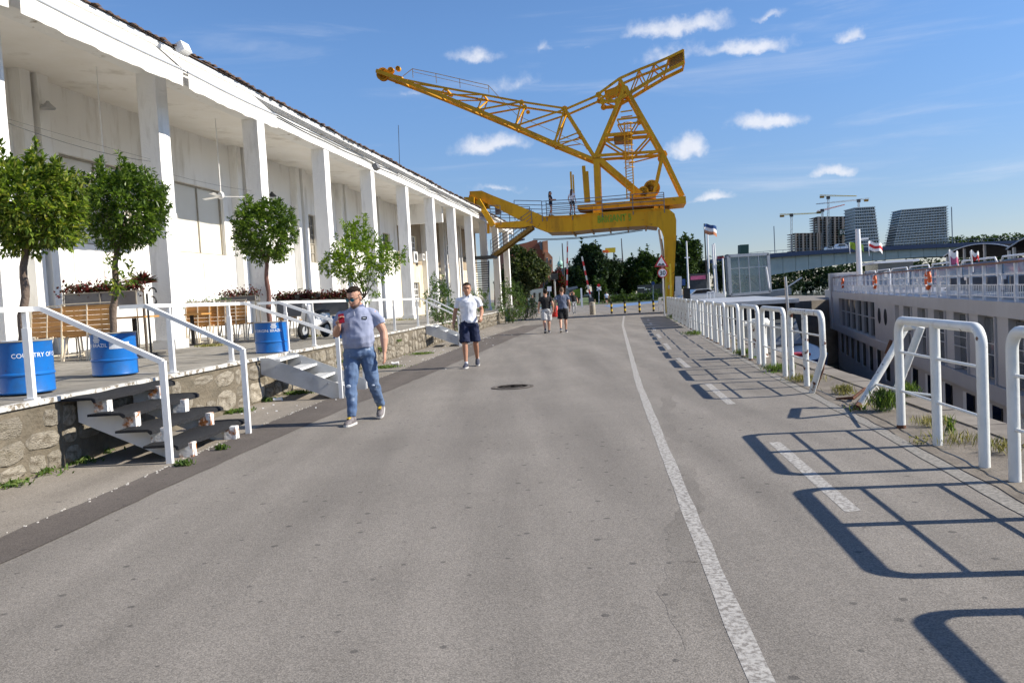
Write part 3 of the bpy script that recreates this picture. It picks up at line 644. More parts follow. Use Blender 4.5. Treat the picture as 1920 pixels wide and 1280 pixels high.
# wiring looped along the beam
m = MB()
for zz, ph in ((7.12, 0), (7.20, 1.1)):
    pts = [B(s, .055, zz + .03 * math.sin(s * 1.27 + ph) * math.sin(s * .31)) for s in [x * .5 for x in range(-30, 90)]]; m.tube(pts, .012, 5)
m.build('cable', 'dark_steel', bld)
def awning(s0, s1, label):
    a = thing('awning', B((s0 + s1) / 2, .4, 7.25), label, 'awning', None)
    m = MB(); n = 24
    for i in range(n):
        x0, x1 = lerp(s0, s1, i / n), lerp(s0, s1, (i + 1) / n)
        sag0 = .03 * math.sin(i / n * math.pi) ; sag1 = .03 * math.sin((i + 1) / n * math.pi)
        m.poly([B(x0, .40, 7.24), B(x0, 1.0, 6.66 - sag0), B(x1, 1.0, 6.66 - sag1), B(x1, .40, 7.24)])
        m.poly([B(x0, .40, 7.23), B(x1, .40, 7.23), B(x1, .995, 6.645 - sag1), B(x0, .995, 6.645 - sag0)])
    m.build('fabric', 'awning', a, 50)
    m = MB(); n = 60
    def val(i): 
        x = lerp(s0, s1, i / n); sag = .03 * math.sin(i / n * math.pi); wv = .010 * math.sin(x * 5.1 + s0) + .007 * math.sin(x * 13.7)
        return B(x, 1.03, 6.63 - sag), B(x, 1.03 + wv, 6.48 - sag), B(x, 1.03 + wv * 1.6, 6.31 - sag + .006 * math.sin(x * 8.3 + s0))
    for i in range(n):
        p, q = val(i), val(i + 1); m.poly([p[0], p[1], q[1], q[0]]); m.poly([p[1], p[2], q[2], q[1]])
        th = BN * -.006; m.poly([q[0] + th, q[1] + th, p[1] + th, p[0] + th]); m.poly([q[1] + th, q[2] + th, p[2] + th, p[1] + th])
    m.build('valance', 'awning', a, 80)
    m = MB(); m.tube([B(lerp(s0, s1, i / 12), 1.015, 6.655 - .03 * math.sin(i / 12 * math.pi)) for i in range(13)], .028, 8); m.build('front_bar', 'galv', a, 60)
    m = MB(); m.tube([B(s0, .42, 7.27), B(s1, .42, 7.27)], .05, 10); m.build('roller', 'white_metal', a, 60)
    for ss in (s0 + .5, s1 - .5):
        m = MB(); m.bar(B(ss, .2, 7.0), B(ss, .98, 6.62), .03, .04); m.build('folding_arm', 'white_metal', a)
awning(-5.25, -.62, 'retracted white awning nearest the camera, wavy valance over the first bay')
awning(-.42, 3.9, 'retracted white awning on the second bay, beside the flood lamp')
awning(-10.2, -5.5, 'retracted white awning cut by the left edge of the picture')
# ceiling fans
for (s, d, zf, lab) in ((-.1, -1.3, 4.62, 'white ceiling fan on a long rod above the leftmost potted tree'), (5.35, -1.45, 4.85, 'white ceiling fan on a long rod between the second and third columns')):
    f = thing('ceiling_fan', B(s, d, zf), lab, 'fan')
    m = MB(); m.tube([B(s, d, zf), B(s, d, 7.08)], .016, 8); m.build('rod', 'white_metal', f, 60)
    m = MB(); m.lathe([(.02, .16), (.07, .13), (.09, .06), (.09, .0), (.05, -.05), (.01, -.06)][::-1], B(s, d, zf), 16); m.build('motor', 'white_metal', f, 50)
    for k in range(3):
        an = k * 2.094 + .5; dv = Vector((math.cos(an), math.sin(an), 0)); sv = Vector((-math.sin(an), math.cos(an), .18))
        m = MB(); m.obox(B(s, d, zf + .02) + dv * .42, dv * .33, sv * .06, Vector((0, 0, .005))); m.build('blade', 'white_metal', f)
# wall lamps and floodlights
for (px, py, d, lab) in ((90, 200, DW + .5, 'grey wall lamp high under the eave by the leftmost pilaster'), (510, 366, DW + .5, 'dark barn lamp on the wall behind the third potted tree')):
    p = BP(px, py, d); t = thing('wall_lamp', p, lab, 'lamp')
    m = MB(); m.tube([p, p - BN * .16 + Vector((0, 0, .06)), p - BN * (.48)], .014, 6); m.build('arm', 'galv' if px < 200 else 'dark_steel', t)
    m = MB(); m.lathe([(.03, .12), (.05, .08), (.15, -.02), (.16, -.05), (.14, -.05), (.04, .05)][::-1], p, 16); m.build('lamp_shade', 'galv' if px < 200 else 'dark_steel', t, 40)
for (px, py, lab) in ((705, 313, 'dark floodlight on the eave beam near the fourth column'), (343, 92, 'white floodlight at the eave between the two awnings')):
    p = BP(px, py, .36); t = thing('floodlight', p, lab, 'lamp')
    m = MB(); m.obox(p, BU * .17, BN * .09 + Vector((0, 0, .04)), Vector((0, 0, .10)) - BN * .04); m.build('housing', 'planter_grey' if px > 500 else 'white_metal', t)
    m = MB(); m.bar(p - BN * .05, p - BN * .26 + Vector((0, 0, .05)), .03); m.build('bracket', 'galv', t)
for (px, py, lab) in ((775, 482, 'white air conditioner outside the far upper window'), (790, 482, 'small white air conditioner beside the larger one')):
    p = BP(px, py, DW + .3); t = thing('air_conditioner', p, lab, 'air conditioner'); sz = .42 if px < 780 else .26
    m = MB(); m.obox(p, BU * sz, BN * .16, Vector((0, 0, sz * .75))); m.build('case', 'ship_bright', t)
    m = MB(); m.lathe([(sz * .55, 0), (sz * .55, .012), (sz * .1, .016)], p + BN * .162, 18, axis=BN); m.build('fan_grille', 'dark_steel', t)
    m = MB(); m.bar(p - Vector((0, 0, sz * .75 + .02)) - BN * .3, p - Vector((0, 0, sz * .75 + .02)) + BN * .12, .5, .04); m.build('bracket', 'galv', t)
# thin wires strung between columns
m = MB()
def hang(p, q, sag, r=.006):
    m.tube([p.lerp(q, i / 10) - Vector((0, 0, sag * 4 * (i / 10) * (1 - i / 10))) for i in range(11)], r, 5)
hang(B(-4.4, -.3, 5.0), B(.0, -.25, 4.95), .10); hang(B(-4.4, -.3, 5.05), B(.0, -.25, 5.0), .01, .003); hang(B(-4.4, -3.0, 4.6), B(3.9, -3.0, 4.35), .12); hang(B(.45, -.3, 4.8), B(4.9, -.3, 4.9), .05, .003)
tag(m.build('hanging_wire', 'dark_steel'), 'thin dark wires strung between the first columns', 'wire')
# ------------------------------------------------------------------ white railings on the terrace
def T(y, off, z): return Vector((wallx(y) + off, y, z))
def railing(name, runs, posts, feet, label):
    t = thing(name, posts[0], label, 'railing', 'white terrace railings')
    for a, b in runs:
        m = MB(); m.bar(a, b, .062, .05); m.build('handrail', 'white_metal', t)
    for p in posts:
        m = MB(); m.bx(p.x - .032, p.x + .032, p.y - .032, p.y + .032, p.z, p.z + .72); m.build('post', 'white_metal', t)
        m = MB(); m.bx(p.x - .024, p.x + .024, p.y - .024, p.y + .024, p.z + .72, 1.636); m.build('post_sleeve', 'white_metal', t); m = MB(); m.bx(p.x - .055, p.x + .055, p.y - .055, p.y + .055, p.z - .01, p.z + .012); m.build('base_plate', 'white_metal', t)
    for p, zt in feet:
        m = MB(); m.bx(p.x - .03, p.x + .03, p.y - .03, p.y + .03, .0, zt); m.build('post', 'white_metal', t)
RZ = 1.66; O = -.13
A0, A1 = T(8.45, O, RZ), Vector((-3.58, 8.44, 1.05))
railing('terrace_railing', [(T(3, O, RZ), A0), (A0 + Vector((-.02, 0, 0)), A0 + Vector((.1, .01, 0))), (A0 + Vector((.1, .01, 0)), A1)],
        [T(5.2, O, .75), T(8.35, O, .75)], [(Vector((A1.x, A1.y, 0)), 1.06)], 'white square tube railing left of the carpeted steps')
B0, B1 = T(10.45, O, RZ), Vector((-3.34, 10.24, 1.05)); C0, C1 = T(13.45, O, RZ), Vector((-2.88, 13.66, 1.07))
railing('terrace_railing', [(B0 + Vector((-.22, -.02, 0)), B0 + Vector((.1, 0, 0))), (B0 + Vector((.1, 0, 0)), B1), (B0, C0), (C0, C0 + Vector((.1, 0, 0))), (C0 + Vector((.1, 0, 0)), C1)],
        [T(11.2, O, .75), T(13.05, O, .75)], [(Vector((B1.x, B1.y, 0)), 1.06), (Vector((C1.x, C1.y, 0)), 1.08)], 'white railing between the carpeted steps and the steel steps')
D0, D1 = T(15.0, O, RZ), Vector((-2.72, 15.05, 1.07)); E0, E1 = T(27.6, O, RZ), Vector((-1.75, 27.75, 1.0))
railing('terrace_railing', [(D0 + Vector((-.3, -.02, 0)), D0 + Vector((.08, 0, 0))), (D0 + Vector((.08, 0, 0)), D1), (D0, E0), (E0, E0 + Vector((.1, 0, 0))), (E0 + Vector((.1, 0, 0)), E1)],
        [T(15.5, O, .75), T(17.0, O, .75), T(21.1, O, .75), T(24.1, O, .75), T(27.4, O, .75)], [(Vector((D1.x, D1.y, 0)), 1.08), (Vector((E1.x, E1.y, 0)), 1.02)], 'long white railing right of the steel steps, behind the man')
F0, F1 = T(29.2, O, RZ), Vector((-1.6, 29.3, 1.0))
railing('terrace_railing', [(F0, F0 + Vector((.1, 0, 0))), (F0 + Vector((.1, 0, 0)), F1)], [T(29.1, O, .75)], [(Vector((F1.x, F1.y, 0)), 1.02)], 'short white stair rail at the far side of the distant steps')

# ------------------------------------------------------------------ stairs
st = thing('timber_steps', (wallx(9.4) + .5, 9.4, 0), 'steps with black carpeted treads on white stringers, nearest the camera', 'stairs')
for ys in (8.78, 9.86):
    w0 = wallx(ys) + .05; m = MB()
    m.prism([(w0, ys, .69), (w0 + .33, ys, .69), (w0 + .36, ys, .51), (w0 + .62, ys, .51), (w0 + .64, ys, .33), (w0 + .9, ys, .33), (w0 + .93, ys, .16), (w0 + 1.2, ys, .16), (w0 + 1.22, ys, .01), (w0 + .92, ys, .0), (w0, ys, .44)], (0, .05, 0))
    m.build('stringer', 'white_metal', st)
for i in range(4):
    z = .695 - i * .178
    for ys in (8.78, 9.86):
        w0 = wallx(ys) + .05 + .29 * i + .2; m = MB(); m.bx(w0 - .01, w0 + .135, ys - .035, ys + .085, max(.0, z - .155), z - .006); m.build('riser_block', 'block_paint', st)
    # carpet draped over each tread
    ya, yb = 8.52, 10.36; xa = wallx(ya) + .03 + .275 * i; n = 14; vs = []; fs = []
    for j in range(n + 1):
        y = lerp(ya, yb, j / n); x = xa + .095 * (y - ya) * .6; e = .018 * math.sin(j * 1.7 + i) + random.uniform(-.008, .008)
        for dx, dz in ((0, .012), (.17, .016), (.335 + e, .012), (.372 + e, -.008), (.375 + e, -.045 + e * .4), (.35 + e, -.045), (.33, -.014), (0, -.012)):
            vs.append((x + dx, y, z + .008 + dz + .006 * math.sin(j * .9 + i * 2)))
    for j in range(n):
        for q in range(8): fs.append((j * 8 + q, j * 8 + 8 + q, j * 8 + 8 + (q + 1) % 8, j * 8 + (q + 1) % 8))
    fs += [tuple(range(8))[::-1], tuple(n * 8 + q for q in range(8))]
    m = MB(); m.add(vs, fs); m.build('carpeted_tread', 'carpet', st, 50)
def steel_steps(y0, wdt, run, label):
    t = thing('steel_steps', (wallx(y0) + .6, y0 + wdt / 2, 0), label, 'stairs', 'grey steel steps up to the terrace')
    for ys in (y0, y0 + wdt):
        w0 = wallx(ys) + .05; m = MB()
        m.prism([(w0, ys, .74), (w0 + .14, ys, .74), (w0 + run, ys, .20), (w0 + run, ys, .005), (w0 + run - .22, ys, .005), (w0, ys, .47)], (0, .012, 0))
        sg = m.build('stringer', 'grey_steel', t)
        for q in (.18, .36, .62, .80):
            b = MB(); x = w0 + run * q; z = .66 - .5 * q
            for dz in (0,): b.lathe([(.013, 0), (.013, .012), (.004, .016)], (x, ys - .001, z), 8, axis=(0, -1, 0))
            b.build('bolt', 'galv', sg)
    for i in range(4):
        z = .70 - i * .175; x = wallx(y0) + .05 + .03 + i * (run - .3) / 3.4
        m = MB(); m.bx(x, x + .27, y0 + .013, y0 + wdt - .001, z - .025, z); tr = m.build('tread', 'grey_steel', t)
        m = MB(); m.bx(x + .2705, x + .30, y0 + .013, y0 + wdt - .001, z - .032, z + .003); m.build('tread_nosing', 'white_metal', tr)
steel_steps(13.72, 1.22, 1.38, 'bare grey steel steps behind the man with the phone')
steel_steps(27.75, 1.35, 1.35, 'distant grey steel steps left of the man in white')

# ------------------------------------------------------------------ foliage helper
def rosette_crown(cx, rx, rz, n_tw, per, size, shoots=0, lean=.5, flat=.0, fill=.35):
    c = np.array(cx); d = rnd_dirs(n_tw); rad = RNG.uniform(fill, 1.0, n_tw) ** .45
    bump = 1 + .08 * np.sin(d[:, 0] * 5 + d[:, 2] * 4 + c[0]) + .07 * np.sin(d[:, 1] * 9 + 2 + d[:, 2] * 7)
    P = d * (rad * bump)[:, None] * np.array([rx, rx, rz]); out = d.copy()
    if shoots:
        sh = rnd_dirs(shoots); sh[:, 2] = np.abs(sh[:, 2]) * 1.2 + .25; sh /= np.linalg.norm(sh, axis=1, keepdims=True)
        for s_ in sh:
            k = RNG.integers(3, 6); base = s_ * np.array([rx, rx, rz]) * .98; up = s_ * .35 + np.array([0, 0, .9]); up /= np.linalg.norm(up)
            for q in range(k): P = np.vstack([P, base + up * q * size * .62]); out = np.vstack([out, up])
    P = P + c; n = len(P)
    PP = np.repeat(P, per, 0); OO = np.repeat(out, per, 0); dd = rnd_dirs(n * per)
    D = OO * lean + dd * .85 + np.array([0, 0, .22]); D /= np.linalg.norm(D, axis=1, keepdims=True)
    sz = size * RNG.uniform(.65, 1.2, n * per)
    PP = PP + D * (sz * .55)[:, None] + RNG.normal(size=PP.shape) * size * .12
    return PP, D, dd + np.array([0, 0, 1.2]) , sz
def crown(name, parent, args, mat, aspect=.40):
    P, D, U, S = args; o = worg(parent); me = leaves_mesh(name, P - np.array(o), D, U, S, aspect, .3, mat)
    ob = link(name, me, parent); ob['kind'] = 'stuff'; return ob
def branches(parent, base, top, r, c, rx, rz, n, mat, knots=True, first=.0):
    m = MB(); base, top = Vector(base), Vector(top); k = 10
    pts = [base.lerp(top, i / k) + Vector((math.sin(i * 1.3 + base.x) * .012, math.cos(i * 1.1 + base.x) * .01, 0)) * (1 if 0 < i < k else 0) for i in range(k + 1)]
    rr = [r * lerp(1.12, .85, i / k) * (1 + (.12 if knots and i in (3, 6) else 0)) for i in range(k + 1)]
    m.tube(pts, rr, 10); m.build('trunk', mat, parent, 80)
    for i in range(n):
        a = 2 * math.pi * i / n + random.uniform(-.4, .4); el = random.uniform(.2, 1.1)
        e = Vector(c) + Vector((math.cos(a) * rx * .75 * math.cos(el), math.sin(a) * rx * .75 * math.cos(el), rz * .8 * math.sin(el) * random.uniform(-.1, 1)))
        m = MB(); mid = top.lerp(e, .45) + Vector((math.cos(a), math.sin(a), -.25)) * rx * .12
        m.tube([top - Vector((0, 0, .04)), top.lerp(mid, .6), mid, e], [r * .55, r * .45, r * .32, r * .12], 6); m.build('branch', mat, parent, 80)

# ------------------------------------------------------------------ blue drums with bay trees
def text_mesh(body, size, fat=0.0):
    cu = bpy.data.curves.new('t', 'FONT'); cu.body = body; cu.size = size; cu.resolution_u = 3; cu.offset = fat
    ob = bpy.data.objects.new('t', cu); COL.objects.link(ob); bpy.context.view_layer.update()
    me = bpy.data.meshes.new_from_object(ob.evaluated_get(bpy.context.evaluated_depsgraph_get()))
    bpy.data.objects.remove(ob); bpy.data.curves.remove(cu); return me
def subdiv_text(me, maxlen):
    import bmesh
    bm = bmesh.new(); bm.from_mesh(me)
    bmesh.ops.triangulate(bm, faces=bm.faces[:])
    for _ in range(3):
        ed = [e for e in bm.edges if e.calc_length() > maxlen]
        if not ed: break
        bmesh.ops.subdivide_edges(bm, edges=ed, cuts=1); bmesh.ops.triangulate(bm, faces=bm.faces[:])
    bm.to_mesh(me); bm.free()
DR, DH = .284, .565
def drum(p, end, label):
    t = thing('blue_drum', p, label, 'drum', 'blue drums used as tree planters')
    prof = [(DR - .012, 0), (DR, .008), (DR + .004, .02), (DR, .032)]
    for zc in (.205, .40):
        prof += [(DR, zc - .02), (DR + .010, zc - .008), (DR + .010, zc + .008), (DR, zc + .02)]
    prof = [q for q in prof if q[1] < .38] + [(DR, DH - .03), (DR + .006, DH - .014), (DR + .008, DH), (DR - .012, DH), (DR - .014, DH - .06), (.0, DH - .062)]
    m = MB(); m.lathe(prof, p, 48); m.build('shell', 'drum_blue', t, 35)
    m = MB(); m.lathe([(DR - .016, DH - .07), (DR - .016, DH - .03), (.12, DH - .015), (.0, DH - .012)], p, 32); m.build('soil', 'soil', t, 60)
    m = MB(); rp = [(DR + .006 + .009 * math.cos(a), DH - .004 + .009 * math.sin(a)) for a in [k * math.pi / 3 for k in range(7)]]; m.lathe(rp, p, 48); m.build('rim', 'frame_grey', t, 60)
    me = text_mesh('COUNTRY OF ORIGIN: BRAZIL', .068); subdiv_text(me, .03)
    wtot = max(v.co.x for v in me.vertices); zt = .385; rad = DR + .0025; start = end[0] if isinstance(end, tuple) else end - wtot / rad
    for v in me.vertices:
        a = start + v.co.x / rad; v.co = (rad * math.sin(a), -rad * math.cos(a), zt + v.co.y)
    me.materials.append(MATS['drum_text']); link('lettering', me, t)
    # little grey emblem above the last word
    m = MB(); a0 = start + (wtot - .15) / rad
    for (u0, v0, u1, v1) in ((-.045, .445, .045, .465), (-.055, .47, .055, .495), (-.04, .50, .04, .525), (-.05, .53, .05, .542)):
        vs = []; k = 6
        for i in range(k + 1):
            a = a0 + lerp(u0, u1, i / k) / rad; vs += [p + Vector((rad * math.sin(a), -rad * math.cos(a), v0)), p + Vector((rad * math.sin(a), -rad * math.cos(a), v1))]
        m.add(vs, [(2 * i, 2 * i + 2, 2 * i + 3, 2 * i + 1) for i in range(k)])
    m.build('emblem', 'drum_grey', t)
    return t
DRUMS = [(Vector((-5.31, 8.98, .772)), (.12,), 'blue drum cut by the left edge, lettered COUNTRY OF'), (Vector((-5.37, 11.15, .772)), .18, 'blue drum beside the carpeted steps with BRAZIL at its left side'),
         (Vector((-4.42, 15.2, .752)), 1.0, 'blue drum behind the steel steps, lettered ORIGIN: BRAZIL'), (Vector((-4.15, 20.6, .752)), .5, 'blue drum mostly hidden behind the man with the phone')]
for p, a, lab in DRUMS: d_ = drum(p, a, lab)
# grey paper label on the second drum
p = DRUMS[1][0]; m = MB(); rad = DR + .003; vs = []
for i in range(9):
    a = .26 + .9 * i / 8; vs += [p + Vector((rad * math.sin(a), -rad * math.cos(a), .355)), p + Vector((rad * math.sin(a), -rad * math.cos(a), .44))]
m.add(vs, [(2 * i, 2 * i + 2, 2 * i + 3, 2 * i + 1) for i in range(8)]); m.build('paper_label', 'drum_grey', [o for o in bpy.data.objects if o.name.startswith('blue_drum')][1])
def bay_tree(p, cpx, r_px, zr, label, mat, bark, ntw, shoots=10, size=.088):
    c = V(cpx[0], cpx[1], p.y); rx = r_px / F_PX * p.y; rz = zr / F_PX * p.y
    t = thing('bay_tree', p + Vector((0, 0, DH - .02)), label, 'tree', 'clipped trees in blue drums')
    topz = c.z - rz * .78
    branches(t, p + Vector((0, 0, DH - .05)), Vector((c.x * .5 + p.x * .5, p.y, topz)), .042, c, rx, rz, 6, bark)
    crown('crown', t, rosette_crown(c, rx * .93, rz * .93, ntw, 8, size, shoots), mat); return t
bay_tree(DRUMS[0][0], (62, 390), 100, 92, 'clipped bay tree with yellowing leaves at the left edge', 'leaf_laurel', 'bark', 1150, 14, .082)
t2 = bay_tree(DRUMS[1][0], (236, 393), 80, 82, 'clipped bay tree left of the first full column', 'leaf_laurel_b', 'bark', 1150, 14, .075)
bay_tree(DRUMS[2][0], (496, 436), 62, 62, 'clipped bay tree with a bare reddish trunk, third from the left', 'leaf_laurel_b', 'bark_red', 1000, 12, .078)
# suckers low on the second trunk
sp = V(228, 525, 11.0); crown('side_shoot', t2, rosette_crown(sp, .16, .24, 20, 6, .09, 2), 'leaf_laurel')
t = thing('citrus_tree', DRUMS[3][0] + Vector((0, 0, DH - .02)), 'loose bright green young tree behind the man with the phone', 'tree')
c = V(678, 490, 20.6); branches(t, DRUMS[3][0] + Vector((0, 0, DH - .05)), V(683, 555, 20.6), .03, c, .85, .7, 7, 'bark')
parts_ = [rosette_crown(c, .80, .64, 520, 6, .095, 10, .5), rosette_crown(c + Vector((.55, 0, -.05)), .55, .27, 150, 6, .095, 5, .5), rosette_crown(c + Vector((-.6, 0, -.05)), .45, .32, 150, 6, .095, 4, .5), rosette_crown(c + Vector((-.05, 0, .62)), .34, .42, 120, 6, .095, 4, .5), rosette_crown(V(685, 555, 20.6), .35, .2, 25, 5, .1, 3, .5)]
crown('crown', t, [np.vstack([q[i] for q in parts_]) if i < 3 else np.concatenate([q[i] for q in parts_]) for i in range(4)], 'leaf_citrus')

# ------------------------------------------------------------------ benches, planters, tables
def bench(px, py, Y, wdt, label, rz=0.0, hb=.98):
    p = V(px, py, Y); p.z = .80; t = thing('slatted_bench', (0, 0, 0), label, 'bench', 'slatted wooden terrace benches')
    for k in range(6):
        z = .46 + k * .092; y = -.02 - .10 * (1 - (z - .42) / .6)
        m = MB(); m.bx(-wdt / 2, wdt / 2, y - .012, y + .012, z, z + .088); m.build('back_slat', 'wood', t)
    for k in range(4):
        m = MB(); m.bx(-wdt / 2, wdt / 2, .01 + k * .11, .10 + k * .11, .43, .455); m.build('seat_slat', 'wood', t)
    for x in (-wdt / 2 + .02, 0, wdt / 2 - .02):
        m = MB(); m.bar((x, -.21, 0), (x - .012, -.035, hb + .06), .022, .03); m.bar((x + .03, -.21, 0), (x + .06, -.05, .44), .022, .03); m.bar((x, .46, 0), (x, .42, .43), .022, .03); m.bar((x, -.12, .42), (x, .46, .42), .02, .02); m.bar((x, -.2, .05), (x, .46, .05), .018, .018)
        m.build('leg_frame', 'cream_metal', t)
    m = MB(); m.bar((-wdt / 2, -.04, 1.045), (wdt / 2, -.04, 1.045), .03, .02); m.build('top_rail', 'cream_metal', t)
    t.location = p; t.rotation_euler.z = rz; return t
bench(172, 640, 15.4, .98, 'wooden slatted bench right behind the second drum')
bench(98, 640, 16.6, .72, 'wooden slatted bench behind the leftmost bay tree trunk', -.12)
bench(377, 630, 20.6, .62, 'wooden bench between the first columns, left one of three'); bench(414, 630, 20.9, .42, 'wooden bench between the first columns, middle one of three'); bench(448, 630, 21.2, .55, 'wooden bench between the first columns, right one of three')
bench(543, 620, 22.0, .5, 'wooden bench half hidden by the third blue drum')
def flowers(parent, pts, n, size, mat):
    P = np.array([tuple(random.choice(pts)) for _ in range(n)]) + RNG.normal(size=(n, 3)) * np.array([.09, .09, .07])
    D = rnd_dirs(n) + np.array([0, 0, .6]); me = leaves_mesh('flowers', P - np.array(worg(parent)), D, rnd_dirs(n) + np.array([0, 0, 1]), size * RNG.uniform(.6, 1.2, n), .6, .3, mat)
    o = link('flowers', me, parent); o['kind'] = 'stuff'; return o
def planter(px0, px1, pyt, Y, h, label, legs=True, red=True, n=900):
    a, b = V(px0, pyt, Y), V(px1, pyt, Y); zt = (a.z + b.z) / 2; t = thing('planter_box', (a + b) / 2 * 1.0 - Vector((0, 0, zt - .8)), label, 'planter', 'flower boxes on the terrace')
    nseg = max(1, round((b.x - a.x) / .75)); dv = Vector((b.x - a.x, b.y - a.y, 0)); ln = dv.length; dv /= ln; nv = Vector((-dv.y, dv.x, 0))
    for i in range(nseg):
        c = a.lerp(b, (i + .5) / nseg); c.z = zt - h / 2; m = MB(); m.obox(c, dv * (ln / nseg / 2 - .015), nv * .17, Vector((0, 0, h / 2))); m.build('trough', 'planter_grey', t)
    m = MB()
    for i in range(nseg + 1):
        for o_ in (-.18, .18):
            c = a.lerp(b, i / nseg) + nv * o_; m.bar(Vector((c.x, c.y, .80)), Vector((c.x, c.y, zt + .01)), .022)
    for z in (zt + .005, zt - h - .01):
        for o_ in (-.18, .18): m.bar(Vector((a.x, a.y, z)) + nv * o_, Vector((b.x, b.y, z)) + nv * o_, .022)
    m.build('stand', 'frame_grey', t)
    pts = [a.lerp(b, q / 40) + Vector((0, 0, zt - a.lerp(b, q / 40).z + .06 + .05 * math.sin(q * .7))) for q in range(41)]
    flowers(t, pts, n * 2, .075, 'leaf_red' if red else 'leaf_shrub'); return t
pl = planter(127, 262, 549, 16.9, .27, 'grey flower box on a tall stand behind the second drum')
planter(352, 425, 576, 21.8, .2, 'low flower box with small green plants behind the benches', red=False, n=300)
planter(416, 482, 556, 23.0, .12, 'dark flower shelf behind the third bench', n=350)
planter(520, 583, 563, 21.4, .40, 'grey flower box left of the scooter mirror, red foliage'); planter(585, 655, 561, 21.8, .40, 'grey flower box just left of the head of the man with the phone')
# spiky dracaena beside the first column
p = V(266, 532, 17.4); t = thing('dracaena', Vector((p.x, p.y, .8)), 'spiky dark red dracaena left of the first full column', 'plant')
m = MB(); m.tube([Vector((p.x, p.y, .8)), p + Vector((0, 0, -.05))], .03, 8); m.build('stem', 'bark', t, 60)
n = 70; D = rnd_dirs(n); D[:, 2] = np.abs(D[:, 2]) * .8 + .1; D /= np.linalg.norm(D, axis=1, keepdims=True)
me = leaves_mesh('leaves', np.array(p - t.location) + D * .16, D, rnd_dirs(n) + np.array([0, 0, .6]), .34 * RNG.uniform(.7, 1.2, n), .09, .3, 'leaf_red'); link('leaves', me, t)
# wrought iron stand with curls
p = Vector(V(282, 640, 16.0)); p.z = .8; t = thing('iron_stand', p, 'black wrought iron stand with a curled top beside the first column', 'stand')
tp = V(281, 545, 16.0)
def curl(c, r, a0, a1): return [c + Vector((math.cos(a) * r, 0, math.sin(a) * r)) for a in [lerp(a0, a1, i / 12) for i in range(13)]]
m = MB(); m.tube([p, Vector((p.x, p.y, tp.z - .05))], .022, 8); m.build('pole', 'black', t)
m = MB(); m.tube(curl(tp + Vector((.05, 0, -.02)), .07, math.pi, -.3), .016, 6); m.tube(curl(tp + Vector((.02, 0, -.2)), .09, -math.pi / 2 - .6, math.pi / 2), .016, 6); m.build('curl', 'black', t, 60)
m = MB(); m.obox(p + Vector((0, 0, .02)), (.2, 0, 0), (0, .2, 0), (0, 0, .02)); m.build('base', 'cast_iron', t)
for px, Y, lab in ((255, 16.4, 'small dark bistro table left of the iron stand'), (363, 20.0, 'dark pedestal table in front of the left bench')):
    p = V(px, 640, Y); p.z = .8; t = thing('bistro_table', p, lab, 'table', 'terrace tables')
    m = MB(); m.obox(p + Vector((0, 0, .74)), (.36, 0, 0), (0, .33, 0), (0, 0, .018)); m.build('table_top', 'wood', t)
    m = MB(); m.bx(p.x - .035, p.x + .035, p.y - .035, p.y + .035, .82, .8 + .72); m.build('pedestal', 'black', t)
    m = MB(); m.obox(p + Vector((0, 0, .012)), (.24, 0, 0), (0, .24, 0), (0, 0, .012)); m.build('base', 'black', t)
# scooter parked under the flower box
p = Vector(V(590, 620, 20.2)); p.z = .79; t = thing('scooter', (0, 0, 0), 'white and black motor scooter parked behind the railing', 'scooter')
for x in (-.55, .55):
    m = MB(); m.lathe([(.12, -.05), (.21, -.05), (.235, -.02), (.235, .02), (.21, .05), (.12, .05)], (x, 0, .235), 20, axis=(0, 1, 0)); wv = m.build('wheel', 'rubber', t, 40)
    m = MB(); m.lathe([(.03, -.055), (.12, -.052), (.12, .052), (.03, .055)], (x, 0, .235), 14, axis=(0, 1, 0)); m.build('hub', 'galv', wv, 40)
m = MB(); m.loft([((-.75, 0, .62), (0, .06, 0), (0, 0, .05)), ((-.6, 0, .55), (0, .14, 0), (0, 0, .14)), ((-.3, 0, .52), (0, .16, 0), (0, 0, .18)), ((0, 0, .42), (0, .14, 0), (0, 0, .13)), ((.2, 0, .33), (0, .13, 0), (0, 0, .06))], 14); m.build('body', 'ship_bright', t, 60)
m = MB(); m.loft([((.22, 0, .3), (0, .16, 0), (.06, 0, 0)), ((.36, 0, .6), (0, .17, 0), (.05, 0, .02)), ((.30, 0, .92), (0, .12, 0), (.05, 0, .02)), ((.26, 0, 1.0), (0, .06, 0), (.03, 0, 0))], 12); m.build('leg_shield', 'ship_bright', t, 60)
m = MB(); m.loft([((-.72, 0, .73), (0, .08, 0), (0, 0, .03)), ((-.45, 0, .75), (0, .13, 0), (0, 0, .05)), ((-.1, 0, .70), (0, .11, 0), (0, 0, .05)), ((.02, 0, .62), (0, .06, 0), (0, 0, .03))], 12); m.build('saddle', 'black', t, 60)
m = MB(); m.tube([(.55, .07, .24), (.40, .04, .7), (.28, 0, 1.0)], .022, 8); m.build('fork', 'dark_steel', t)
m = MB(); m.tube([(.2, -.33, 1.04), (.27, -.1, 1.02), (.27, .1, 1.02), (.2, .33, 1.04)], .016, 8); m.build('handlebar', 'black', t)
for y_ in (-.34, .34):
    m = MB(); m.tube([(.24, y_ * .7, 1.03), (.24, y_ * .9, 1.12)], .007, 6); m.obox((.24, y_ * .95, 1.16), (.012, 0, 0), (0, .06, 0), (0, 0, .045)); m.build('mirror', 'black', t)
m = MB(); m.lathe([(.02, -.04), (.08, 0), (.06, .03)], (.42, 0, .9), 14, axis=(1, 0, .2)); m.build('headlamp', 'galv', t, 50)
t.location = p; t.rotation_euler.z = -1.9; t.scale = (.9, .9, .9)
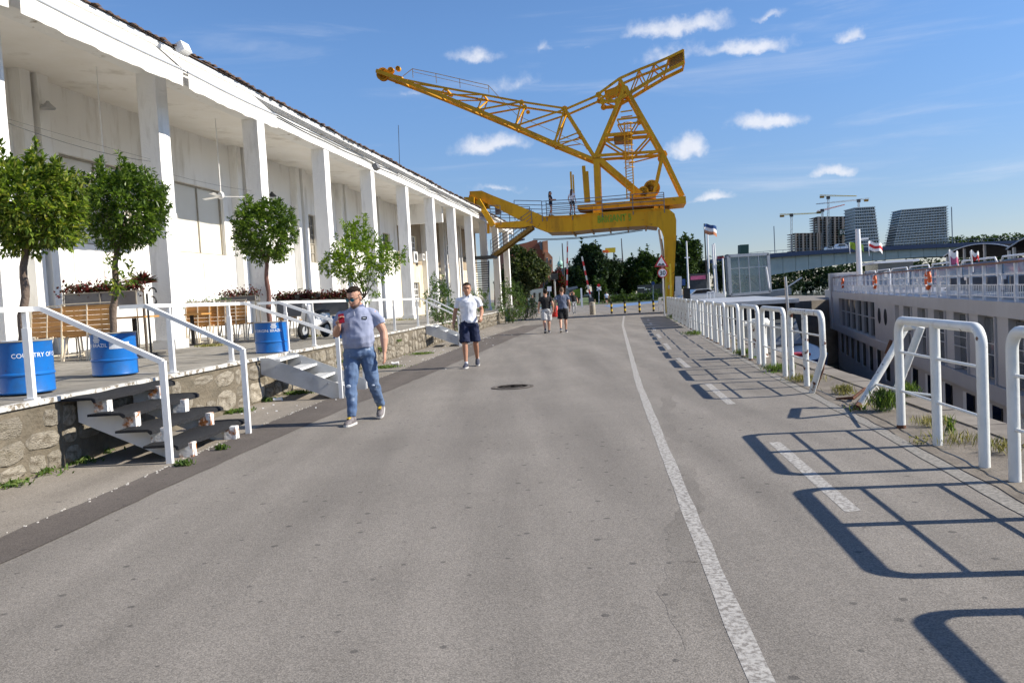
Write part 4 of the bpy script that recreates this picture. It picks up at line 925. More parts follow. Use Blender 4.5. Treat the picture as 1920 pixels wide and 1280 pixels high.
# weeds and small shrubs rooted on the terrace and the wall foot
def shrub(name, p, rx, rz, n, size, mat, label, group=None, cat='shrub', per=5, stems=5):
    t = thing(name, p, label, cat, group); p = Vector(p)
    m = MB()
    for i in range(stems):
        a = i * 2.4; m.tube([p, p + Vector((math.cos(a) * rx * .3, math.sin(a) * rx * .3, rz * .8)), p + Vector((math.cos(a) * rx * .6, math.sin(a) * rx * .6, rz * 1.5))], [.012 + size * .04, .01, .004], 5)
    m.build('stem', 'bark', t)
    crown('foliage', t, rosette_crown(p + Vector((0, 0, rz)), rx, rz, n, per, size, max(2, n // 30), .5), mat, .3); return t
shrub('shrub', G(826, 612, .6), .55, .85, 260, .13, 'leaf_shrub', 'feathery green shrub growing by the distant steel steps')
shrub('shrub', G(848, 616, .4), .8, .45, 200, .13, 'leaf_shrub', 'low spreading shrub under the rail of the distant steps')
shrub('shrub', G(962, 606, .0), .85, 1.15, 380, .16, 'leaf_shrub', 'tall feathery shrub at the far end of the stone wall')
shrub('shrub', G(985, 600, .0), .9, .7, 240, .16, 'leaf_shrub', 'low shrub at the road edge just behind the tall feathery one')
shrub('shrub', G(902, 585, .75), .5, .7, 120, .16, 'leaf_shrub', 'broad leaved sapling below the crane stairs')
def tuft(p, r, h, n, mat, label, size=.12, wide=.06, group='grass tufts at the wall and rail feet'):
    p = Vector(p); P = np.array(p) + np.stack([RNG.normal(size=n) * r * .5, RNG.normal(size=n) * r * .5, RNG.uniform(0, h * .5, n)], 1)
    D = rnd_dirs(n) * .55 + np.array([0, 0, 1.0]); s_ = size * RNG.uniform(.5, 1.3, n); P[:, 2] += s_ * .35
    me = leaves_mesh('grass_tuft', P - np.array(p), D, rnd_dirs(n), s_, wide, .1, mat); o = link('grass_tuft', me); o.location = p
    return tag(o, label, 'grass', group)
def moss(p, r, n, mat, size, name, ry=None):
    p = Vector(p); P = np.stack([RNG.normal(size=n) * r * .45, RNG.normal(size=n) * (ry or r) * .45, RNG.uniform(.005, .05, n)], 1)
    D = rnd_dirs(n) + np.array([0, 0, .7]); me = leaves_mesh(name, P, D, rnd_dirs(n), size * RNG.uniform(.5, 1.2, n), .35, .2, mat); o = link(name, me); o.location = p; return tag(o, None, None, None, 'stuff')
for (px, py, r_, n) in ((60, 890, .3, 300), (130, 868, .3, 340), (190, 850, .15, 120), (345, 873, .10, 90), (15, 912, .2, 130), (420, 775, .25, 260), (455, 772, .2, 150), (500, 752, .25, 240), (560, 738, .3, 300), (715, 690, .5, 500), (790, 664, .4, 300), (415, 843, .08, 60)):
    q = G(px, py, .006); moss(q, r_, n, 'leaf_weed', .07, 'weed_patch', r_ * .6)
for (px, py, z, r_, n) in ((590, 606, .75, .5, 300), (640, 612, .75, .5, 260), (700, 610, .75, .6, 260), (395, 650, .78, .3, 160), (760, 600, .78, .7, 260), (585, 632, .76, .35, 160)):
    moss(G(px, py, z), r_, n, 'leaf_dry', .10, 'dry_weed_patch', r_)
for k in range(9):
    y = random.uniform(17, 24); q = Vector((wallx(y) + .06, y, random.uniform(.15, .5)))
    P_ = q; moss(q, .12, 60, 'leaf_weed', .08, 'wall_weed')
# litter
for i, (px, py, s_, lab) in enumerate(((741, 684, .09, 'crumpled white paper cup lying by the stone wall'), (150, 858, .0, ''), (352, 745, .05, ''), (521, 752, .07, 'crushed white packet near the steel steps'))):
    if not lab: continue
    p = G(px, py, .006); m = MB(); m.loft([(p + Vector((-s_, 0, s_ * .5)), (0, s_ * .45, 0), (0, 0, s_ * .45)), (p + Vector((-s_ * .3, .01, s_ * .42)), (0, s_ * .5, 0), (0, 0, s_ * .3)), (p + Vector((s_, .02, s_ * .5)), (0, s_ * .55, 0), (0, 0, s_ * .5))], 9)
    tag(m.build('litter', 'litter', None, 30), lab, 'litter')
m = MB()
for i in range(90):
    y = random.uniform(9, 36); x = wallx(y) + abs(random.gauss(0, .9)) + .08
    if x > interp(STRIP_O, y) + .6: continue
    s_ = random.uniform(.004, .011) * (1 + y / 30); m.obox((x, y, .012), (s_, s_ * .3, 0), (-s_ * .3, s_, 0), (0, 0, .006))
o = m.build('paper_scraps', 'litter'); o['kind'] = 'stuff'
# manhole
p = G(961, 725, .006); t = thing('manhole_cover', p, 'round dark manhole cover in the middle of the road', 'manhole')
m = MB(); m.lathe([(.36, 0), (.36, .006), (.31, .007), (.305, .0)], p, 40); m.build('rim', 'asphalt_dark', t)
m = MB(); m.lathe([(.30, 0), (.30, .007), (.0, .008)], p, 40); cv = m.build('lid', 'asphalt_mark', t)
m = MB()
for r_ in (.27, .17): m.lathe([(r_, .0085), (r_, .011), (r_ - .012, .011), (r_ - .012, .0085)], p, 36)
for k in range(6):
    a = k * math.pi / 3; m.bar(p + Vector((math.cos(a) * .06, math.sin(a) * .06, .0095)), p + Vector((math.cos(a) * .25, math.sin(a) * .25, .0095)), .012, .003)
m.build('pattern', 'asphalt_dark', cv)
# ------------------------------------------------------------------ tubular guard rails along the quay
FX = lambda y: interp(FENCE, y)
def guard_mesh_parts(width, h=1.12, r=.042, seed=0):
    rn = random.Random(seed); fr = MB(); c = .13; k = 6
    pts = [(0, 0, 0), (0, 0, h - c - r)]
    for i in range(1, k + 1):
        a = math.pi - i * math.pi / 2 / k; pts.append((c + c * math.cos(a), 0, h - c - r + c * math.sin(a)))
    for i in range(0, k + 1):
        a = math.pi / 2 - i * math.pi / 2 / k; pts.append((width - c + c * math.cos(a), 0, h - c - r + c * math.sin(a)))
    pts.append((width, 0, 0)); fr.tube(pts, r, 14)
    mid = MB(); mid.tube([(width / 2, 0, 0), (width / 2, 0, h - r * 1.2)], r, 14)
    bars = []
    for z in (.77, .385):
        b = MB(); b.tube([(0, 0, z + .005), (width, 0, z - .005)], .0135, 8); bars.append(b)
    return fr, mid, bars
W_ = 1.86
variants = []
for vi, mat in enumerate(('guard_paint', 'guard_rusty')):
    fr, mid, bars = guard_mesh_parts(W_); variants.append((fr.mesh('frame', mat, smooth=60), mid.mesh('middle_post', mat, smooth=60), bars[0].mesh('crossbar', mat, smooth=60), bars[1].mesh('crossbar', mat, smooth=60)))
labs = {-2: 'white tubular guard rail out of frame behind the right edge', -1: 'white tubular guard rail casting the nearest shadow at lower right', 0: 'white tubular guard rail cut by the right edge of the picture', 1: 'large white tubular guard rail nearest the camera, fully in view',
        3: 'white guard rail left of the collapsed one, its near post rusted and bent', 4: 'white guard rail second in the row beyond the gap', 5: 'white guard rail third in the row beyond the gap', 6: 'white guard rail fourth in the row beyond the gap', 7: 'white guard rail fifth in the row beyond the gap',
        8: 'white guard rail sixth in the row beyond the gap', 9: 'white guard rail seventh in the row beyond the gap', 10: 'white guard rail eighth in the row beyond the gap'}
for k in range(-2, 19):
    if k == 2: continue
    y0 = 6.31 + (k - 1) * 2.33
    if y0 < -.6: continue
    y1 = y0 + 1.85; a = Vector((FX(y0), y0, 0)); b = Vector((FX(y1), y1, 0)); d = b - a
    lab = labs.get(k, 'rust streaked white guard rail number %s from the far sign post' % {11: 'eight', 12: 'seven', 13: 'six', 14: 'five', 15: 'four', 16: 'three', 17: 'two', 18: 'one'}[k] if k > 10 else '')
    t = thing('guard_rail', a, lab, 'guard rail', 'white guard rails along the quay edge')
    me = variants[1 if k > 10 or k == 3 else 0]
    t.rotation_euler = (random.uniform(-.012, .012) if k > 3 else 0, 0, math.atan2(d.y, d.x)); 
    if k == 3:
        # near post struck: kinked and rusted at its foot
        fr = MB(); h = 1.12; r = .042; c = .13; w = 1.86
        pts = [(.17, .12, 0), (.03, .05, .33), (-.02, .0, .52), (0, 0, h - c - r)]
        for i in range(1, 7): an = math.pi - i * math.pi / 12; pts.append((c + c * math.cos(an), 0, h - c - r + c * math.sin(an)))
        for i in range(7): an = math.pi / 2 - i * math.pi / 12; pts.append((w - c + c * math.cos(an), 0, h - c - r + c * math.sin(an)))
        pts.append((w, 0, 0)); fr.tube(pts, r, 14); link('frame', fr.mesh('frame', 'guard_rusty', smooth=60), t)
        pa = MB(); pa.tube([(.165, .085, .02), (.03, .01, .335), (.0, -.012, .47)], [.02, .03, .012], 8); link('rust_patch', pa.mesh('rust_patch', 'rust', smooth=60), t)
    else: link('frame', me[0], t)
    link('middle_post', me[1], t); link('crossbar', me[2], t); link('crossbar', me[3], t)
    for x_ in (0, W_ / 2, W_):
        if (k == 3 and x_ == 0) or random.random() < .6: continue
        hh = random.uniform(.006, .028); fr_ = MB(); fr_.tube([(x_, 0, 0), (x_, 0, hh), (x_, 0, hh + .012)], [.0445, .0440, .0425], 12); link('rusted_foot', fr_.mesh('rusted_foot', 'rust', smooth=60), t)
    if random.random() < .8:
        q_ = random.choice((0, W_ / 2, W_)); z_ = random.uniform(.2, .9); an_ = random.uniform(3.4, 5.6); rp_ = MB(); rp_.lathe([(random.uniform(.010, .022), 0), (.006, .004)], (q_ + .0405 * math.cos(an_), .0405 * math.sin(an_), z_), 7, axis=(math.cos(an_), math.sin(an_), 0)); link('rust_chip', rp_.mesh('rust_chip', 'rust'), t)
    if k > 11:   # far rails carry a flat plate between the posts
        p = MB(); p.bx(.05, W_ - .05, -.008, .008, .12, 1.02); link('plate', p.mesh('plate', 'guard_rusty'), t)
# the collapsed rail, leaning over the coping
t = thing('collapsed_rail', G(1610, 762), 'broken guard rail leaning over with rusted snapped feet', 'guard rail')
Pa, Pb = G(1612, 765), G(1668, 768)
ta, tb = V(1697, 616, 9.75), V(1727, 612, 9.0); k0 = V(1668, 660, 10.0)
m = MB(); m.tube([Pa + Vector((0, 0, .02)), Pa.lerp(ta, .5), ta], .042, 14); m.build('post', 'guard_rusty', t, 60)
m = MB(); m.tube([Pb + Vector((0, 0, .02)), Pb.lerp(tb, .55), tb], .042, 14); m.build('post', 'guard_rusty', t, 60)
m = MB(); m.tube([ta + Vector((-.03, .03, 0)), tb + Vector((-.04, .05, .01))], .04, 14); m.build('top_tube', 'guard_paint', t, 60)
m = MB(); m.tube([V(1633, 718, 9.9), G(1700, 735, .34), G(1760, 742, .30)], .013, 8); m.build('crossbar', 'guard_paint', t, 60)
m = MB(); m.tube([V(1640, 722, 9.9), G(1660, 745, .02)], .013, 8); m.build('crossbar', 'guard_paint', t, 60)
m = MB(); m.tube([G(1568, 747, .02), G(1600, 746, .05), G(1622, 728, .14)], [.012, .024, .018], 8); m.tube([G(1606, 766, .02), G(1616, 752, .05), G(1621, 744, .09)], [.045, .0435, .015], 8); m.build('torn_foot', 'rust', t, 60)
m = MB(); m.tube([V(1668, 642, 9.8) + Vector((.0, -.04, .03)), V(1660, 662, 9.85) + Vector((0, -.04, 0))], [.02, .03], 8); m.build('rust_patch', 'rust', t, 60)
# low pipe rail on the coping edge
# weeds along the apron
for i, (px, py, r_, h, n, mt, lab) in enumerate(((1658, 770, .14, .36, 260, 'leaf_weed', 'tall green weed clump under the collapsed rail'), (1700, 745, .12, .22, 120, 'leaf_weed', 'green weed clump behind the near guard rail'), (1582, 738, .13, .12, 160, 'leaf_dry', 'dry yellow tuft right of the bent post'),
        (1745, 800, .16, .09, 90, 'leaf_dry', 'dry yellow grass between the posts of the nearest full rail'), (1780, 815, .05, .22, 26, 'leaf_weed', 'single green stalk beside the middle post of the near rail'), (1880, 850, .14, .12, 80, 'leaf_dry', 'dry yellow grass left of the rail cut by the frame'),
        (1800, 830, .25, .05, 80, 'leaf_dry', 'flat dry grass strip behind the near rail'), (1395, 665, .16, .10, 220, 'leaf_weed', 'green tuft at the foot of the third rail beyond the gap'), (1460, 695, .22, .08, 200, 'leaf_weed', 'low green tuft by the second rail beyond the gap'),
        (1300, 628, .3, .12, 200, 'leaf_weed', 'green tuft at the foot of a far guard rail'), (1262, 597, .35, .3, 260, 'leaf_weed', 'green weeds near the sign post'), (1508, 715, .25, .07, 200, 'leaf_dry', 'dry grass beside the bent rail'))):
    tuft(G(px, py, .006), r_, h, n * 2, mt, lab, .10 if mt == 'leaf_dry' else .12, .03 if mt == 'leaf_dry' else .06, 'weeds along the quay rail')
for i in range(40):
    y = random.uniform(6, 45); moss(Vector((FX(y) + random.uniform(-.12, .5), y, .006)), random.uniform(.08, .22), 34, random.choice(['leaf_dry', 'leaf_weed', 'leaf_dry']), .05, 'apron_weeds')
m = MB(); p = G(1412, 640, 0); p = Vector((quay(16.5) - .55, 17.2, 0))
t = thing('mooring_bollard', p, 'weathered white mooring bollard behind the guard rails', 'bollard')
m.lathe([(.17, 0), (.15, .05), (.14, .4), (.15, .62), (.2, .66), (.21, .74), (.17, .8), (.0, .81)], p, 20); m.build('post', 'guard_rusty', t, 50)
m = MB(); m.tube([p + Vector((-.3, 0, .7)), p + Vector((.3, 0, .7))], .05, 10); m.build('horn', 'guard_paint', t, 60)
# ------------------------------------------------------------------ harbour portal crane
KE = Vector((.9886, -.15, 0)).normalized(); KF = Vector((-KE.y, KE.x, 0)); KO = Vector((4, 54.5, 0))
def KP(px, py, dep=0.0): return onplane(px, py, KO + KF * dep, KF)
Z6 = lambda x, y, d=0.0: KP(860 + x / 4.174, 330 + y / 4.174, d)
Z5 = lambda x, y, d=0.0: KP(690 + x / 3.1475, 80 + y / 3.1475, d)
cr = thing('harbour_crane', KP(1262, 586), 'yellow harbour crane spanning the road with its jib raised to the left', 'crane')
# portal: two plate girders, soffit, leg
leg_out = [(1600, 255), (1650, 262), (1690, 295), (1703, 345), (1703, 450), (1692, 700), (1674, 1068), (1626, 1068), (1600, 480), (1588, 430), (1560, 398), (1510, 386)]
girder = [(680, 319), (890, 312), (1110, 290), (1360, 272)] + leg_out + [(1300, 397), (1080, 412), (850, 438), (740, 448), (690, 440)]
arm = [(85, 120), (180, 115), (260, 150), (440, 220), (680, 319), (690, 440), (560, 390), (400, 305), (240, 222), (85, 158)]
def panels(outline_top, outline_bot, name, dep, th):
    for (a, b), (c, d) in zip(zip(outline_top, outline_top[1:]), zip(outline_bot, outline_bot[1:])):
        m = MB(); m.prism([Z6(*a, dep), Z6(*b, dep), Z6(*d, dep), Z6(*c, dep)], KF * th); m.build(name, 'crane_yellow', cr)
tops = [(680, 319), (890, 312), (1036, 297), (1180, 285), (1325, 275), (1470, 265), (1600, 255)]
bots = [(692, 440), (890, 434), (1040, 417), (1180, 406), (1325, 396), (1470, 388), (1560, 398)]
for dep in (0.0, 3.7):
    panels(tops, bots, 'girder_plate', dep, .25)
    m = MB(); m.prism([Z6(*p, dep) for p in [(1600, 255), (1650, 262), (1690, 295), (1703, 345), (1703, 450), (1605, 480), (1588, 430), (1560, 398)]], KF * .25); m.build('corner_plate', 'crane_yellow', cr)
    m = MB(); m.prism([Z6(*p, dep + .01) for p in [(1703, 450), (1692, 700), (1674, 1068), (1626, 1068), (1605, 480)]], KF * .23); m.build('leg_plate', 'crane_yellow', cr)
    if dep == 0.0:
        for a, b, c, d in (((85, 120), (260, 150), (240, 222), (85, 158)), ((260, 150), (440, 222), (400, 305), (240, 222)), ((440, 222), (680, 319), (690, 440), (400, 305))):
            pts = [Z6(*p, dep + .02) for p in ((a, (180, 115), b, c, d) if a == (85, 120) else (a, b, c, d))]; m = MB(); m.prism(pts, KF * .35); m.build('arm_plate', 'crane_yellow', cr)
    else:
        m = MB(); m.prism([Z6(*p, dep + .02) for p in arm], KF * .35); m.build('arm_plate', 'crane_yellow', cr)
# flange strips
m = MB()
for a, b in zip(tops, tops[1:]): m.bar(Z6(*a, .1), Z6(*b, .1), .46, .06)
m.build('top_flange', 'crane_yellow', cr)
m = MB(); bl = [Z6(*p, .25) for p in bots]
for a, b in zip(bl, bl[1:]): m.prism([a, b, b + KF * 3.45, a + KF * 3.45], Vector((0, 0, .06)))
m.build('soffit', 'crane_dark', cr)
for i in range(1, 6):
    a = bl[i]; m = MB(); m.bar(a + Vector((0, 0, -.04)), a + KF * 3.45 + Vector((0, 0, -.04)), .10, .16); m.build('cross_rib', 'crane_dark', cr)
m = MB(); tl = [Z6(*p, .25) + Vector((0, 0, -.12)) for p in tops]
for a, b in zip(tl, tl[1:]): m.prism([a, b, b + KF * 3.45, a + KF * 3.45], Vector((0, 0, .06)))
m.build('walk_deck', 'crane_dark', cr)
m = MB()
for a, b in (((1703, 450), (1692, 700)), ((1692, 700), (1674, 1068))): m.prism([Z6(*a, .25), Z6(*b, .25), Z6(*b, 3.7), Z6(*a, 3.7)], -KE * .1)
m.prism([Z6(1605, 480, .25), Z6(1626, 1068, .25), Z6(1626, 1068, 3.7), Z6(1605, 480, 3.7)], KE * .1)
m.build('leg_side', 'crane_yellow', cr)
# stiffener seams on the web
for a, b in zip(tops[1:-1], bots[1:-1]):
    m = MB(); m.bar(Z6(*a, -.02) , Z6(*b, -.02), .05, .05, up=KF); m.build('stiffener', 'crane_yellow', cr)
m = MB(); m.bar(Z6(1600, 490, -.015), Z6(1700, 488, -.015), .03, .03); m.build('stiffener', 'crane_yellow', cr)
# bearing block on the warehouse roof
m = MB()
for (a, b, c, d, dp, th) in ((40, 165, 120, 215, -.2, 1.0), (80, 150, 190, 230, .2, .6), (100, 180, 230, 250, 1.2, .8)):
    m.prism([Z6(a, b, dp), Z6(c, b, dp), Z6(c, d, dp), Z6(a, d, dp)], KF * th)
m.build('bearing_block', 'crane_yellow', cr)
m = MB(); m.bar(Z6(150, 190, -.25), Z6(270, 390, -.25), .34, .3, up=KF); m.build('diagonal_strut', 'crane_yellow', cr)
m = MB(); m.prism([Z6(285, 365, -.1), Z6(500, 350, -.1), Z6(600, 385, -.1), Z6(490, 402, -.1), Z6(285, 402, -.1)], KF * 1.4); m.build('walkway_beam', 'crane_yellow', cr)
m = MB(); m.bar(Z6(232, 375, .2), Z6(232, 450, .2), .16); m.build('hanger', 'crane_yellow', cr)
# handrails
def rail(lst, nb, h, dep, name='handrail', r=.022):
    base = [Z6(*p, dep) for p in lst]; m = MB()
    for k in range(nb):
        off = Vector((0, 0, h * (k + 1) / nb))
        for a, b in zip(base, base[1:]): m.bar(a + off, b + off, r * 2)
    m.build(name, 'rail_steel', cr)
    for p in base:
        m = MB(); m.bar(p - Vector((0, 0, .25)), p + Vector((0, 0, h)), .05); m.build('rail_post', 'rail_steel', cr)
rail([(655, 325), (690, 322), (890, 312), (1125, 292), (1365, 272), (1610, 257)], 4, 1.05, -.06)
rail([(440, 320), (655, 325)], 4, 1.1, 1.0)
rail([(690, 330), (890, 318), (1365, 282), (1610, 262)], 4, 1.0, 3.9)
rail([(250, 345), (400, 350), (560, 350)], 5, .95, 1.5, r=.018)
rail([(250, 350), (330, 350)], 4, 1.0, -.3, r=.018)
# stairs from the roof walkway to a landing, then to the ground
st0, st1 = Z6(575, 398, 0.0), Z6(255, 635, 0.0)
for dep in (0.0, 1.1):
    m = MB(); m.bar(st0 + KF * dep, st1 + KF * dep, .08, .22); m.build('stair_stringer', 'crane_dark', cr)
for i in range(15):
    p = st0.lerp(st1, (i + .5) / 15); m = MB(); m.obox(p + KF * .55 + Vector((0, 0, .12)), KE * .17, KF * .5, Vector((0, 0, .02))); m.build('stair_tread', 'rail_steel', cr)
for dep in (0.0, 1.1):
    m = MB()
    for k in range(4): m.bar(st0 + KF * dep + Vector((0, 0, .35 + .25 * k)), st1 + KF * dep + Vector((0, 0, .35 + .25 * k)), .03)
    for q in (0, .25, .5, .75, 1): p = st0.lerp(st1, q) + KF * dep; m.bar(p, p + Vector((0, 0, 1.15)), .04)
    m.build('stair_rail', 'rail_steel', cr)
lp = Z6(175, 640, .4); m = MB(); m.obox(lp, KE * 1.0, KF * .7, Vector((0, 0, .09))); m.build('landing', 'dark_steel', cr)
f0, f1 = Z6(150, 665, -.3), Z6(178, 905, -.3); f0 += KF * 1.4; f1.z = max(f1.z, .8)
for sx in (-.5, .5):
    m = MB(); m.bar(f0 + KE * sx, f1 + KE * sx, .06, .22); m.build('stair_stringer', 'dark_steel', cr)
for i in range(13):
    p = f0.lerp(f1, (i + .5) / 13); m = MB(); m.obox(p, KE * .46, KF * .14, Vector((0, 0, .025))); m.build('stair_tread', 'dark_steel', cr)
# slewing deck
m = MB(); m.prism([Z5(1235, 962, .4), Z5(1875, 905, .4), Z5(1878, 948, .4), Z5(1780, 958, .4), Z5(1290, 985, .4), Z5(1235, 980, .4)], KF * 3.0); m.build('slewing_deck', 'crane_yellow', cr)
m = MB(); m.prism([Z5(1330, 975, .9), Z5(1780, 950, .9), Z5(1780, 975, .9), Z5(1330, 992, .9)], KF * 2.0); m.build('slewing_ring', 'crane_dark', cr)
for x in (1340, 1365, 1700, 1735):
    m = MB(); m.bar(Z5(x, 965, .5), Z5(x, 1008, .5), .28, .3); m.build('bogie', 'crane_yellow', cr)
DF, SEP = 1.1, 1.7
def mem(name, a, b, w=.18, h=None, front=True, rear=True, mat='crane_yellow', taper=0.0):
    pa, pb = Z5(*a, DF), Z5(*b, DF)
    if 'brace' in name: w *= .8
    for on, off in ((front, 0), (rear, SEP)):
        if on:
            m = MB(); m.bar(pa + KF * off, pb + KF * off, w, h or w, up=KF); m.build(name, mat, cr)
# tower
for a, b, w in (((1515, 262), (1338, 680), .24), ((1518, 262), (1742, 655), .24), ((1742, 655), (1860, 905), .22), ((1740, 655), (1688, 895), .24), ((1348, 690), (1358, 945), .40), ((1368, 690), (1610, 895), .34)): mem('tower_leg', a, b, w)
for a, b, w in (((1395, 548), (1672, 525), .26), ((1340, 668), (1742, 640), .22), ((1470, 455), (1602, 440), .14), ((1490, 410), (1560, 400), .10), ((1390, 570), (1535, 660), .14), ((1670, 540), (1560, 665), .14), ((1470, 455), (1510, 530), .10), ((1600, 445), (1550, 530), .10), ((1340, 660), (1540, 665), .10), ((1740, 640), (1540, 690), .10)): mem('tower_brace', a, b, w)
for (x, y) in ((1395, 548), (1672, 525), (1340, 672), (1742, 645), (1515, 285)):
    p = Z5(x, y, DF); m = MB(); m.bar(p, p + KF * SEP, .16); m.build('tower_tie', 'crane_yellow', cr)
m = MB(); a = Z5(1450, 545, DF + .1); b = Z5(1560, 540, DF + .1); m.prism([a, b, b - Vector((0, 0, .42)), a - Vector((0, 0, .42))], KF * 1.4); m.build('platform_box', 'crane_dark', cr)
# gusset plates at the nodes
for (x, y, r_) in ((1515, 275, .34), (1345, 680, .40), (1740, 660, .38), (1160, 392, .28), (905, 352, .22), (925, 378, .18), (1100, 590, .24), (870, 490, .22), (645, 395, .2), (460, 275, .18), (1360, 308, .26), (1385, 348, .26), (1245, 530, .2), (1600, 442, .2)):
    p = Z5(x, y, DF - .02)
    for off in (0, SEP):
        m = MB(); m.lathe([(r_ * .8, 0), (r_ * .8, .05)], p + KF * off, 8, axis=KF); m.build('gusset', 'crane_yellow', cr)
# ladder
la, lb = (1512, 470), (1528, 920); ra, rb = (1550, 468), (1570, 905); d_ = DF - .5
m = MB(); m.bar(Z5(*la, d_), Z5(*lb, d_), .07); m.bar(Z5(*ra, d_), Z5(*rb, d_), .07); m.build('ladder_rail', 'crane_yellow', cr)
for i in range(27):
    q = (i + .5) / 27; m = MB(); m.bar(Z5(lerp(la[0], lb[0], q), lerp(la[1], lb[1], q), d_), Z5(lerp(ra[0], rb[0], q), lerp(ra[1], rb[1], q), d_), .04); m.build('rung', 'crane_yellow', cr)
for i in range(9):
    q = i / 8 * .62; p = Z5(lerp(1531, 1549, q), lerp(478, 900, q), d_); m = MB(); rr = .33
    m.tube([p + KE * rr * math.sin(t_) * 1.0 - KF * rr * (1 - math.cos(t_)) * .9 for t_ in [-math.pi / 2 + k * math.pi / 10 for k in range(11)]] if False else [p + KE * .33 * math.cos(t_) - KF * .5 * math.sin(t_) for t_ in [k * math.pi / 8 for k in range(9)]], .02, 5); m.build('ladder_hoop', 'crane_yellow', cr)
for k in (2, 4, 6):
    t_ = k * math.pi / 8; o_ = KE * .33 * math.cos(t_) - KF * .5 * math.sin(t_); m = MB(); m.bar(Z5(1531, 478, d_) + o_, Z5(1542, 740, d_) + o_, .03); m.build('ladder_hoop', 'crane_yellow', cr)
# winch
def wheel(c, r_, dep, th=.25, name='rope_wheel'):
    p = Z5(*c, dep); m = MB(); m.lathe([(r_ * .82, 0), (r_, .0), (r_, .05), (r_ * .9, .07), (r_ * .9, th - .07), (r_, th - .05), (r_, th), (r_ * .82, th), (r_ * .82, 0)], p, 26, axis=KF); wv = m.build(name, 'crane_yellow', cr, 40)
    for k in range(6):
        a = k * math.pi / 3 + .3; m = MB(); m.bar(p + KF * th / 2, p + KF * th / 2 + (KE * math.cos(a) + Vector((0, 0, math.sin(a)))) * r_ * .84, .09, .09); m.build('spoke', 'crane_yellow', wv)
    m = MB(); m.lathe([(r_ * .2, -.06), (r_ * .2, th + .06)], p, 12, axis=KF); m.build('hub', 'crane_dark', wv)
wheel((1675, 858), .54, 1.2, .5); wheel((1625, 878), .34, 1.0, .3)
wheel((85, 185), .44, 1.8, .35, 'sheave'); wheel((132, 163), .22, 1.8, .3, 'sheave'); wheel((175, 152), .17, 1.8, .3, 'sheave')
m = MB(); m.prism([Z5(1545, 885, 1.0), Z5(1700, 880, 1.0), Z5(1700, 915, 1.0), Z5(1545, 925, 1.0)], KF * 1.6); m.build('winch_frame', 'crane_yellow', cr)
# jib
low = [(1325, 685), (1100, 592), (870, 492), (645, 398), (425, 308), (200, 222), (50, 165)]
upp = [(1160, 388), (905, 350), (680, 308), (455, 268), (120, 200)]
for a, b in zip(low, low[1:]): mem('jib_chord', a, b, .21)
for a, b in zip(upp, upp[1:]): mem('jib_chord', a, b, .12)
mem('jib_chord', (1160, 388), (1335, 668), .18)
for a, b, w in (((1160, 388), (1100, 592), .14), ((1160, 395), (870, 492), .13), ((905, 350), (870, 492), .11), ((905, 350), (645, 398), .13), ((680, 308), (645, 398), .10), ((680, 308), (425, 308), .10), ((455, 268), (425, 308), .10), ((455, 270), (250, 240), .09), ((1245, 530), (1115, 580), .10), ((1245, 530), (1285, 605), .08), ((1245, 572), (1110, 592), .08)): mem('jib_brace', a, b, w)
for (x, y) in low[1:-1] + upp[:-1] + [(1335, 668), (1245, 530)]:
    p = Z5(x, y, DF); m = MB(); m.bar(p, p + KF * SEP, .11); m.build('jib_tie', 'crane_yellow', cr)
for (a, b) in zip(low[1:5], upp[:4]):
    p, q = Z5(*a, DF), Z5(*b, DF); m = MB(); m.bar(p, q + KF * SEP, .08); m.build('jib_brace', 'crane_yellow', cr)
for (a, b) in zip(low[0:5], low[1:6]):
    p, q = Z5(*a, DF), Z5(*b, DF); m = MB(); m.bar(p, q + KF * SEP, .09); m.bar(p + KF * SEP, q, .09); m.build('jib_brace', 'crane_yellow', cr)
hr = [(205, 200), (262, 155), (400, 183), (540, 215), (710, 253), (770, 318)]
for off in (0, .9):
    m = MB()
    for a, b in zip(hr, hr[1:]): m.bar(Z5(*a, DF + off), Z5(*b, DF + off), .035)
    for (x, y), yl in zip(hr[1:-1], (208, 240, 268, 300)): m.bar(Z5(x, y, DF + off), Z5(x + 4, yl, DF + off), .035)
    m.bar(Z5(262, 172, DF + off), Z5(710, 275, DF + off), .025); m.bar(Z5(770, 318, DF + off), Z5(880, 430, DF + off), .03); m.bar(Z5(880, 430, DF + off), Z5(1290, 615, DF + off), .03)
    m.build('jib_handrail', 'crane_yellow', cr)
m = MB(); m.prism([Z5(45, 160, DF + .4), Z5(200, 200, DF + .4), Z5(200, 225, DF + .4), Z5(45, 178, DF + .4)], KF * .9); m.build('jib_head', 'crane_yellow', cr)
# tie rods and counter jib
mem('tie_rod', (1170, 392), (1355, 312), .13)
cu = [(1358, 305), (1485, 212), (1600, 160), (1690, 125), (1775, 88), (1862, 45)]; cl = [(1388, 350), (1460, 345), (1545, 298), (1640, 240), (1750, 175), (1866, 118)]
for a, b in zip(cu, cu[1:]): mem('counter_jib_chord', a, b, .15)
for a, b in zip(cl, cl[1:]): mem('counter_jib_chord', a, b, .20)
for a, b in ((cu[0], cl[0]), (cu[1], cl[1]), (cu[1], cl[2]), (cu[2], cl[2]), (cu[2], cl[3]), (cu[3], cl[3]), (cu[3], cl[4]), (cu[4], cl[4]), (cu[5], cl[5]), (cu[0], cl[1])): mem('counter_jib_brace', a, b, .10)
for q in cu + cl:
    p = Z5(*q, DF); m = MB(); m.bar(p, p + KF * SEP, .10); m.build('counter_jib_tie', 'crane_yellow', cr)
mem('counter_jib_brace', (1485, 212), (1535, 300), .24)
m = MB(); m.prism([Z5(1780, 90, DF + .3), Z5(1862, 55, DF + .3), Z5(1866, 100, DF + .3), Z5(1780, 140, DF + .3)], KF * 1.0); m.build('counterweight', 'crane_dark', cr)
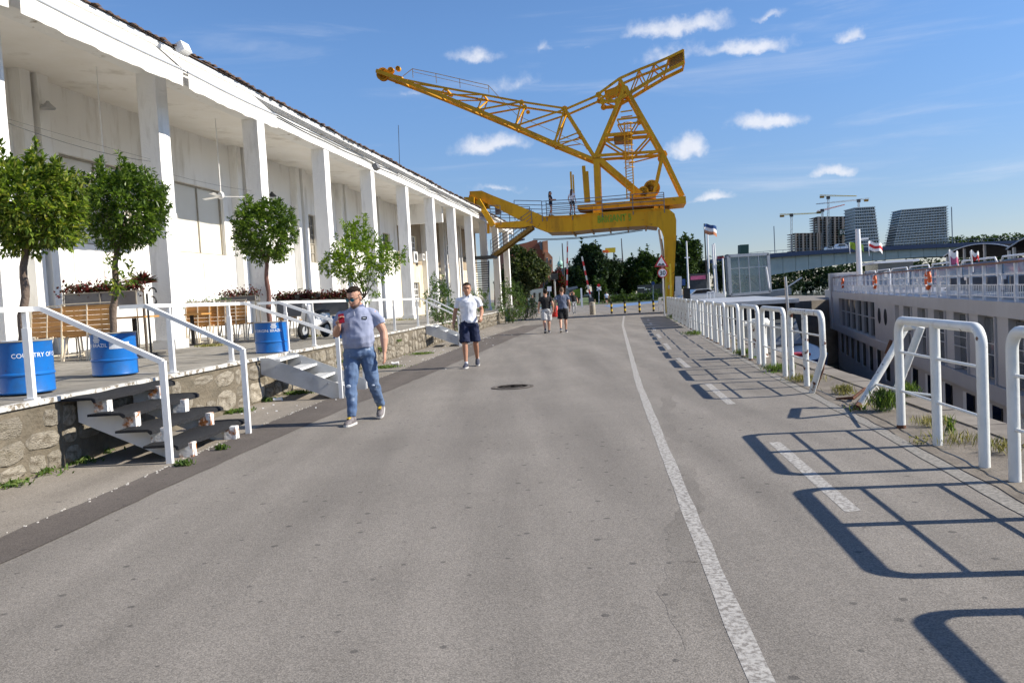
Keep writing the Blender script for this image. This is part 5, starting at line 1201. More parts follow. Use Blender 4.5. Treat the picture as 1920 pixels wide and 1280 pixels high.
m = MB(); m.prism([Z5(1395, 285, DF + .3), Z5(1490, 250, DF + .3), Z5(1500, 290, DF + .3), Z5(1400, 330, DF + .3)], KF * .9); m.build('rocker_plate', 'crane_yellow', cr)
# stub masts
for a, b, w in (((1196, 762), (1203, 900), .12), ((1210, 780), (1216, 900), .1), ((1272, 728), (1288, 945), .22), ((1291, 760), (1303, 945), .2)):
    m = MB(); m.bar(Z5(*a, 1.2), Z5(*b, 1.2), w); m.build('stub_mast', 'crane_yellow', cr)
# cage at the foot of the leg
for x, y0 in ((1655, 685), (1620, 720)):
    m = MB(); m.bar(Z6(x, y0, -1.2), Z6(x + 8, 1066, -1.2), .11); m.build('cage_post', 'sign_yellow', cr)
for y0 in (722, 840, 945):
    m = MB(); m.bar(Z6(1620, y0, -1.2), Z6(1658, y0 - 3, -1.2), .11); m.build('cage_bar', 'sign_yellow', cr)
m = MB(); m.prism([Z6(1640, 855, -1.15), Z6(1668, 855, -1.15), Z6(1668, 882, -1.15), Z6(1640, 882, -1.15)], KF * .04); m.build('notice', 'drum_grey', cr)
# sprayed word on the girder
me = text_mesh('BRIGANT 5', .62, .018)
xs = [v.co.x for v in me.vertices]; wd = max(xs); a, b = Z6(1086, 366, -.035), Z6(1352, 346, -.035); ex = (b - a) / wd
for v in me.vertices:
    jx = .03 * math.sin(v.co.x * 23 + v.co.y * 9); p = a + ex * v.co.x * (1) + Vector((0, 0, 1)) * (v.co.y * 1.0 + jx) ; v.co = p - worg(cr)
me.materials.append(MATS['graffiti']); link('sprayed_lettering', me, cr)
# overhead cables crossing under the portal
m = MB()
for dz in (0, 2):
    a, b, c = V(1000, 448 + dz, 62), V(1090, 449 + dz, 58), V(1205, 430 + dz, 55); pts = [a * (1 - t) ** 2 + b * 2 * t * (1 - t) + c * t * t for t in [i / 12 for i in range(13)]]; m.tube(pts, .025, 5)
tag(m.build('overhead_cable', 'dark_steel'), 'two slack black cables hanging below the crane girder', 'cable')
# ------------------------------------------------------------------ white river cruise ship moored alongside
P0 = Vector((13.4, 21.6, 0)); SD = Vector((.275, 1, 0)).normalized(); SN = Vector((-SD.y, SD.x, 0))
def S(t, o, z): return P0 + SD * t + SN * o + Vector((0, 0, z))
def sbox(mb, t0, t1, o0, o1, z0, z1): return mb.obox(S((t0 + t1) / 2, (o0 + o1) / 2, (z0 + z1) / 2), SD * (t1 - t0) / 2, SN * (o1 - o0) / 2, Vector((0, 0, (z1 - z0) / 2)))
ship = thing('cruise_ship', S(15, -5, -5.2), 'long white river cruise ship moored beyond the guard rails', 'ship')
T0 = -16
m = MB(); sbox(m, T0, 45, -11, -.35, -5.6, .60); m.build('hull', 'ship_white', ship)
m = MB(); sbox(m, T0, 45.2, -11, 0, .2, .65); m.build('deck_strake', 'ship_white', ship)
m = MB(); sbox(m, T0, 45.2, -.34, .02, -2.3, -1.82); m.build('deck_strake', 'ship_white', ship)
# saloon: curved white quarter with a window wall and oval ports
m = MB(); sbox(m, 18.5, 24.6, -.34, -.02, -1.82, .2); q = m.build('saloon_side', 'ship_white', ship)
for t in (23.0, 21.1):
    m = MB(); m.lathe([(.42, 0), (.42, .02), (.0, .022)], S(t, -.02, -.48), 20, axis=SN); o = m.build('oval_port', 'glass_dark', q, 40)
m = MB(); sbox(m, 41.0, 45, -.34, -.02, -1.82, .2); m.build('saloon_side', 'ship_white', ship)
for i in range(6):
    a, b = lerp(24.7, 40.9, i / 6), lerp(24.7, 40.9, (i + 1) / 6)
    m = MB(); sbox(m, a + .06, b - .06, -.30, -.22, -1.8, .18); m.build('window_pane', 'glass_dark', ship)
    m = MB(); sbox(m, a - .06, a + .06, -.3, -.1, -1.8, .19); m.build('mullion', 'ship_white', ship)
m = MB(); sbox(m, 24.7, 40.9, -.2, -.16, -.75, -.70); m.build('window_rail', 'ship_white', ship)
# cabins with french balconies
cab = []
t = -15.5
while t < 17.5: cab.append(t); t += 3.02
for k, t in enumerate(cab):
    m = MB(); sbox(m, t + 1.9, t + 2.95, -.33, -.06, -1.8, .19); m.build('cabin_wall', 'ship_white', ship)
    m = MB(); sbox(m, t + .05, t + .95, -.32, -.26, -1.72, .1); dr = m.build('balcony_door', 'glass_dark', ship); m = MB(); sbox(m, t + .08, t + .08 + random.choice((.12, .2, .34)), -.258, -.245, -1.7, .08); m.build('curtain', random.choice(('blind', 'ship_bright', 'stucco')), dr)
    m = MB(); sbox(m, t + 1.0, t + 1.85, -.32, -.24, -1.72, .1); m.build('balcony_panel', 'glass_grey', ship)
    m = MB(); sbox(m, t - .05, t + .05, -.33, .0, -1.8, .19); m.build('cabin_post', 'ship_white', ship)
    m = MB()
    for z in (-.62, -.95): m.bar(S(t, -.02, z), S(t + 1.9, -.02, z), .03)
    m.build('balcony_rail', 'galv', ship)
    if t > -8:
        m = MB(); sbox(m, t + .6, t + 1.5, -.36, -.30, -3.5, -2.6); f = m.build('lower_window', 'glass_dark', ship); m = MB(); sbox(m, t + 1.5, t + 2.0, -.36, -.31, -3.5, -2.6); m.build('curtain', 'ship_bright', f)
for i in range(9):
    t = 19.5 + i * 2.8; m = MB(); sbox(m, t, t + .95, -.36, -.31, -3.9, -2.5); f = m.build('lower_window', 'glass_dark', ship); m = MB(); sbox(m, t + 1.0, t + 1.25, -.355, -.30, -4.0, -2.4); m.build('window_frame', 'ship_bright', f)
# sun deck railing
for i in range(41):
    t = -14.2 + 1.507 * i
    if t > 45: break
    m = MB(); sbox(m, t - .05, t + .05, -.14, -.06, .655, 1.72); m.build('stanchion', 'ship_bright', ship)
m = MB(); m.bar(S(T0, -.1, 1.75), S(45, -.1, 1.75), .11, .06); m.build('handrail', 'handrail_wood', ship)
m = MB()
for z in (1.42, 1.12, .78): m.bar(S(T0, -.1, z), S(45, -.1, z), .03)
m.build('rail_bar', 'ship_bright', ship)
m = MB(); t = T0
while t < 45: m.bar(S(t, -.1, .78), S(t, -.1, 1.12), .018); t += .19
o = m.build('balusters', 'ship_bright', ship); o['kind'] = 'stuff'
for i in range(10):
    a = -13 + i * 5.2; m = MB(); sbox(m, a, a + 4.7, -1.6, -1.55, .95, 1.9); m.build('wind_screen', 'glass_sky_tint', ship)
    fr = MB(); fr.tube([S(a, -1.52, .7), S(a, -1.52, 1.85), S(a + .2, -1.52, 2.0), S(a + 4.5, -1.52, 2.0), S(a + 4.7, -1.52, 1.85), S(a + 4.7, -1.52, .7)], .035, 8); fr.build('screen_frame', 'ship_bright', ship, 60)
for i in range(9):
    a = -12 + i * 4.1; m = MB(); p = S(a, -.75, .66); m.bar(p, p + Vector((0, 0, .62)), .05); m.obox(p + Vector((0, 0, .66)), SD * .16, SN * .06, Vector((0, 0, .06))); m.build('deck_lamp', 'ship_bright', ship)
for i in range(9):
    a = -8 + i * 2.4; m = MB(); p = S(a, -1.0, .66); m.obox(p + Vector((0, 0, .25)), SD * .55, SN * .3, Vector((0, 0, .03))); m.obox(p + SD * -.5 + Vector((0, 0, .45)), SD * .06, SN * .3, Vector((0, 0, .24))); m.build('deck_chair', 'rail_steel', ship)
# black sun canopy and its posts
def canopy(t0, t1, o0, o1, z0, zc, label=None):
    m = MB(); n = 14
    for i in range(n):
        for j in range(4):
            def P(i, j):
                q = i / n; return S(lerp(t0, t1, q), lerp(o0, o1, j / 4), z0 + zc * math.sin(math.pi * q) ** .8 - .12 * math.sin(math.pi * j / 4))
            a, b, c, d = P(i, j), P(i + 1, j), P(i + 1, j + 1), P(i, j + 1); m.poly([a, b, c, d]); m.poly([x - Vector((0, 0, .05)) for x in (d, c, b, a)])
    m.build('sun_canopy', 'canopy_black', ship, 80)
    m = MB(); m.tube([S(lerp(t0, t1, i / n), o0, z0 + zc * math.sin(math.pi * i / n) ** .8 + .01) for i in range(n + 1)], .025, 6); m.build('canopy_edge', 'galv', ship, 60)
    for q in (.04, .35, .66, .97):
        m = MB(); tt = lerp(t0, t1, q); m.bar(S(tt, o0 - .1, .66), S(tt, o0 - .1, z0 + zc * math.sin(math.pi * q) ** .8), .09); m.build('canopy_post', 'galv', ship)
canopy(-8, 12, -3.0, -9.5, 2.35, .75); canopy(13, 24, -3.4, -9, 2.45, .35)
# wheelhouse, funnel blocks, mast
m = MB(); sbox(m, 36.5, 42.5, -4.4, -2.0, .66, 1.7); wh = m.build('wheelhouse', 'ship_white', ship)
m = MB(); sbox(m, 36.2, 42.8, -4.6, -1.8, 2.5, 2.65); m.build('wheelhouse_roof', 'ship_bright', ship)
m = MB(); sbox(m, 36.6, 42.4, -4.3, -2.1, 1.7, 2.5); m.build('wheelhouse_glass', 'glass_grey', wh)
m = MB(); p = V(1612, 515, 55); q = V(1608, 430, 55); m.tube([p - Vector((0, 0, 1.5)), q], [.2, .16], 10); mast = m.build('mast', 'ship_bright', ship, 60)
m = MB(); m.bar(V(1610, 449, 55), V(1628, 447, 55), .1); m.build('yardarm', 'ship_bright', mast)
m = MB(); sbox(m, 42.5, 45.1, -2.6, -.25, .66, 1.9); m.build('stern_locker', 'ship_bright', ship)
m = MB(); sbox(m, 45.2, 46.6, -2.0, .1, -2.3, 2.1); m.build('stern_post', 'ship_white', ship)
m = MB(); sbox(m, 46.6, 60, -9, -.6, -5.6, -.6); m.build('stern_hull', 'ship_white', ship)
for i in range(4):
    m = MB(); sbox(m, 47.2 + i * 2.0, 48.6 + i * 2.0, -.62, -.55, -2.0, -.2); m.build('stern_window', 'glass_dark', ship)
m = MB(); sbox(m, 46.7, 58, -9, -.7, -.6, .7); m.build('stern_cabin', 'ship_white', ship)
for (t_, lab) in ((38.4, 'orange life ring on the ship rail, farthest of three'), (24.2, 'orange life ring on the ship rail, middle of three'), (11.2, 'orange life ring on the ship rail, nearest and largest')):
    c = S(t_, -.02, 1.33); r = thing('life_ring', c - Vector((0, 0, .38)), lab, 'life ring', 'life rings on the ship rail')
    vs = []; fs = []; n, k = 24, 10
    for i in range(n):
        a = 2 * math.pi * i / n
        for j in range(k):
            b = 2 * math.pi * j / k; rr = .30 + .085 * math.cos(b); vs.append(c + SD * rr * math.cos(a) + Vector((0, 0, rr * math.sin(a) * 1.05)) + SN * .07 * math.sin(b))
    for i in range(n):
        for j in range(k): fs.append((i * k + j, ((i + 1) % n) * k + j, ((i + 1) % n) * k + (j + 1) % k, i * k + (j + 1) % k))
    m = MB(); m.add(vs, fs); m.build('ring', 'ring_orange', r, 80)
    m = MB(); 
    for a in (.4, 1.97, 3.54, 5.11):
        p = c + SD * .30 * math.cos(a) + Vector((0, 0, .315 * math.sin(a))); rad = SD * math.cos(a) + Vector((0, 0, math.sin(a))); tn = -SD * math.sin(a) + Vector((0, 0, math.cos(a))); m.obox(p, rad * .095, tn * .05, SN * .075)
    m.build('reflective_band', 'sign_white', r)
def flag(name, base, top, w, h, mats, label, wave=.12, pole_r=.03, pole='ship_bright', cat='flag'):
    t = thing(name, base, label, cat, None); base, top = Vector(base), Vector(top)
    m = MB(); m.tube([base, top], pole_r, 8); m.build('flagpole', pole, t, 60)
    n = 10
    for b, mt in enumerate(mats):
        m = MB(); k0, k1 = b / len(mats), (b + 1) / len(mats)
        for i in range(n):
            def P(i, k): q = i / n; return top + Vector((w * q, wave * math.sin(q * 7) * w, -h * k - .28 * w * q * q + wave * .5 * math.sin(q * 9 + k)))
            m.poly([P(i, k0), P(i, k1), P(i + 1, k1), P(i + 1, k0)]); y_ = Vector((0, .012, 0)); m.poly([P(i + 1, k0) + y_, P(i + 1, k1) + y_, P(i, k1) + y_, P(i, k0) + y_])
        m.build('cloth_stripe', mt, t, 80)
    return t
flag('ship_flag', V(1630, 480, 52), V(1628, 453, 52), .9, .55, ['ship_bright', 'sign_red', 'ship_bright'], 'white flag with a red emblem beside the ship mast')
flag('ship_flag', V(1594, 476, 56), V(1592, 455, 56), 1.0, .4, ['leaf_citrus'], 'bright green pennant left of the ship mast')
flag('ship_flag', V(1782, 500, 30), V(1779, 470, 30), .35, .45, ['ship_bright', 'pink'], 'small white and pink flag under the ship canopy')
flag('ship_flag', V(1824, 510, 29), V(1820, 471, 29), .3, .28, ['ship_bright', 'sign_red'], 'small white and red flag on a short pole on deck')

# ------------------------------------------------------------------ low boat between quay and ship
bt = thing('river_boat', (13.5, 52, -5.2), 'low boat with blue hull and black cabin moored under the quay', 'boat')
def bo(x, y, z): return Vector((13.4 + x + .18 * (y - 40), y, z))
m = MB(); rings = []
ys = [39.5, 41, 44, 50, 60, 78]; wd = [.3, 1.6, 2.7, 3.2, 3.3, 3.2]
for y_, w_ in zip(ys, wd): rings.append([bo(-w_, y_, -2.35), bo(w_, y_, -2.35), bo(w_ * .85, y_, -5.4), bo(-w_ * .85, y_, -5.4)])
vs = [p for r_ in rings for p in r_]; fs = [(0, 1, 2, 3)]
for i in range(len(ys) - 1):
    for q in range(4): fs.append((i * 4 + q, i * 4 + 4 + q, i * 4 + 4 + (q + 1) % 4, i * 4 + (q + 1) % 4))
m.add(vs, fs); m.build('hull', 'ship_blue', bt)
m = MB(); m.poly([bo(w_ * .96, y_, -2.33) for y_, w_ in zip(ys, wd)] + [bo(-w_ * .96, y_, -2.33) for y_, w_ in list(zip(ys, wd))[::-1]]); m.build('deck', 'galv', bt)
m = MB(); m.prism([bo(-2.4, 50, -2.3), bo(2.4, 50, -2.3), bo(2.5, 53, -.9), bo(-2.5, 53, -.9)], (0, 0, .12)); m.build('windscreen', 'glass_grey', bt)
m = MB()
m.prism([bo(-2.5, 53, -2.3), bo(2.5, 53, -2.3), bo(2.5, 76, -2.3), bo(-2.5, 76, -2.3)], (0, 0, 2.5)); m.build('cabin', 'black', bt)
m = MB(); m.prism([bo(-2.7, 52.5, .25), bo(2.7, 52.5, .25), bo(2.7, 76.5, .25), bo(-2.7, 76.5, .25)], (0, 0, .25)); m.build('roof', 'galv', bt)
for i in range(5):
    m = MB(); a = bo(-2.52, 54 + i * 4, -1.6); b = bo(-2.52, 57 + i * 4, -1.6); m.prism([a, b, b + Vector((0, 0, 1.1)), a + Vector((0, 0, 1.1))], (-.03, 0, 0)); m.build('window_pane', 'glass_dark', bt)
m = MB(); p = V(1478, 590, 50); m.tube([p, p + Vector((-.1, 0, 2.3))], .09, 8); m.tube([p + Vector((-.1, 0, 1.6)), p + Vector((.9, 0, 2.2))], .05, 6); m.build('davit', 'galv', bt, 60)
m = MB(); m.obox(bo(1.0, 43.5, -2.25), (.5, 0, 0), (0, .5, 0), (0, 0, .06)); m.build('hatch', 'sign_red', bt)

# ------------------------------------------------------------------ glass landing pavilion and gangway
YP = 84
pv = thing('glass_pavilion', V(1403, 560, YP), 'grey steel and glass landing pavilion below the bridge', 'pavilion')
def pvp(px, py, dy=0): return V(px, py, YP) + Vector((.18 * dy, dy, 0))
c4 = [(1366, 480), (1440, 476), (1444, 547), (1370, 553)]
for dy in (0, 3.6):
    for (a, b) in zip(c4, c4[1:] + c4[:1]):
        m = MB(); m.bar(pvp(*a, dy), pvp(*b, dy), .28 if dy == 0 else .16); m.build('frame_beam', 'pav_steel' if dy else 'galv', pv)
for a in c4:
    m = MB(); m.bar(pvp(*a, 0), pvp(*a, 3.6), .2); m.build('frame_beam', 'pav_steel', pv)
for i in range(1, 4):
    q = i / 4; m = MB(); m.bar(pvp(lerp(1366, 1440, q), lerp(480, 476, q), 0), pvp(lerp(1370, 1444, q), lerp(553, 547, q), 0), .09); m.build('mullion', 'galv', pv)
m = MB(); m.bar(pvp(1367.5, 504), pvp(1441, 499), .08); m.build('transom', 'galv', pv)
m = MB(); m.bar(pvp(1373, 550, 1.8), pvp(1404, 516, 1.8), .1); m.bar(pvp(1404, 516, 1.8), pvp(1438, 548, 1.8), .1); m.build('wind_brace', 'pav_steel', pv)
for i in range(4):
    for (ya, yb) in ((0, .33), (.33, 1)):
        q0, q1 = i / 4, (i + 1) / 4
        f = lambda q, k: pvp(lerp(lerp(1366, 1440, q), lerp(1370, 1444, q), k), lerp(lerp(480, 476, q), lerp(553, 547, q), k), 0)
        m = MB(); m.prism([f(q0, ya), f(q1, ya), f(q1, yb), f(q0, yb)], (0, .04, 0)); m.build('glass_pane', 'glass_clear', pv)
m = MB(); m.prism([pvp(1366, 480, 3.6), pvp(1440, 476, 3.6), pvp(1444, 547, 3.6), pvp(1370, 553, 3.6)], (0, .05, 0)); m.build('glass_back', 'glass_clear', pv)
m = MB(); m.prism([pvp(1363, 556), pvp(1484, 540), pvp(1484, 552), pvp(1363, 567)], (.7, 3.6, 0)); m.build('gangway_beam', 'pav_steel', pv)
for x in (1385, 1440):
    m = MB(); m.bar(pvp(x, 560, 1.5), Vector((pvp(x, 560, 1.5).x, pvp(x, 560, 1.5).y, -5.3)), .35); m.build('pile', 'pav_steel', pv)
pon = MB(); pon.prism([V(1375, 566, 86), V(1500, 560, 86), V(1500, 592, 86), V(1375, 592, 86)], (1.5, 12, 0)); tag(pon.build('landing_stage', 'black'), 'dark landing stage under the glass pavilion', 'pontoon')
m = MB(); m.prism([V(1446, 562, 84), V(1468, 561, 84), V(1468, 572, 84), V(1446, 573, 84)], (0, .1, 0)); tag(m.build('green_sign', 'copper_green'), 'green board on the landing stage below the gangway', 'sign')
m = MB(); m.tube([pvp(1434, 501, -1), pvp(1440, 540, -1)], .09, 8); tag(m.build('inclined_pole', 'ship_bright', None, 60), 'short white leaning pole right of the glass pavilion', 'pole')

# ------------------------------------------------------------------ road bridge
YB = 280; br = thing('road_bridge', V(1430, 560, YB), 'long pale haunched girder bridge with a dark blue parapet', 'bridge')
tp = [(1300, 490), (1440, 475.5), (1620, 463.5), (1780, 456), (1920, 450), (2300, 436)]; bt_ = [(1300, 506), (1360, 512), (1432, 518), (1500, 507), (1560, 498), (1620, 490), (1720, 482), (1850, 477), (2000, 474), (2150, 478), (2300, 490)]
fy = lambda tab, x: interp(tab, x)
x = 1300
while x < 2300:
    e = min(x + 24, 2300); m = MB()
    m.prism([V(x + .4, fy(tp, x) + 7, YB), V(e - .4, fy(tp, e) + 7, YB), V(e - .4, fy(bt_, e), YB), V(x + .4, fy(bt_, x), YB)], (0, 14, 0)); m.build('girder_panel', 'bridge_conc', br); x = e
m = MB()
xs = list(range(1300, 2301, 40))
for a, b in zip(xs, xs[1:]):
    m.prism([V(a, fy(tp, a), YB - 1.6), V(b, fy(tp, b), YB - 1.6), V(b, fy(tp, b) + 7.5, YB - 1.6), V(a, fy(tp, a) + 7.5, YB - 1.6)], (0, 17, 0))
m.build('parapet', 'bridge_blue', br)
m = MB()
for k in (.33, .66):
    for a, b in zip(xs, xs[1:]):
        m.bar(V(a, lerp(fy(tp, a) + 7, fy(bt_, a), k), YB - .1), V(b, lerp(fy(tp, b) + 7, fy(bt_, b), k), YB - .1), .12)
m.build('web_stiffener', 'bridge_conc', br)
m = MB()
for a, b in zip(xs, xs[1:]): m.bar(V(a, fy(tp, a) - 5, YB - 1), V(b, fy(tp, b) - 5, YB - 1), .12)
for a in range(1300, 2300, 12): m.bar(V(a, fy(tp, a) - 5, YB - 1), V(a, fy(tp, a), YB - 1), .08)
m.build('railing', 'pav_steel', br)
m = MB(); m.prism([V(1418, 515, YB + 2), V(1446, 513, YB + 2), V(1446, 560, YB + 2), V(1418, 560, YB + 2)], (0, 10, 0)); m.build('pier', 'bridge_conc', br)
for x0, yt in ((1451, 424), (1784, 388)):
    m = MB(); m.bar(V(x0 + 2, fy(tp, x0) + 2, YB + 3), V(x0, yt, YB + 3), .22); m.build('lamp_mast', 'pav_steel', br)
m = MB(); m.prism([V(1388, 478, YB - 4), V(1404, 477, YB - 4), V(1404, 458, YB - 4), V(1388, 459, YB - 4)], (0, 3, 0)); tag(m.build('kiosk', 'bw_green'), 'dark green box standing on the bridge deck', 'kiosk')
for (x0, w_, h_, mt, lab) in ((1579, 23, 9, 'ship_bright', 'white van driving over the bridge left of the mast'), (1556, 14, 5, 'car_silver', 'silver car behind the white van on the bridge'), (1352, 12, 5, 'sign_red', 'red car on the bridge above the flagpoles'), (1368, 14, 6, 'black', 'dark car on the bridge left of the pavilion')):
    yb = fy(tp, x0) ; t = thing('bridge_vehicle', V(x0, yb, YB + 3), lab, 'van' if h_ > 8 else 'car')
    m = MB(); q = [V(x0 - w_ / 2, yb + .5, YB + 3), V(x0 - w_ / 2, yb - h_ * .55, YB + 3), V(x0 - w_ / 3, yb - h_, YB + 3), V(x0 + w_ / 3, yb - h_, YB + 3), V(x0 + w_ / 2, yb - h_ * .5, YB + 3), V(x0 + w_ / 2, yb + .5, YB + 3)]; m.prism(q, (0, 2, 0)); m.build('body', mt, t)
    m = MB(); m.prism([V(x0 - w_ * .3, yb - h_ * .55, YB + 2.95), V(x0 + w_ * .3, yb - h_ * .55, YB + 2.95), V(x0 + w_ * .25, yb - h_ * .9, YB + 2.95), V(x0 - w_ * .25, yb - h_ * .9, YB + 2.95)], (0, .04, 0)); m.build('side_glass', 'glass_dark', t)

# ------------------------------------------------------------------ new towers beyond the river
YT = 900
def tower(pts_t, pts_b, nfl, label, depth=25, cols=10):
    (xl, yl), (xr, yr) = pts_t; (xbl, ybl), (xbr, ybr) = pts_b
    t = thing('tower_block', V((xbl + xbr) / 2, (ybl + ybr) / 2, YT), label, 'building', 'towers beyond the bridge')
    P = lambda u, v, d=0: V(lerp(lerp(xl, xr, u), lerp(xbl, xbr, u), v), lerp(lerp(yl, yr, u), lerp(ybl, ybr, u), v), YT) + Vector((0, d, 0))
    m = MB(); m.prism([P(.02, .01, 1.5), P(.98, .01, 1.5), P(.98, 1, 1.5), P(.02, 1, 1.5)], (0, depth - 3, 0)); m.build('glass_core', 'tower_glass', t)
    for k in range(nfl + 1):
        v = k / nfl; j = random.uniform(-.012, .012) if k % 3 == 0 else 0
        m = MB(); m.prism([P(-.01 + j, v), P(1.01, v), P(1.01, v + .022 if False else min(1, v + .26 / nfl)), P(-.01 + j, min(1, v + .26 / nfl))], (0, depth, 0))
        if k < nfl: m.build('floor_slab', 'tower_slab', t)
    m = MB()
    for k in range(nfl):
        for c in range(cols):
            if random.random() < .55:
                u = (c + .12) / cols; v = (k + .28) / nfl; m.prism([P(u, v, 1.35), P(u + .5 / cols, v, 1.35), P(u + .5 / cols, v + .7 / nfl, 1.35), P(u, v + .7 / nfl, 1.35)], (0, .1, 0))
    o = m.build('dark_windows', 'glass_dark', t); o['kind'] = 'stuff'
    m = MB()
    for c in range(cols + 1):
        u = c / cols; m.bar(P(u * .98 + .01, .02, 1.2), P(u * .98 + .01, 1, 1.2), .35)
    m.build('mullion', 'tower_slab', t); return t
tower([(1603, 389), (1641, 387)], [(1605, 468), (1651, 466)], 14, 'dark glass tower right of the unfinished concrete frame', 30, 9)
tower([(1691, 393), (1777, 386)], [(1676, 462), (1780, 455)], 14, 'broad dark glass tower with a stepped sloping left edge', 25, 18)
def frame_tower(x0, x1, yt, yb, nfl, ncol, label):
    t = thing('unfinished_block', V((x0 + x1) / 2, yb, YT + 60), label, 'building', 'unfinished blocks beyond the bridge'); Yt = YT + 60
    for k in range(nfl + 1):
        y_ = lerp(yt, yb, k / nfl); m = MB(); m.prism([V(x0 - 1 + random.uniform(-1, 1), y_, Yt), V(x1 + random.uniform(-1, 1.5), y_ - .5, Yt), V(x1 + 1, y_ + .6, Yt), V(x0 - 1, y_ + 1.1, Yt)], (0, 28, 0)); m.build('floor_slab', 'concrete_raw', t)
    for d in (0.5, 14):
        for c in range(ncol + 1):
            m = MB(); x_ = lerp(x0, x1, c / ncol); m.bar(V(x_, yt, Yt) + Vector((0, d, 0)), V(x_ + .5, yb, Yt) + Vector((0, d, 0)), 1.1 if c % 2 else 2.0); m.build('pillar', 'concrete_raw', t)
    m = MB(); m.prism([V(lerp(x0, x1, .15), yt + 2, Yt), V(lerp(x0, x1, .8), yt + 2, Yt), V(lerp(x0, x1, .8), yb, Yt), V(lerp(x0, x1, .15), yb, Yt)], (0, 1, 0)) ; m.v = [(v[0], v[1] + 14, v[2]) for v in m.v]; m.build('core_wall', 'roof_dark', t); return t
ub = frame_tower(1535, 1603, 406, 470, 14, 9, 'tall unfinished concrete frame behind the bridge carrying a dark green panel'); frame_tower(1492, 1540, 437, 474, 8, 7, 'lower unfinished concrete frame left of the tall one')
m = MB(); m.prism([V(1573, 430, YT + 55), V(1592, 429, YT + 55), V(1592, 440, YT + 55), V(1573, 441, YT + 55)], (0, 2, 0)); pn = m.build('banner', 'bw_green', ub)
me = text_mesh('BW', 6.2); a = V(1574.5, 439, YT + 54.5)
for v in me.vertices: v.co = a + Vector((v.co.x * 1.0, 0, v.co.y + v.co.x * .05)) - worg(ub)
me.materials.append(MATS['sign_white']); link('banner_lettering', me, pn)
def tower_crane(mx, my0, my1, jx0, jy0, jx1, jy1, label, col='sign_yellow', Y=920):
    t = thing('tower_crane', V(mx, my0, Y), label, 'crane', 'tower cranes on the far site'); m = MB(); a, b = V(mx, my0, Y), V(mx, my1, Y)
    n = 16
    for sx in (-.9, .9): m.bar(a + Vector((sx, 0, 0)), b + Vector((sx, 0, 0)), .4)
    for i in range(n): m.bar(a.lerp(b, i / n) + Vector((-.9 if i % 2 else .9, 0, 0)), a.lerp(b, (i + 1) / n) + Vector((.9 if i % 2 else -.9, 0, 0)), .3)
    m.build('mast', 'stucco', t)
    m = MB(); p, q = V(jx0, jy0, Y), V(jx1, jy1, Y); up = Vector((0, 0, 1.6)); n = 22
    m.bar(p, q, .5); m.bar(p + up, q + up * .3, .35)
    for i in range(n): m.bar(p.lerp(q, i / n) + (up * lerp(1, .3, i / n) if i % 2 else Vector((0, 0, 0))), p.lerp(q, (i + 1) / n) + (Vector((0, 0, 0)) if i % 2 else up * lerp(1, .3, (i + 1) / n)), .28)
    m.build('jib', col, t)
    m = MB(); m.obox(p.lerp(q, .06) + Vector((0, 0, -.8)), (2.2, 0, 0), (0, 1, 0), (0, 0, 1.2)); m.build('counterweight', 'crane_dark', t)
    m = MB(); m.obox(b + Vector((0, 0, .8)), (1.6, 0, 0), (0, 1.4, 0), (0, 0, 1.6)); m.build('cab', 'dark_steel', t)
tower_crane(1484, 470, 405, 1462, 404, 1532, 400, 'yellow tower crane at the left of the far site'); tower_crane(1553, 470, 372, 1537, 368, 1606, 368, 'tallest tower crane with a level jib over the unfinished frame'); tower_crane(1542, 410, 396, 1532, 398, 1584, 384, 'tower crane with a jib slanting up to the right', 'ring_orange'); tower_crane(1610, 392, 378, 1630, 374, 1530, 383, 'tower crane on the roof of the narrow glass tower', 'stucco')
# distant skyline beyond the bridge: tree covered ridge at right
A_ = []
for i in range(70):
    p = V(1775 + i * 8, 455 - i * .35 + random.uniform(-2, 2), 1100); s_ = random.uniform(5, 10); A_.append(rosette_crown(np.array(p), s_, s_ * .9, 30, 4, 3.2, 0, .4))
me = leaves_mesh('far_wood', *[np.vstack([q[i] for q in A_]) if i < 3 else np.concatenate([q[i] for q in A_]) for i in range(4)], .8, .3, 'leaf_mid'); tag(link('far_wood', me), None, None, None, 'stuff')
A_ = []
for i in range(60):
    p = V(1380 + i * 12 + random.uniform(-4, 4), 522, 520 + random.uniform(-20, 60)); p.z = random.uniform(0, 5); s_ = random.uniform(6, 9)
    A_.append(rosette_crown(np.array(p), s_, random.uniform(7, 10), 110, 4, 1.9, 2, .4))
me = leaves_mesh('bank_wood', *[np.vstack([q[i] for q in A_]) if i < 3 else np.concatenate([q[i] for q in A_]) for i in range(4)], .8, .3, 'leaf_dark'); tag(link('bank_wood', me), None, None, None, 'stuff')
# ------------------------------------------------------------------ road signs, poles, bollards
sp = G(1246, 592); t = thing('road_sign', sp, 'bump warning triangle above a 30 speed limit on a white pole', 'road sign')
Ys = sp.y; m = MB(); m.tube([sp, V(1241, 487, Ys)], .045, 10); m.build('pole', 'galv', t, 60)
def plate(name, pts, Y, mat, parent, th=.02): m = MB(); m.prism([V(*p, Y) for p in pts], (0, th, 0)); return m.build(name, mat, parent)
tri = plate('triangle_plate', [(1240, 477), (1226.5, 500.5), (1254, 500.5)], Ys - .06, 'sign_red', t)
plate('triangle_face', [(1240, 481.5), (1231, 498), (1249.5, 498)], Ys - .075, 'sign_white', tri, .012)
plate('bump_symbol', [(1233.5, 497), (1234.5, 495.5), (1237, 493.5), (1239.3, 495.5), (1241, 495.5), (1243, 493), (1246, 496), (1247, 497)], Ys - .085, 'sign_black', tri, .008)
c = V(1242, 511.5, Ys - .06); m = MB(); m.lathe([(.295, 0), (.295, .02)], c, 32, axis=(0, -1, 0)); dk = m.build('disc_plate', 'sign_red', t, 40)
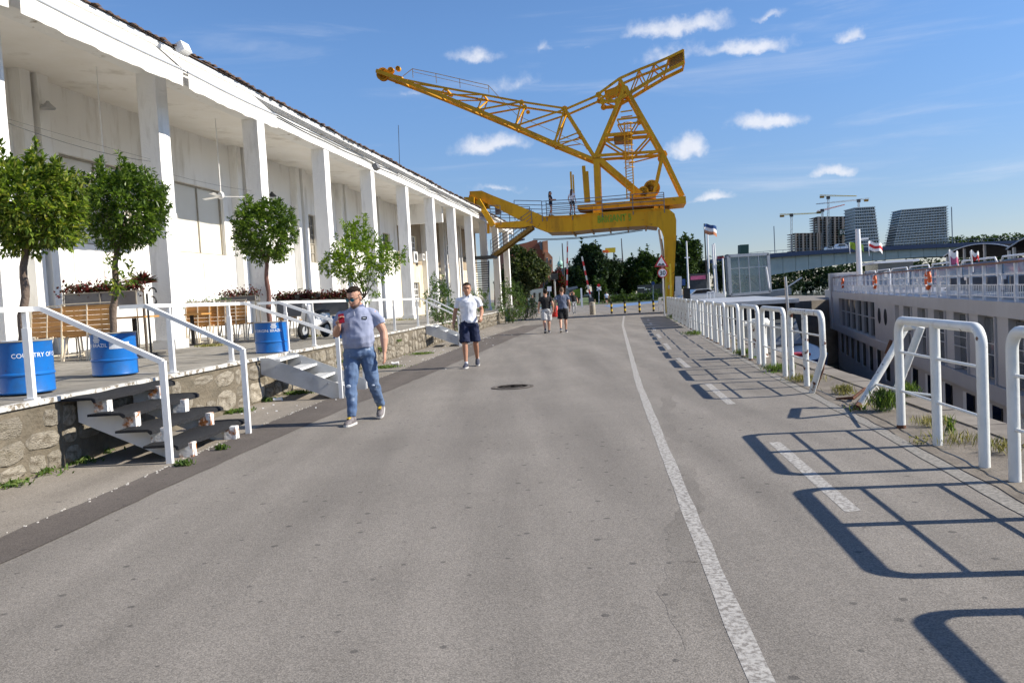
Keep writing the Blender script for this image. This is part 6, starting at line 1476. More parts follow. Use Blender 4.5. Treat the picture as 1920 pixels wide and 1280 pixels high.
m = MB(); m.lathe([(.235, .021), (.235, .026)], c, 32, axis=(0, -1, 0)); m.build('disc_face', 'sign_white', dk, 40)
me = text_mesh('30', .37, .006); w_ = max(v.co.x for v in me.vertices)
for v in me.vertices: v.co = c + Vector((v.co.x - w_ / 2, -.03, v.co.y - .13)) - worg(t)
me.materials.append(MATS['sign_black']); link('speed_number', me, dk)
m = MB(); m.tube([V(1242, 470, 56) , V(1236, 430, 56)], .1, 8); m.tube([V(1247, 586, 56), V(1242, 470, 56)], .1, 8); tag(m.build('lamp_pole', 'galv', None, 60), 'pale slanting pole behind the bump warning sign', 'pole')
def striped(px, y0, y1, lab, k):
    p = G(px, y1); h = (y1 - y0) / F_PX * p.y; t = thing('striped_bollard', p, lab, 'bollard', 'black and yellow bollards across the road'); n = 5
    for i in range(n):
        m = MB(); m.lathe([(.075, h * i / n), (.075, h * (i + 1) / n), (.0, h * (i + 1) / n + (.03 if i == n - 1 else .0005))], p, 14); m.build('band', 'sign_black' if i % 2 == 0 else 'sign_yellow', t, 40)
for i, (px, y0, y1, lab) in enumerate(((1147, 566, 588, 'black and yellow bollard, leftmost of four across the road'), (1172, 565, 587, 'black and yellow bollard on the lane line, second of four'), (1199.5, 564, 586, 'black and yellow bollard, third of four across the road'), (1225.5, 563, 584, 'black and yellow bollard nearest the crane leg'))): striped(px, y0, y1, lab, i)
p = G(1111.5, 590); t = thing('litter_bin', p, 'small round metal litter bin standing in the road', 'bin'); m = MB(); m.lathe([(.2, 0), (.21, .05), (.21, .82), (.19, .9), (.05, .93), (.0, .93)], p, 18); m.build('drum', 'frame_grey', t, 40); m = MB(); m.lathe([(.215, .7), (.215, .76), (.2, .76)], p, 18); m.build('band', 'galv', t)
p = G(1043, 594); t = thing('street_pole', p, 'grey pole with a red plastic foot beside the two walkers', 'pole'); m = MB(); m.tube([p, V(1039.5, 520, p.y)], .06, 8); m.build('pole', 'galv', t, 60)
m = MB(); m.lathe([(.42, 0), (.40, .1), (.3, .22), (.2, .6), (.12, .8), (.0, .82)], p, 14); m.build('foot', 'red_plastic', t, 40)
m = MB(); q = V(1039.5, 518, p.y); m.obox(q, (.25, 0, 0), (0, .2, 0), (0, 0, .22)); m.build('lamp_head', 'dark_steel', t)
def barrier(base, top, lab, Y):
    t = thing('barrier_boom', V(*base, Y), lab, 'barrier', 'red and white level crossing booms'); a, b = V(*base, Y), V(*top, Y); n = 9
    for i in range(n): m = MB(); m.bar(a.lerp(b, i / n), a.lerp(b, (i + 1) / n), .2); m.build('stripe', 'sign_red' if i % 2 else 'stucco', t)
    m = MB(); m.obox(Vector((a.x, a.y, .5)), (.3, 0, 0), (0, .3, 0), (0, 0, .55)); m.build('machine', 'dark_steel', t)
barrier((1108, 560), (1091, 481), 'raised red and white boom leaning left in front of the trees', 110); barrier((1063, 546), (1064, 452), 'upright red and white boom beside the thin lamp post', 115)
for (x0, y0, x1, y1, Y, lab) in ((1059, 545, 1054, 456, 130, 'thin dark lamp mast left of the upright boom'), (1168, 495, 1165, 447, 160, 'thin dark lamp mast above the trees'), (1305, 505, 1304, 452, 150, 'thin lamp mast right of the crane leg')):
    m = MB(); m.tube([V(x0, y0, Y), V(x1, y1, Y)], [.14, .08], 6); m.tube([Vector((V(x0, y0, Y).x, Y, 0)), V(x0, y0, Y)], .15, 6); tag(m.build('lamp_mast', 'dark_steel', None, 60), lab, 'lamp post', 'thin lamp masts')
p = V(1123, 570, 118); p.z = 0; t = thing('crossing_sign', p, 'railway crossing cross with a red disc on a post before the trees', 'road sign'); m = MB(); m.tube([p, V(1123, 533, 118)], .06, 6); m.build('pole', 'galv', t)
for s_ in (-1, 1): m = MB(); c = V(1123, 541, 117.9 - .02 * s_); m.bar(c + Vector((-.35 * s_, 0, -.3)), c + Vector((.35 * s_, 0, .3)), .02, .18, up=(0, 1, 0)); m.obox(c, (.3, 0, .24 * s_), (-.06, 0, .08 * s_), (0, .01, 0)); m.build('cross_arm', 'sign_white', t)
m = MB(); m.lathe([(.22, 0), (.22, .05)], V(1122.5, 535, 117.8), 16, axis=(0, -1, 0)); m.build('red_disc', 'sign_red', t)
p = V(1225, 566, 120); p.z = 0; t = thing('blue_sign', p, 'small round blue sign on a grey post left of the crane leg', 'road sign'); m = MB(); m.tube([p, V(1224.5, 528, 120)], .06, 6); m.build('pole', 'galv', t); m = MB(); m.lathe([(.25, 0), (.25, .05)], V(1224.5, 531, 119.9), 16, axis=(0, -1, 0)); m.build('disc', 'ship_blue', t)
t = thing('traffic_light', G(1019, 577), 'dark traffic light on a post left of the walkers', 'traffic light'); p = t.location; m = MB(); m.tube([p, V(1019, 515, p.y)], .08, 6); m.build('pole', 'dark_steel', t); m = MB(); m.obox(V(1024, 527, p.y), (.22, 0, 0), (0, .2, 0), (0, 0, .45)); m.build('lamp_housing', 'black', t)
p = V(1030, 560, 100); p.z = 0; t = thing('white_notice', p, 'pale notice board near the traffic light', 'sign'); m = MB(); m.bar(p, V(1030, 545, 100), .1); m.build('post', 'galv', t); m = MB(); m.prism([V(1026, 537, 100), V(1034, 537, 100), V(1034, 546, 100), V(1026, 546, 100)], (0, .06, 0)); m.build('board', 'sign_white', t)
t = thing('concrete_block', G(1001, 590), 'pale concrete block at the end of the shrubs', 'block'); m = MB(); p = t.location; m.prism([p + Vector((-.4, 0, 0)), p + Vector((.4, -.03, 0)), p + Vector((.4, .5, 0)), p + Vector((-.4, .5, 0))], (0, 0, .62)); m.v = [(v[0] * 1.0, v[1], v[2]) for v in m.v]; m.build('body', 'stucco', t); m = MB(); m.bar(p + Vector((-.55, .2, 0)), p + Vector((-.55, .2, .9)), .1); m.build('marker_post', 'sign_black', t)
# yellow green billboard panel behind the walkers
t = thing('poster_stand', V(1089, 568, 100), 'green and yellow poster stand at the junction', 'sign'); m = MB(); m.prism([V(1075, 544, 100), V(1088, 541, 100), V(1089, 557, 100), V(1076, 558, 100)], (0, .15, 0)); m.build('poster', 'leaf_citrus', t); m = MB(); m.bar(V(1089.5, 540, 100), Vector((V(1089.5, 540, 100).x, 100, 0)), .2); m.build('post', 'sign_white', t)
m = MB(); p = V(1078, 555, 112); 
t = thing('shelter', Vector((p.x, 112, 0)), 'dark roofed tram shelter behind the poster stand', 'shelter'); m.prism([V(1063, 540, 112), V(1082, 536, 112), V(1084, 540, 112), V(1066, 544, 112)], (0, 3, 0)); m.build('roof', 'pav_steel', t); m = MB(); m.prism([V(1067, 543, 112.5), V(1080, 541, 112.5), V(1080, 562, 112.5), V(1067, 563, 112.5)], (0, .1, 0)); m.build('glass_wall', 'glass_grey', t)
# flagpoles by the pavilion
flag('quay_flag', G(1327, 566), V(1320.5, 420, 78), 1.15, .95, ['ship_blue', 'ship_bright', 'brick_orange'], 'tattered blue white and red flag on the tallest quay flagpole', .1, .06, 'dark_steel')
for x0, x1, y1, lab in ((1331, 1326, 432, 'white bare flagpole beside the tattered flag'), (1346, 1339, 456, 'white flagpole with a limp flag right of the tall one'), (1342, 1336, 458, 'slimmer white flagpole between the others'), (1292, 1287, 452, 'white pole with a short crossbar left of the kiosk'), (1359, 1355, 484, 'short white pole at the left side of the pavilion')):
    p = G(x0, 566); m = MB(); m.tube([p, V(x1, y1, p.y)], [.12, .08], 8); tag(m.build('flagpole', 'ship_bright', None, 60), lab, 'flagpole', 'white poles on the quay')
m = MB(); c = V(1288.5, 483, 78); m.bar(c + Vector((-.25, 0, 0)), c + Vector((.25, 0, 0)), .09); tag(m.build('crossbar', 'ship_bright'), 'short white crossbar on the pole left of the kiosk', 'bar')
# kiosk with pink fascia
t = thing('quay_kiosk', G(1309, 566), 'dark kiosk with a pink fascia by the flagpoles', 'kiosk'); Yk = 84
m = MB(); m.prism([V(1293, 514, Yk), V(1324, 512, Yk), V(1325, 562, Yk), V(1294, 562, Yk)], (1, 3, 0)); m.build('shell', 'dark_steel', t)
m = MB(); m.prism([V(1295, 518, Yk - .1), V(1323, 516, Yk - .1), V(1323, 523, Yk - .1), V(1295, 525, Yk - .1)], (0, .1, 0)); m.build('fascia', 'pink', t)
m = MB(); p = G(1288, 590); t = thing('utility_cabinet', V(1287, 566, 50), 'black cabinet standing behind the far guard rails', 'cabinet'); m.prism([V(1281, 541, 52), V(1294, 540, 52), V(1295, 570, 52), V(1282, 570, 52)], (.1, .6, 0)); m.build('body', 'black', t)
t = thing('info_panel', V(1270, 560, 80), 'grey and blue information panel behind the crane leg', 'sign'); m = MB(); m.prism([V(1267, 518, 80), V(1278, 518, 80), V(1278, 560, 80), V(1267, 560, 80)], (0, .3, 0)); m.build('panel', 'galv', t); m = MB(); m.prism([V(1279, 523, 80), V(1285, 523, 80), V(1285, 535, 80), V(1279, 535, 80)], (0, .2, 0)); m.build('blue_plate', 'ship_blue', t)
# parked silver car
t = thing('parked_car', (0, 0, 0), 'silver car parked behind the crane leg', 'car')
prof = [(-2.1, .35), (-2.15, .7), (-1.9, .92), (-1.3, .98), (-.75, 1.4), (.55, 1.43), (1.25, 1.0), (1.95, .85), (2.12, .6), (2.1, .35)]
m = MB(); m.prism([(x, -.8, z) for x, z in prof], (0, 1.6, 0)); m.build('body', 'car_silver', t)
m = MB(); m.prism([(x, -.83, z) for x, z in ((-1.1, 1.0), (-.68, 1.34), (.5, 1.37), (1.05, 1.02))], (0, 1.66, 0)); m.build('side_window', 'glass_dark', t)
for x in (-1.3, 1.3):
    for y_ in (-.78, .6):
        m = MB(); m.lathe([(.2, 0), (.32, 0), (.33, .1), (.32, .2), (.2, .2)], (x, y_, .33), 18, axis=(0, 1, 0)); wv = m.build('wheel', 'rubber', t, 40); m = MB(); m.lathe([(.2, -.015), (.2, .215)], (x, y_, .33), 12, axis=(0, 1, 0)); m.build('rim', 'galv', wv)
for y_ in (-.6, .6): m = MB(); m.obox((2.08, y_, .68), (.03, 0, 0), (0, .15, 0), (0, 0, .07)); m.build('headlight', 'sign_white', t)
t.location = Vector((V(1293, 556, 84).x, 79, 0)); t.rotation_euler.z = .1
m = MB()
p = V(1330, 562, 75); t = thing('white_barrier', Vector((p.x, 75, 0)), 'white framed barrier panel on the quay by the flagpoles', 'barrier'); 
for a, b in (((1326, 548), (1339, 547)), ((1326, 562), (1339, 561)), ((1326, 548), (1326, 562)), ((1339, 547), (1339, 561)), ((1332, 548), (1332, 562))): m.bar(V(*a, 75), V(*b, 75), .1)
m.build('frame', 'sign_white', t)
t = thing('white_barrier', Vector((V(1237, 570, 62).x, 62, 0)), 'low white barrier left of the crane leg foot', 'barrier'); m = MB(); m.bar(V(1235, 559, 60), V(1250, 558, 60), .12); m.bar(V(1237, 559, 60), V(1238, 586, 60), .2); m.build('frame', 'guard_rusty', t)

# ------------------------------------------------------------------ trees and park
def far_tree(px, py, rx, rz, Y, mat, label, n=1500, size=.42, lobes=9, per=5, group='trees beyond the crane', conical=0.0):
    c = V(px, py, Y); RX, RZ = rx / F_PX * Y, rz / F_PX * Y; base = Vector((c.x, Y, 0)); t = thing('tree', base, label, 'tree', group)
    m = MB(); k = 6; m.tube([base + Vector((math.sin(i) * .1, 0, (c.z - RZ * .2) * i / k)) for i in range(k + 1)], [RX * .085 * lerp(1.2, .55, i / k) for i in range(k + 1)], 8); m.build('trunk', 'bark', t, 80)
    for i in range(5):
        a = i * 1.26; m = MB(); s0 = base + Vector((0, 0, (c.z - RZ * .6))); m.tube([s0, s0.lerp(c, .5) + Vector((math.cos(a) * RX * .35, math.sin(a) * RX * .35, 0)), c + Vector((math.cos(a) * RX * .6, math.sin(a) * RX * .6, RZ * .3))], [RX * .04, RX * .03, RX * .01], 5); m.build('limb', 'bark', t)
    A = []
    for i in range(lobes):
        d = rnd_dirs(1)[0]; q = RNG.uniform(.35, .8); hz = d[2] * q; sh = 1 - conical * max(0, hz)
        cc = np.array(c) + d * np.array([RX * sh, RX * sh, RZ]) * q; lr = RNG.uniform(.32, .5) * sh
        A.append(rosette_crown(cc, RX * lr, RZ * lr, n // lobes, per, size, 2, .4, fill=.5))
    A.append(rosette_crown(np.array(c), RX * .7, RZ * .75, n // 4, per, size, 0, .4))
    crown('crown', t, [np.vstack([q[i] for q in A]) if i < 3 else np.concatenate([q[i] for q in A]) for i in range(4)], mat, .7); return t
far_tree(982, 512, 42, 44, 80, 'leaf_plane', 'round tree with pale specks in front of the brick house', 1700, .34, 10)
far_tree(948, 530, 24, 30, 84, 'leaf_dark', 'dark tree behind the last white columns', 700, .34, 6)
far_tree(1110, 502, 36, 44, 140, 'leaf_dark', 'tallest dark conifer left of the yellow billboard', 1700, .6, 11, conical=.5)
far_tree(1082, 528, 26, 34, 138, 'leaf_dark', 'dark spreading tree behind the leaning boom', 1100, .55, 8)
far_tree(1140, 522, 26, 36, 142, 'leaf_dark', 'dark tree directly below the yellow billboard', 1000, .55, 8)
far_tree(1128, 543, 14, 22, 124, 'leaf_mid', 'brighter green young tree in front of the conifers', 500, .4, 5)
far_tree(1172, 526, 26, 32, 150, 'leaf_dark', 'dark tree in the middle of the park row', 1000, .55, 8)
far_tree(1204, 518, 34, 38, 146, 'leaf_mid', 'broad mid green tree left of the road signs', 1500, .55, 10)
far_tree(1236, 522, 20, 36, 152, 'leaf_dark', 'dark conifer just left of the crane leg', 800, .55, 7, conical=.4)
far_tree(1286, 494, 28, 46, 118, 'leaf_mid', 'tall green tree right of the crane leg', 1700, .45, 12)
far_tree(1313, 515, 18, 30, 122, 'leaf_dark', 'dark tree behind the quay flagpoles', 700, .45, 6); far_tree(1350, 525, 16, 28, 125, 'leaf_dark', 'dark tree left of the glass pavilion', 600, .45, 6)
far_tree(1050, 532, 16, 20, 125, 'leaf_red', 'small brownish tree behind the street pole', 450, .4, 5); far_tree(1262, 530, 16, 26, 140, 'leaf_dark', 'dark tree behind the crane leg', 500, .45, 6); far_tree(1035, 545, 14, 14, 130, 'leaf_mid', 'low green tree behind the traffic light', 400, .4, 5)
for i in range(9):
    p = V(1138 + i * 12, 560, 128); p.z = .0; shrub('hedge_bush', p, 1.1, .55, 60, .35, 'leaf_shrub' if i % 2 else 'leaf_mid', 'low bush number %s from the left in the park border' % ('one two three four five six seven eight nine'.split()[i]), 'park border bushes', per=6)
# ------------------------------------------------------------------ houses beyond the park
def house(name, label, pts, Y, depth, mat, shift=2.0): 
    t = thing(name, V(*pts[0], Y), label, 'building'); m = MB(); m.prism([V(*p, Y) for p in pts], (shift, depth, 0)); m.build('wall', mat, t); return t
h = house('brick_house', 'tall red brick house with a steep gable beyond the tree', [(955, 466), (1004, 449), (1012, 461), (1024, 474), (1026, 572), (955, 572)], 150, 14, 'brick_red', -3)
m = MB(); m.prism([V(1022, 472, 148), V(1029, 474, 148), V(1036, 482, 148), V(1038, 572, 148), V(1023, 572, 148)], (-1, 14, 0)); m.build('facade', 'brick_orange', h)
m = MB(); m.prism([V(1018, 452, 148.5), V(1027, 451, 148.5), V(1028, 476, 148.5), V(1019, 476, 148.5)], (-.6, 6, 0)); m.build('pediment', 'brick_orange', h)
m = MB(); m.prism([V(1013, 452, 149.5), V(1020, 456, 149.5), V(1020, 472, 149.5), V(1013, 466, 149.5)], (-1, 12, 0)); m.build('slate_roof', 'pav_steel', h)
m = MB(); m.prism([V(950, 463, 151), V(1008, 450, 151), V(1008, 456, 151), V(950, 470, 151)], (-3, 14, 0)); m.build('roof', 'roof_dark', h)
for (x, y) in ((1026, 487), (1033, 490), (1026, 503), (1033, 506), (1026, 520), (1033, 522)):
    m = MB(); m.prism([V(x - 1.6, y - 4, 147.9), V(x + 1.6, y - 4, 147.9), V(x + 1.6, y + 5, 147.9), V(x - 1.6, y + 5, 147.9)], (0, .2, 0)); wv = m.build('window', 'stucco', h); m = MB(); m.prism([V(x - 1, y - 3, 147.8), V(x + 1, y - 3, 147.8), V(x + 1, y + 4, 147.8), V(x - 1, y + 4, 147.8)], (0, .1, 0)); m.build('pane', 'glass_dark', wv)
for x in (966, 972, 978):
    m = MB(); m.prism([V(x, 458, 150.8), V(x + 3, 457.2, 150.8), V(x + 3, 460.5, 150.8), V(x, 461.3, 150.8)], (0, .2, 0)); m.build('dormer', 'glass_dark', h)
m = MB(); m.prism([V(962, 452, 152), V(984, 447, 152), V(984, 449.5, 152), V(962, 455, 152)], (0, 1, 0)); tag(m.build('roof_sign', 'bridge_blue'), 'blue strip sign on the roof behind the crane stairs', 'sign')
h = house('low_house', 'low pale house behind the traffic light', [(985, 545), (1018, 540), (1018, 575), (985, 575)], 135, 8, 'stucco')
for x in (990, 1000, 1010): m = MB(); m.prism([V(x, 549, 134.8), V(x + 4, 548.5, 134.8), V(x + 4, 558, 134.8), V(x, 558, 134.8)], (0, .1, 0)); m.build('window', 'glass_dark', h)
h = house('grey_house', 'grey house with a dark roof behind the upright boom', [(1040, 505), (1085, 500), (1085, 570), (1040, 570)], 190, 12, 'pav_steel'); m = MB(); m.prism([V(1060, 501, 189), V(1078, 499, 189), V(1078, 504, 189), V(1060, 505, 189)], (0, 6, 0)); m.build('roof', 'roof_dark', h)
t = thing('church_tower', V(1051, 520, 320), 'green copper church dome on the skyline', 'church'); m = MB(); q = V(1051, 503, 320); m.lathe([(1.9, -4), (1.9, 0), (1.0, .3), (1.0, 1.4), (1.25, 1.6), (.9, 2.5), (.2, 3.1), (.1, 4.6), (.0, 4.7)], q, 14); m.build('dome', 'copper_green', t, 40); m = MB(); m.lathe([(3.2, -20), (3.2, -4), (2, -2), (0, -1.9)], q, 4); m.build('tower_body', 'stucco', t)
h = house('pale_block', 'pale apartment block under the yellow billboard', [(1138, 486), (1166, 484), (1166, 560), (1138, 560)], 210, 14, 'stucco')
for r_ in range(3):
    for c_ in range(4): m = MB(); m.prism([V(1141 + c_ * 6, 489 + r_ * 7, 209.8), V(1145 + c_ * 6, 489 + r_ * 7, 209.8), V(1145 + c_ * 6, 493 + r_ * 7, 209.8), V(1141 + c_ * 6, 493 + r_ * 7, 209.8)], (0, .2, 0)); m.build('window', 'glass_dark', h)
t = thing('billboard', V(1144, 484, 212), 'yellow billboard with a red end on the roof of the pale block', 'billboard'); m = MB(); m.prism([V(1135, 465, 212), V(1154, 464, 212), V(1154, 473, 212), V(1135, 474, 212)], (0, .5, 0)); m.build('yellow_panel', 'sign_yellow', t); m = MB(); m.prism([V(1130, 469, 211.8), V(1141, 469, 211.8), V(1141, 474, 211.8), V(1130, 474, 211.8)], (0, .5, 0)); m.build('red_panel', 'ring_orange', t); m = MB(); m.bar(V(1138, 474, 212.3), V(1138, 486, 212.3), .3); m.bar(V(1151, 473, 212.3), V(1151, 486, 212.3), .3); m.build('scaffold', 'dark_steel', t)
for x0, w_, mt, lab in ((1097, 8, 'ship_bright', 'small white parked car seen under the conifers'), (1111, 8, 'galv', 'small pale car beside the leaning boom')):
    t = thing('distant_car', V(x0, 560, 150), lab, 'car'); q = V(x0, 552, 150); m = MB(); m.loft([(q + Vector((-.9 * w_ / 8, 0, -.2)), (0, .8, 0), (0, 0, .35)), (q + Vector((-.4, 0, 0)), (0, .85, 0), (0, 0, .6)), (q + Vector((.3, 0, 0)), (0, .85, 0), (0, 0, .6)), (q + Vector((.9, 0, -.2)), (0, .8, 0), (0, 0, .35))], 10); m.build('body', mt, t, 50); m = MB(); m.obox(q + Vector((0, -.85, .2)), (.5, 0, 0), (0, .02, 0), (0, 0, .18)); m.build('window', 'glass_dark', t)
h = house('dark_hoarding', 'dark site hoarding with white words behind the bollards', [(1195, 535), (1242, 532), (1242, 561), (1195, 561)], 135, .3, 'dark_steel', 0)
for a, b, y_ in ((1196, 1209, 540), (1208, 1219, 542.5)): m = MB(); m.bar(V(a, y_, 134.8), V(b, y_ - .6, 134.8), .05, .14); m.build('white_word', 'sign_white', h)
m = MB(); m.tube([BP(748, 305, -1.0) - Vector((0, 0, 1)), BP(747, 235, -1.0)], .015, 5); tag(m.build('roof_aerial', 'dark_steel'), 'thin radio aerial on the warehouse roof', 'aerial')
# chimney by the crane bearing
p = BP(934, 392, -.8); t = thing('roof_vent', p, 'small dark vent on the warehouse roof by the crane', 'vent'); m = MB(); m.obox(p, (.25, 0, 0), (0, .25, 0), (0, 0, .4)); m.build('shaft', 'roof_tile', t); m = MB(); m.obox(p + Vector((0, 0, .43)), (.3, 0, 0), (0, .3, 0), (0, 0, .03)); m.build('cap', 'dark_steel', t)
# ------------------------------------------------------------------ people
from mathutils import noise
pm('skin', (.50, .27, .185), (.55, .31, .215), rough=.5, scale=8, spec=.35); pm('skin_tan', (.40, .205, .13), (.45, .24, .155), rough=.5, scale=8, spec=.35)
pm('hair_black', (.018, .013, .010), (.034, .025, .019), rough=.95, spec=.08, scale=30, bump=.5, bscale=90); pm('hair_brown', (.10, .055, .03), (.14, .08, .045), rough=.6, scale=30, bump=.5, bscale=90)
pm('shave', (.12, .075, .058), (.17, .11, .085), rough=.7, scale=60)
pm('polo_blue', (.27, .30, .42), (.31, .34, .46), rough=.85, scale=12, bump=.15, bscale=160, spec=.2); pm('polo_white', (.74, .76, .82), (.79, .81, .87), rough=.85, scale=12, bump=.12, bscale=160, spec=.2)
pm('collar_navy', (.09, .11, .20), (.11, .13, .22), rough=.85); pm('denim', (.075, .125, .235), (.15, .215, .34), rough=.9, scale=5, detail=8, speck=(.42, .50, .62), sscale=6, slo=.60, shi=.72, bump=.2, bscale=180, spec=.15)
pm('denim_pale', (.48, .55, .66), (.60, .66, .74), rough=.95, scale=30); pm('shorts_navy', (.022, .028, .06), (.03, .037, .075), rough=.9, scale=9, spec=.15); pm('shorts_grey', (.42, .43, .45), (.5, .51, .53), rough=.9, scale=9)
pm('tee_black', (.012, .012, .014), (.02, .02, .023), rough=.9); pm('tee_slate', (.11, .13, .19), (.14, .16, .22), rough=.9); pm('shoe_grey', (.10, .085, .09), (.22, .20, .20), rough=.7, scale=25); pm('shoe_navy', (.02, .025, .05), (.06, .065, .09), rough=.7, scale=25)
pm('sole', (.55, .54, .52), (.62, .61, .6), rough=.7); pm('lace_yellow', (.5, .34, .03), (.55, .38, .04), rough=.6); pm('phone_red', (.17, .008, .015), (.20, .010, .02), rough=.25); glassmat('lens', (.02, .16, .22), .05); pm('grey_pants', (.40, .41, .44), (.46, .47, .5), rough=.9)
def organic(mb, name, mat, parent, voxel, it=6, fold=0.0, fs=7.0, seed=0):
    me = mb.mesh('tmp', mat); ob = bpy.data.objects.new('tmp', me); COL.objects.link(ob)
    rm = ob.modifiers.new('r', 'REMESH'); rm.mode = 'VOXEL'; rm.voxel_size = voxel; s_ = ob.modifiers.new('s', 'SMOOTH'); s_.factor = .5; s_.iterations = it
    bpy.context.view_layer.update(); me2 = bpy.data.meshes.new_from_object(ob.evaluated_get(bpy.context.evaluated_depsgraph_get())); me2.name = name
    bpy.data.objects.remove(ob); bpy.data.meshes.remove(me)
    if fold:
        vs = [v.co.copy() for v in me2.vertices]; ns = [v.normal.copy() for v in me2.vertices]
        for v, c, n in zip(me2.vertices, vs, ns):
            q = Vector((c.x * fs + seed, c.y * fs, c.z * fs * .8)); k = noise.noise(q) + .5 * noise.noise(q * 2.1); k2 = 1 - abs(noise.noise(Vector((c.x * fs * .7 + c.z * 3, c.y * fs * .7, c.z * fs * .9 - c.x * 3 + seed)))) * 2.2
            v.co = c + n * fold * (k * .8 + k2 * .5)
    me2.polygons.foreach_set('use_smooth', [True] * len(me2.polygons))
    if not me2.materials: me2.materials.append(MATS[mat])
    me2.update(); return link(name, me2, parent)
def limb(mb, pts, rs, n=12):
    P = [Vector(p) for p in pts]; out = []; rr = []
    for i in range(len(P) - 1):
        for k in range(4): out.append(P[i].lerp(P[i + 1], k / 4)); rr.append(lerp(rs[i], rs[i + 1], k / 4))
    out.append(P[-1]); rr.append(rs[-1])
    for _ in range(2): out = [out[0]] + [(out[i - 1] + out[i] * 2 + out[i + 1]) / 4 for i in range(1, len(out) - 1)] + [out[-1]]
    mb.tube(out, rr, n)
def blob(mb, c, ax, ay, az, n=12, k=7):
    c, ax, ay, az = map(Vector, (c, ax, ay, az)); mb.loft([(c + az * math.sin(t), ax * max(.05, math.cos(t)), ay * max(.05, math.cos(t))) for t in [-math.pi / 2 + math.pi * i / k for i in range(k + 1)]], n)
def hand(mb, W, d, nrm, sc=1.0, curl=.5, flip=1):
    d = Vector(d).normalized(); nrm = Vector(nrm); nrm = (nrm - d * nrm.dot(d)).normalized(); s_ = d.cross(nrm) * flip; W = Vector(W)
    mb.loft([(W - d * .015, s_ * .026, nrm * .02), (W + d * .03 * sc, s_ * .036, nrm * .017), (W + d * .07 * sc, s_ * .042, nrm * .015), (W + d * .092 * sc, s_ * .038, nrm * .012)], 10)
    for i, (o, ln) in enumerate(((-.031, .066), (-.011, .078), (.010, .073), (.030, .056))):
        p = W + d * .085 * sc + s_ * o; a = 0; pts = [p - d * .01]
        for seg in (.45, .32, .25): a += curl * (.7 if seg == .45 else .9); p = p + (d * math.cos(a) + nrm * math.sin(a)) * ln * seg * sc; pts.append(p)
        mb.tube(pts, [.0100, .0095, .0085, .0072], 7)
    b = W + d * .02 * sc - s_ * .03; q = b + (-s_ * .8 + d * .7 + nrm * .3).normalized() * .035; mb.tube([b, q, q + (d * .8 + nrm * .6 - s_ * .1).normalized() * .032, q + (d * .6 + nrm * .8 + s_ * .15).normalized() * .052], [.0135, .0125, .0105, .0085], 7)
HEAD = [(-.120, .022, .024, -.052), (-.106, .042, .046, -.036), (-.075, .057, .068, -.020), (-.035, .067, .085, -.008), (.01, .073, .093, .0), (.05, .075, .096, .004), (.085, .067, .086, .007), (.108, .047, .063, .009), (.122, .018, .028, .01)]
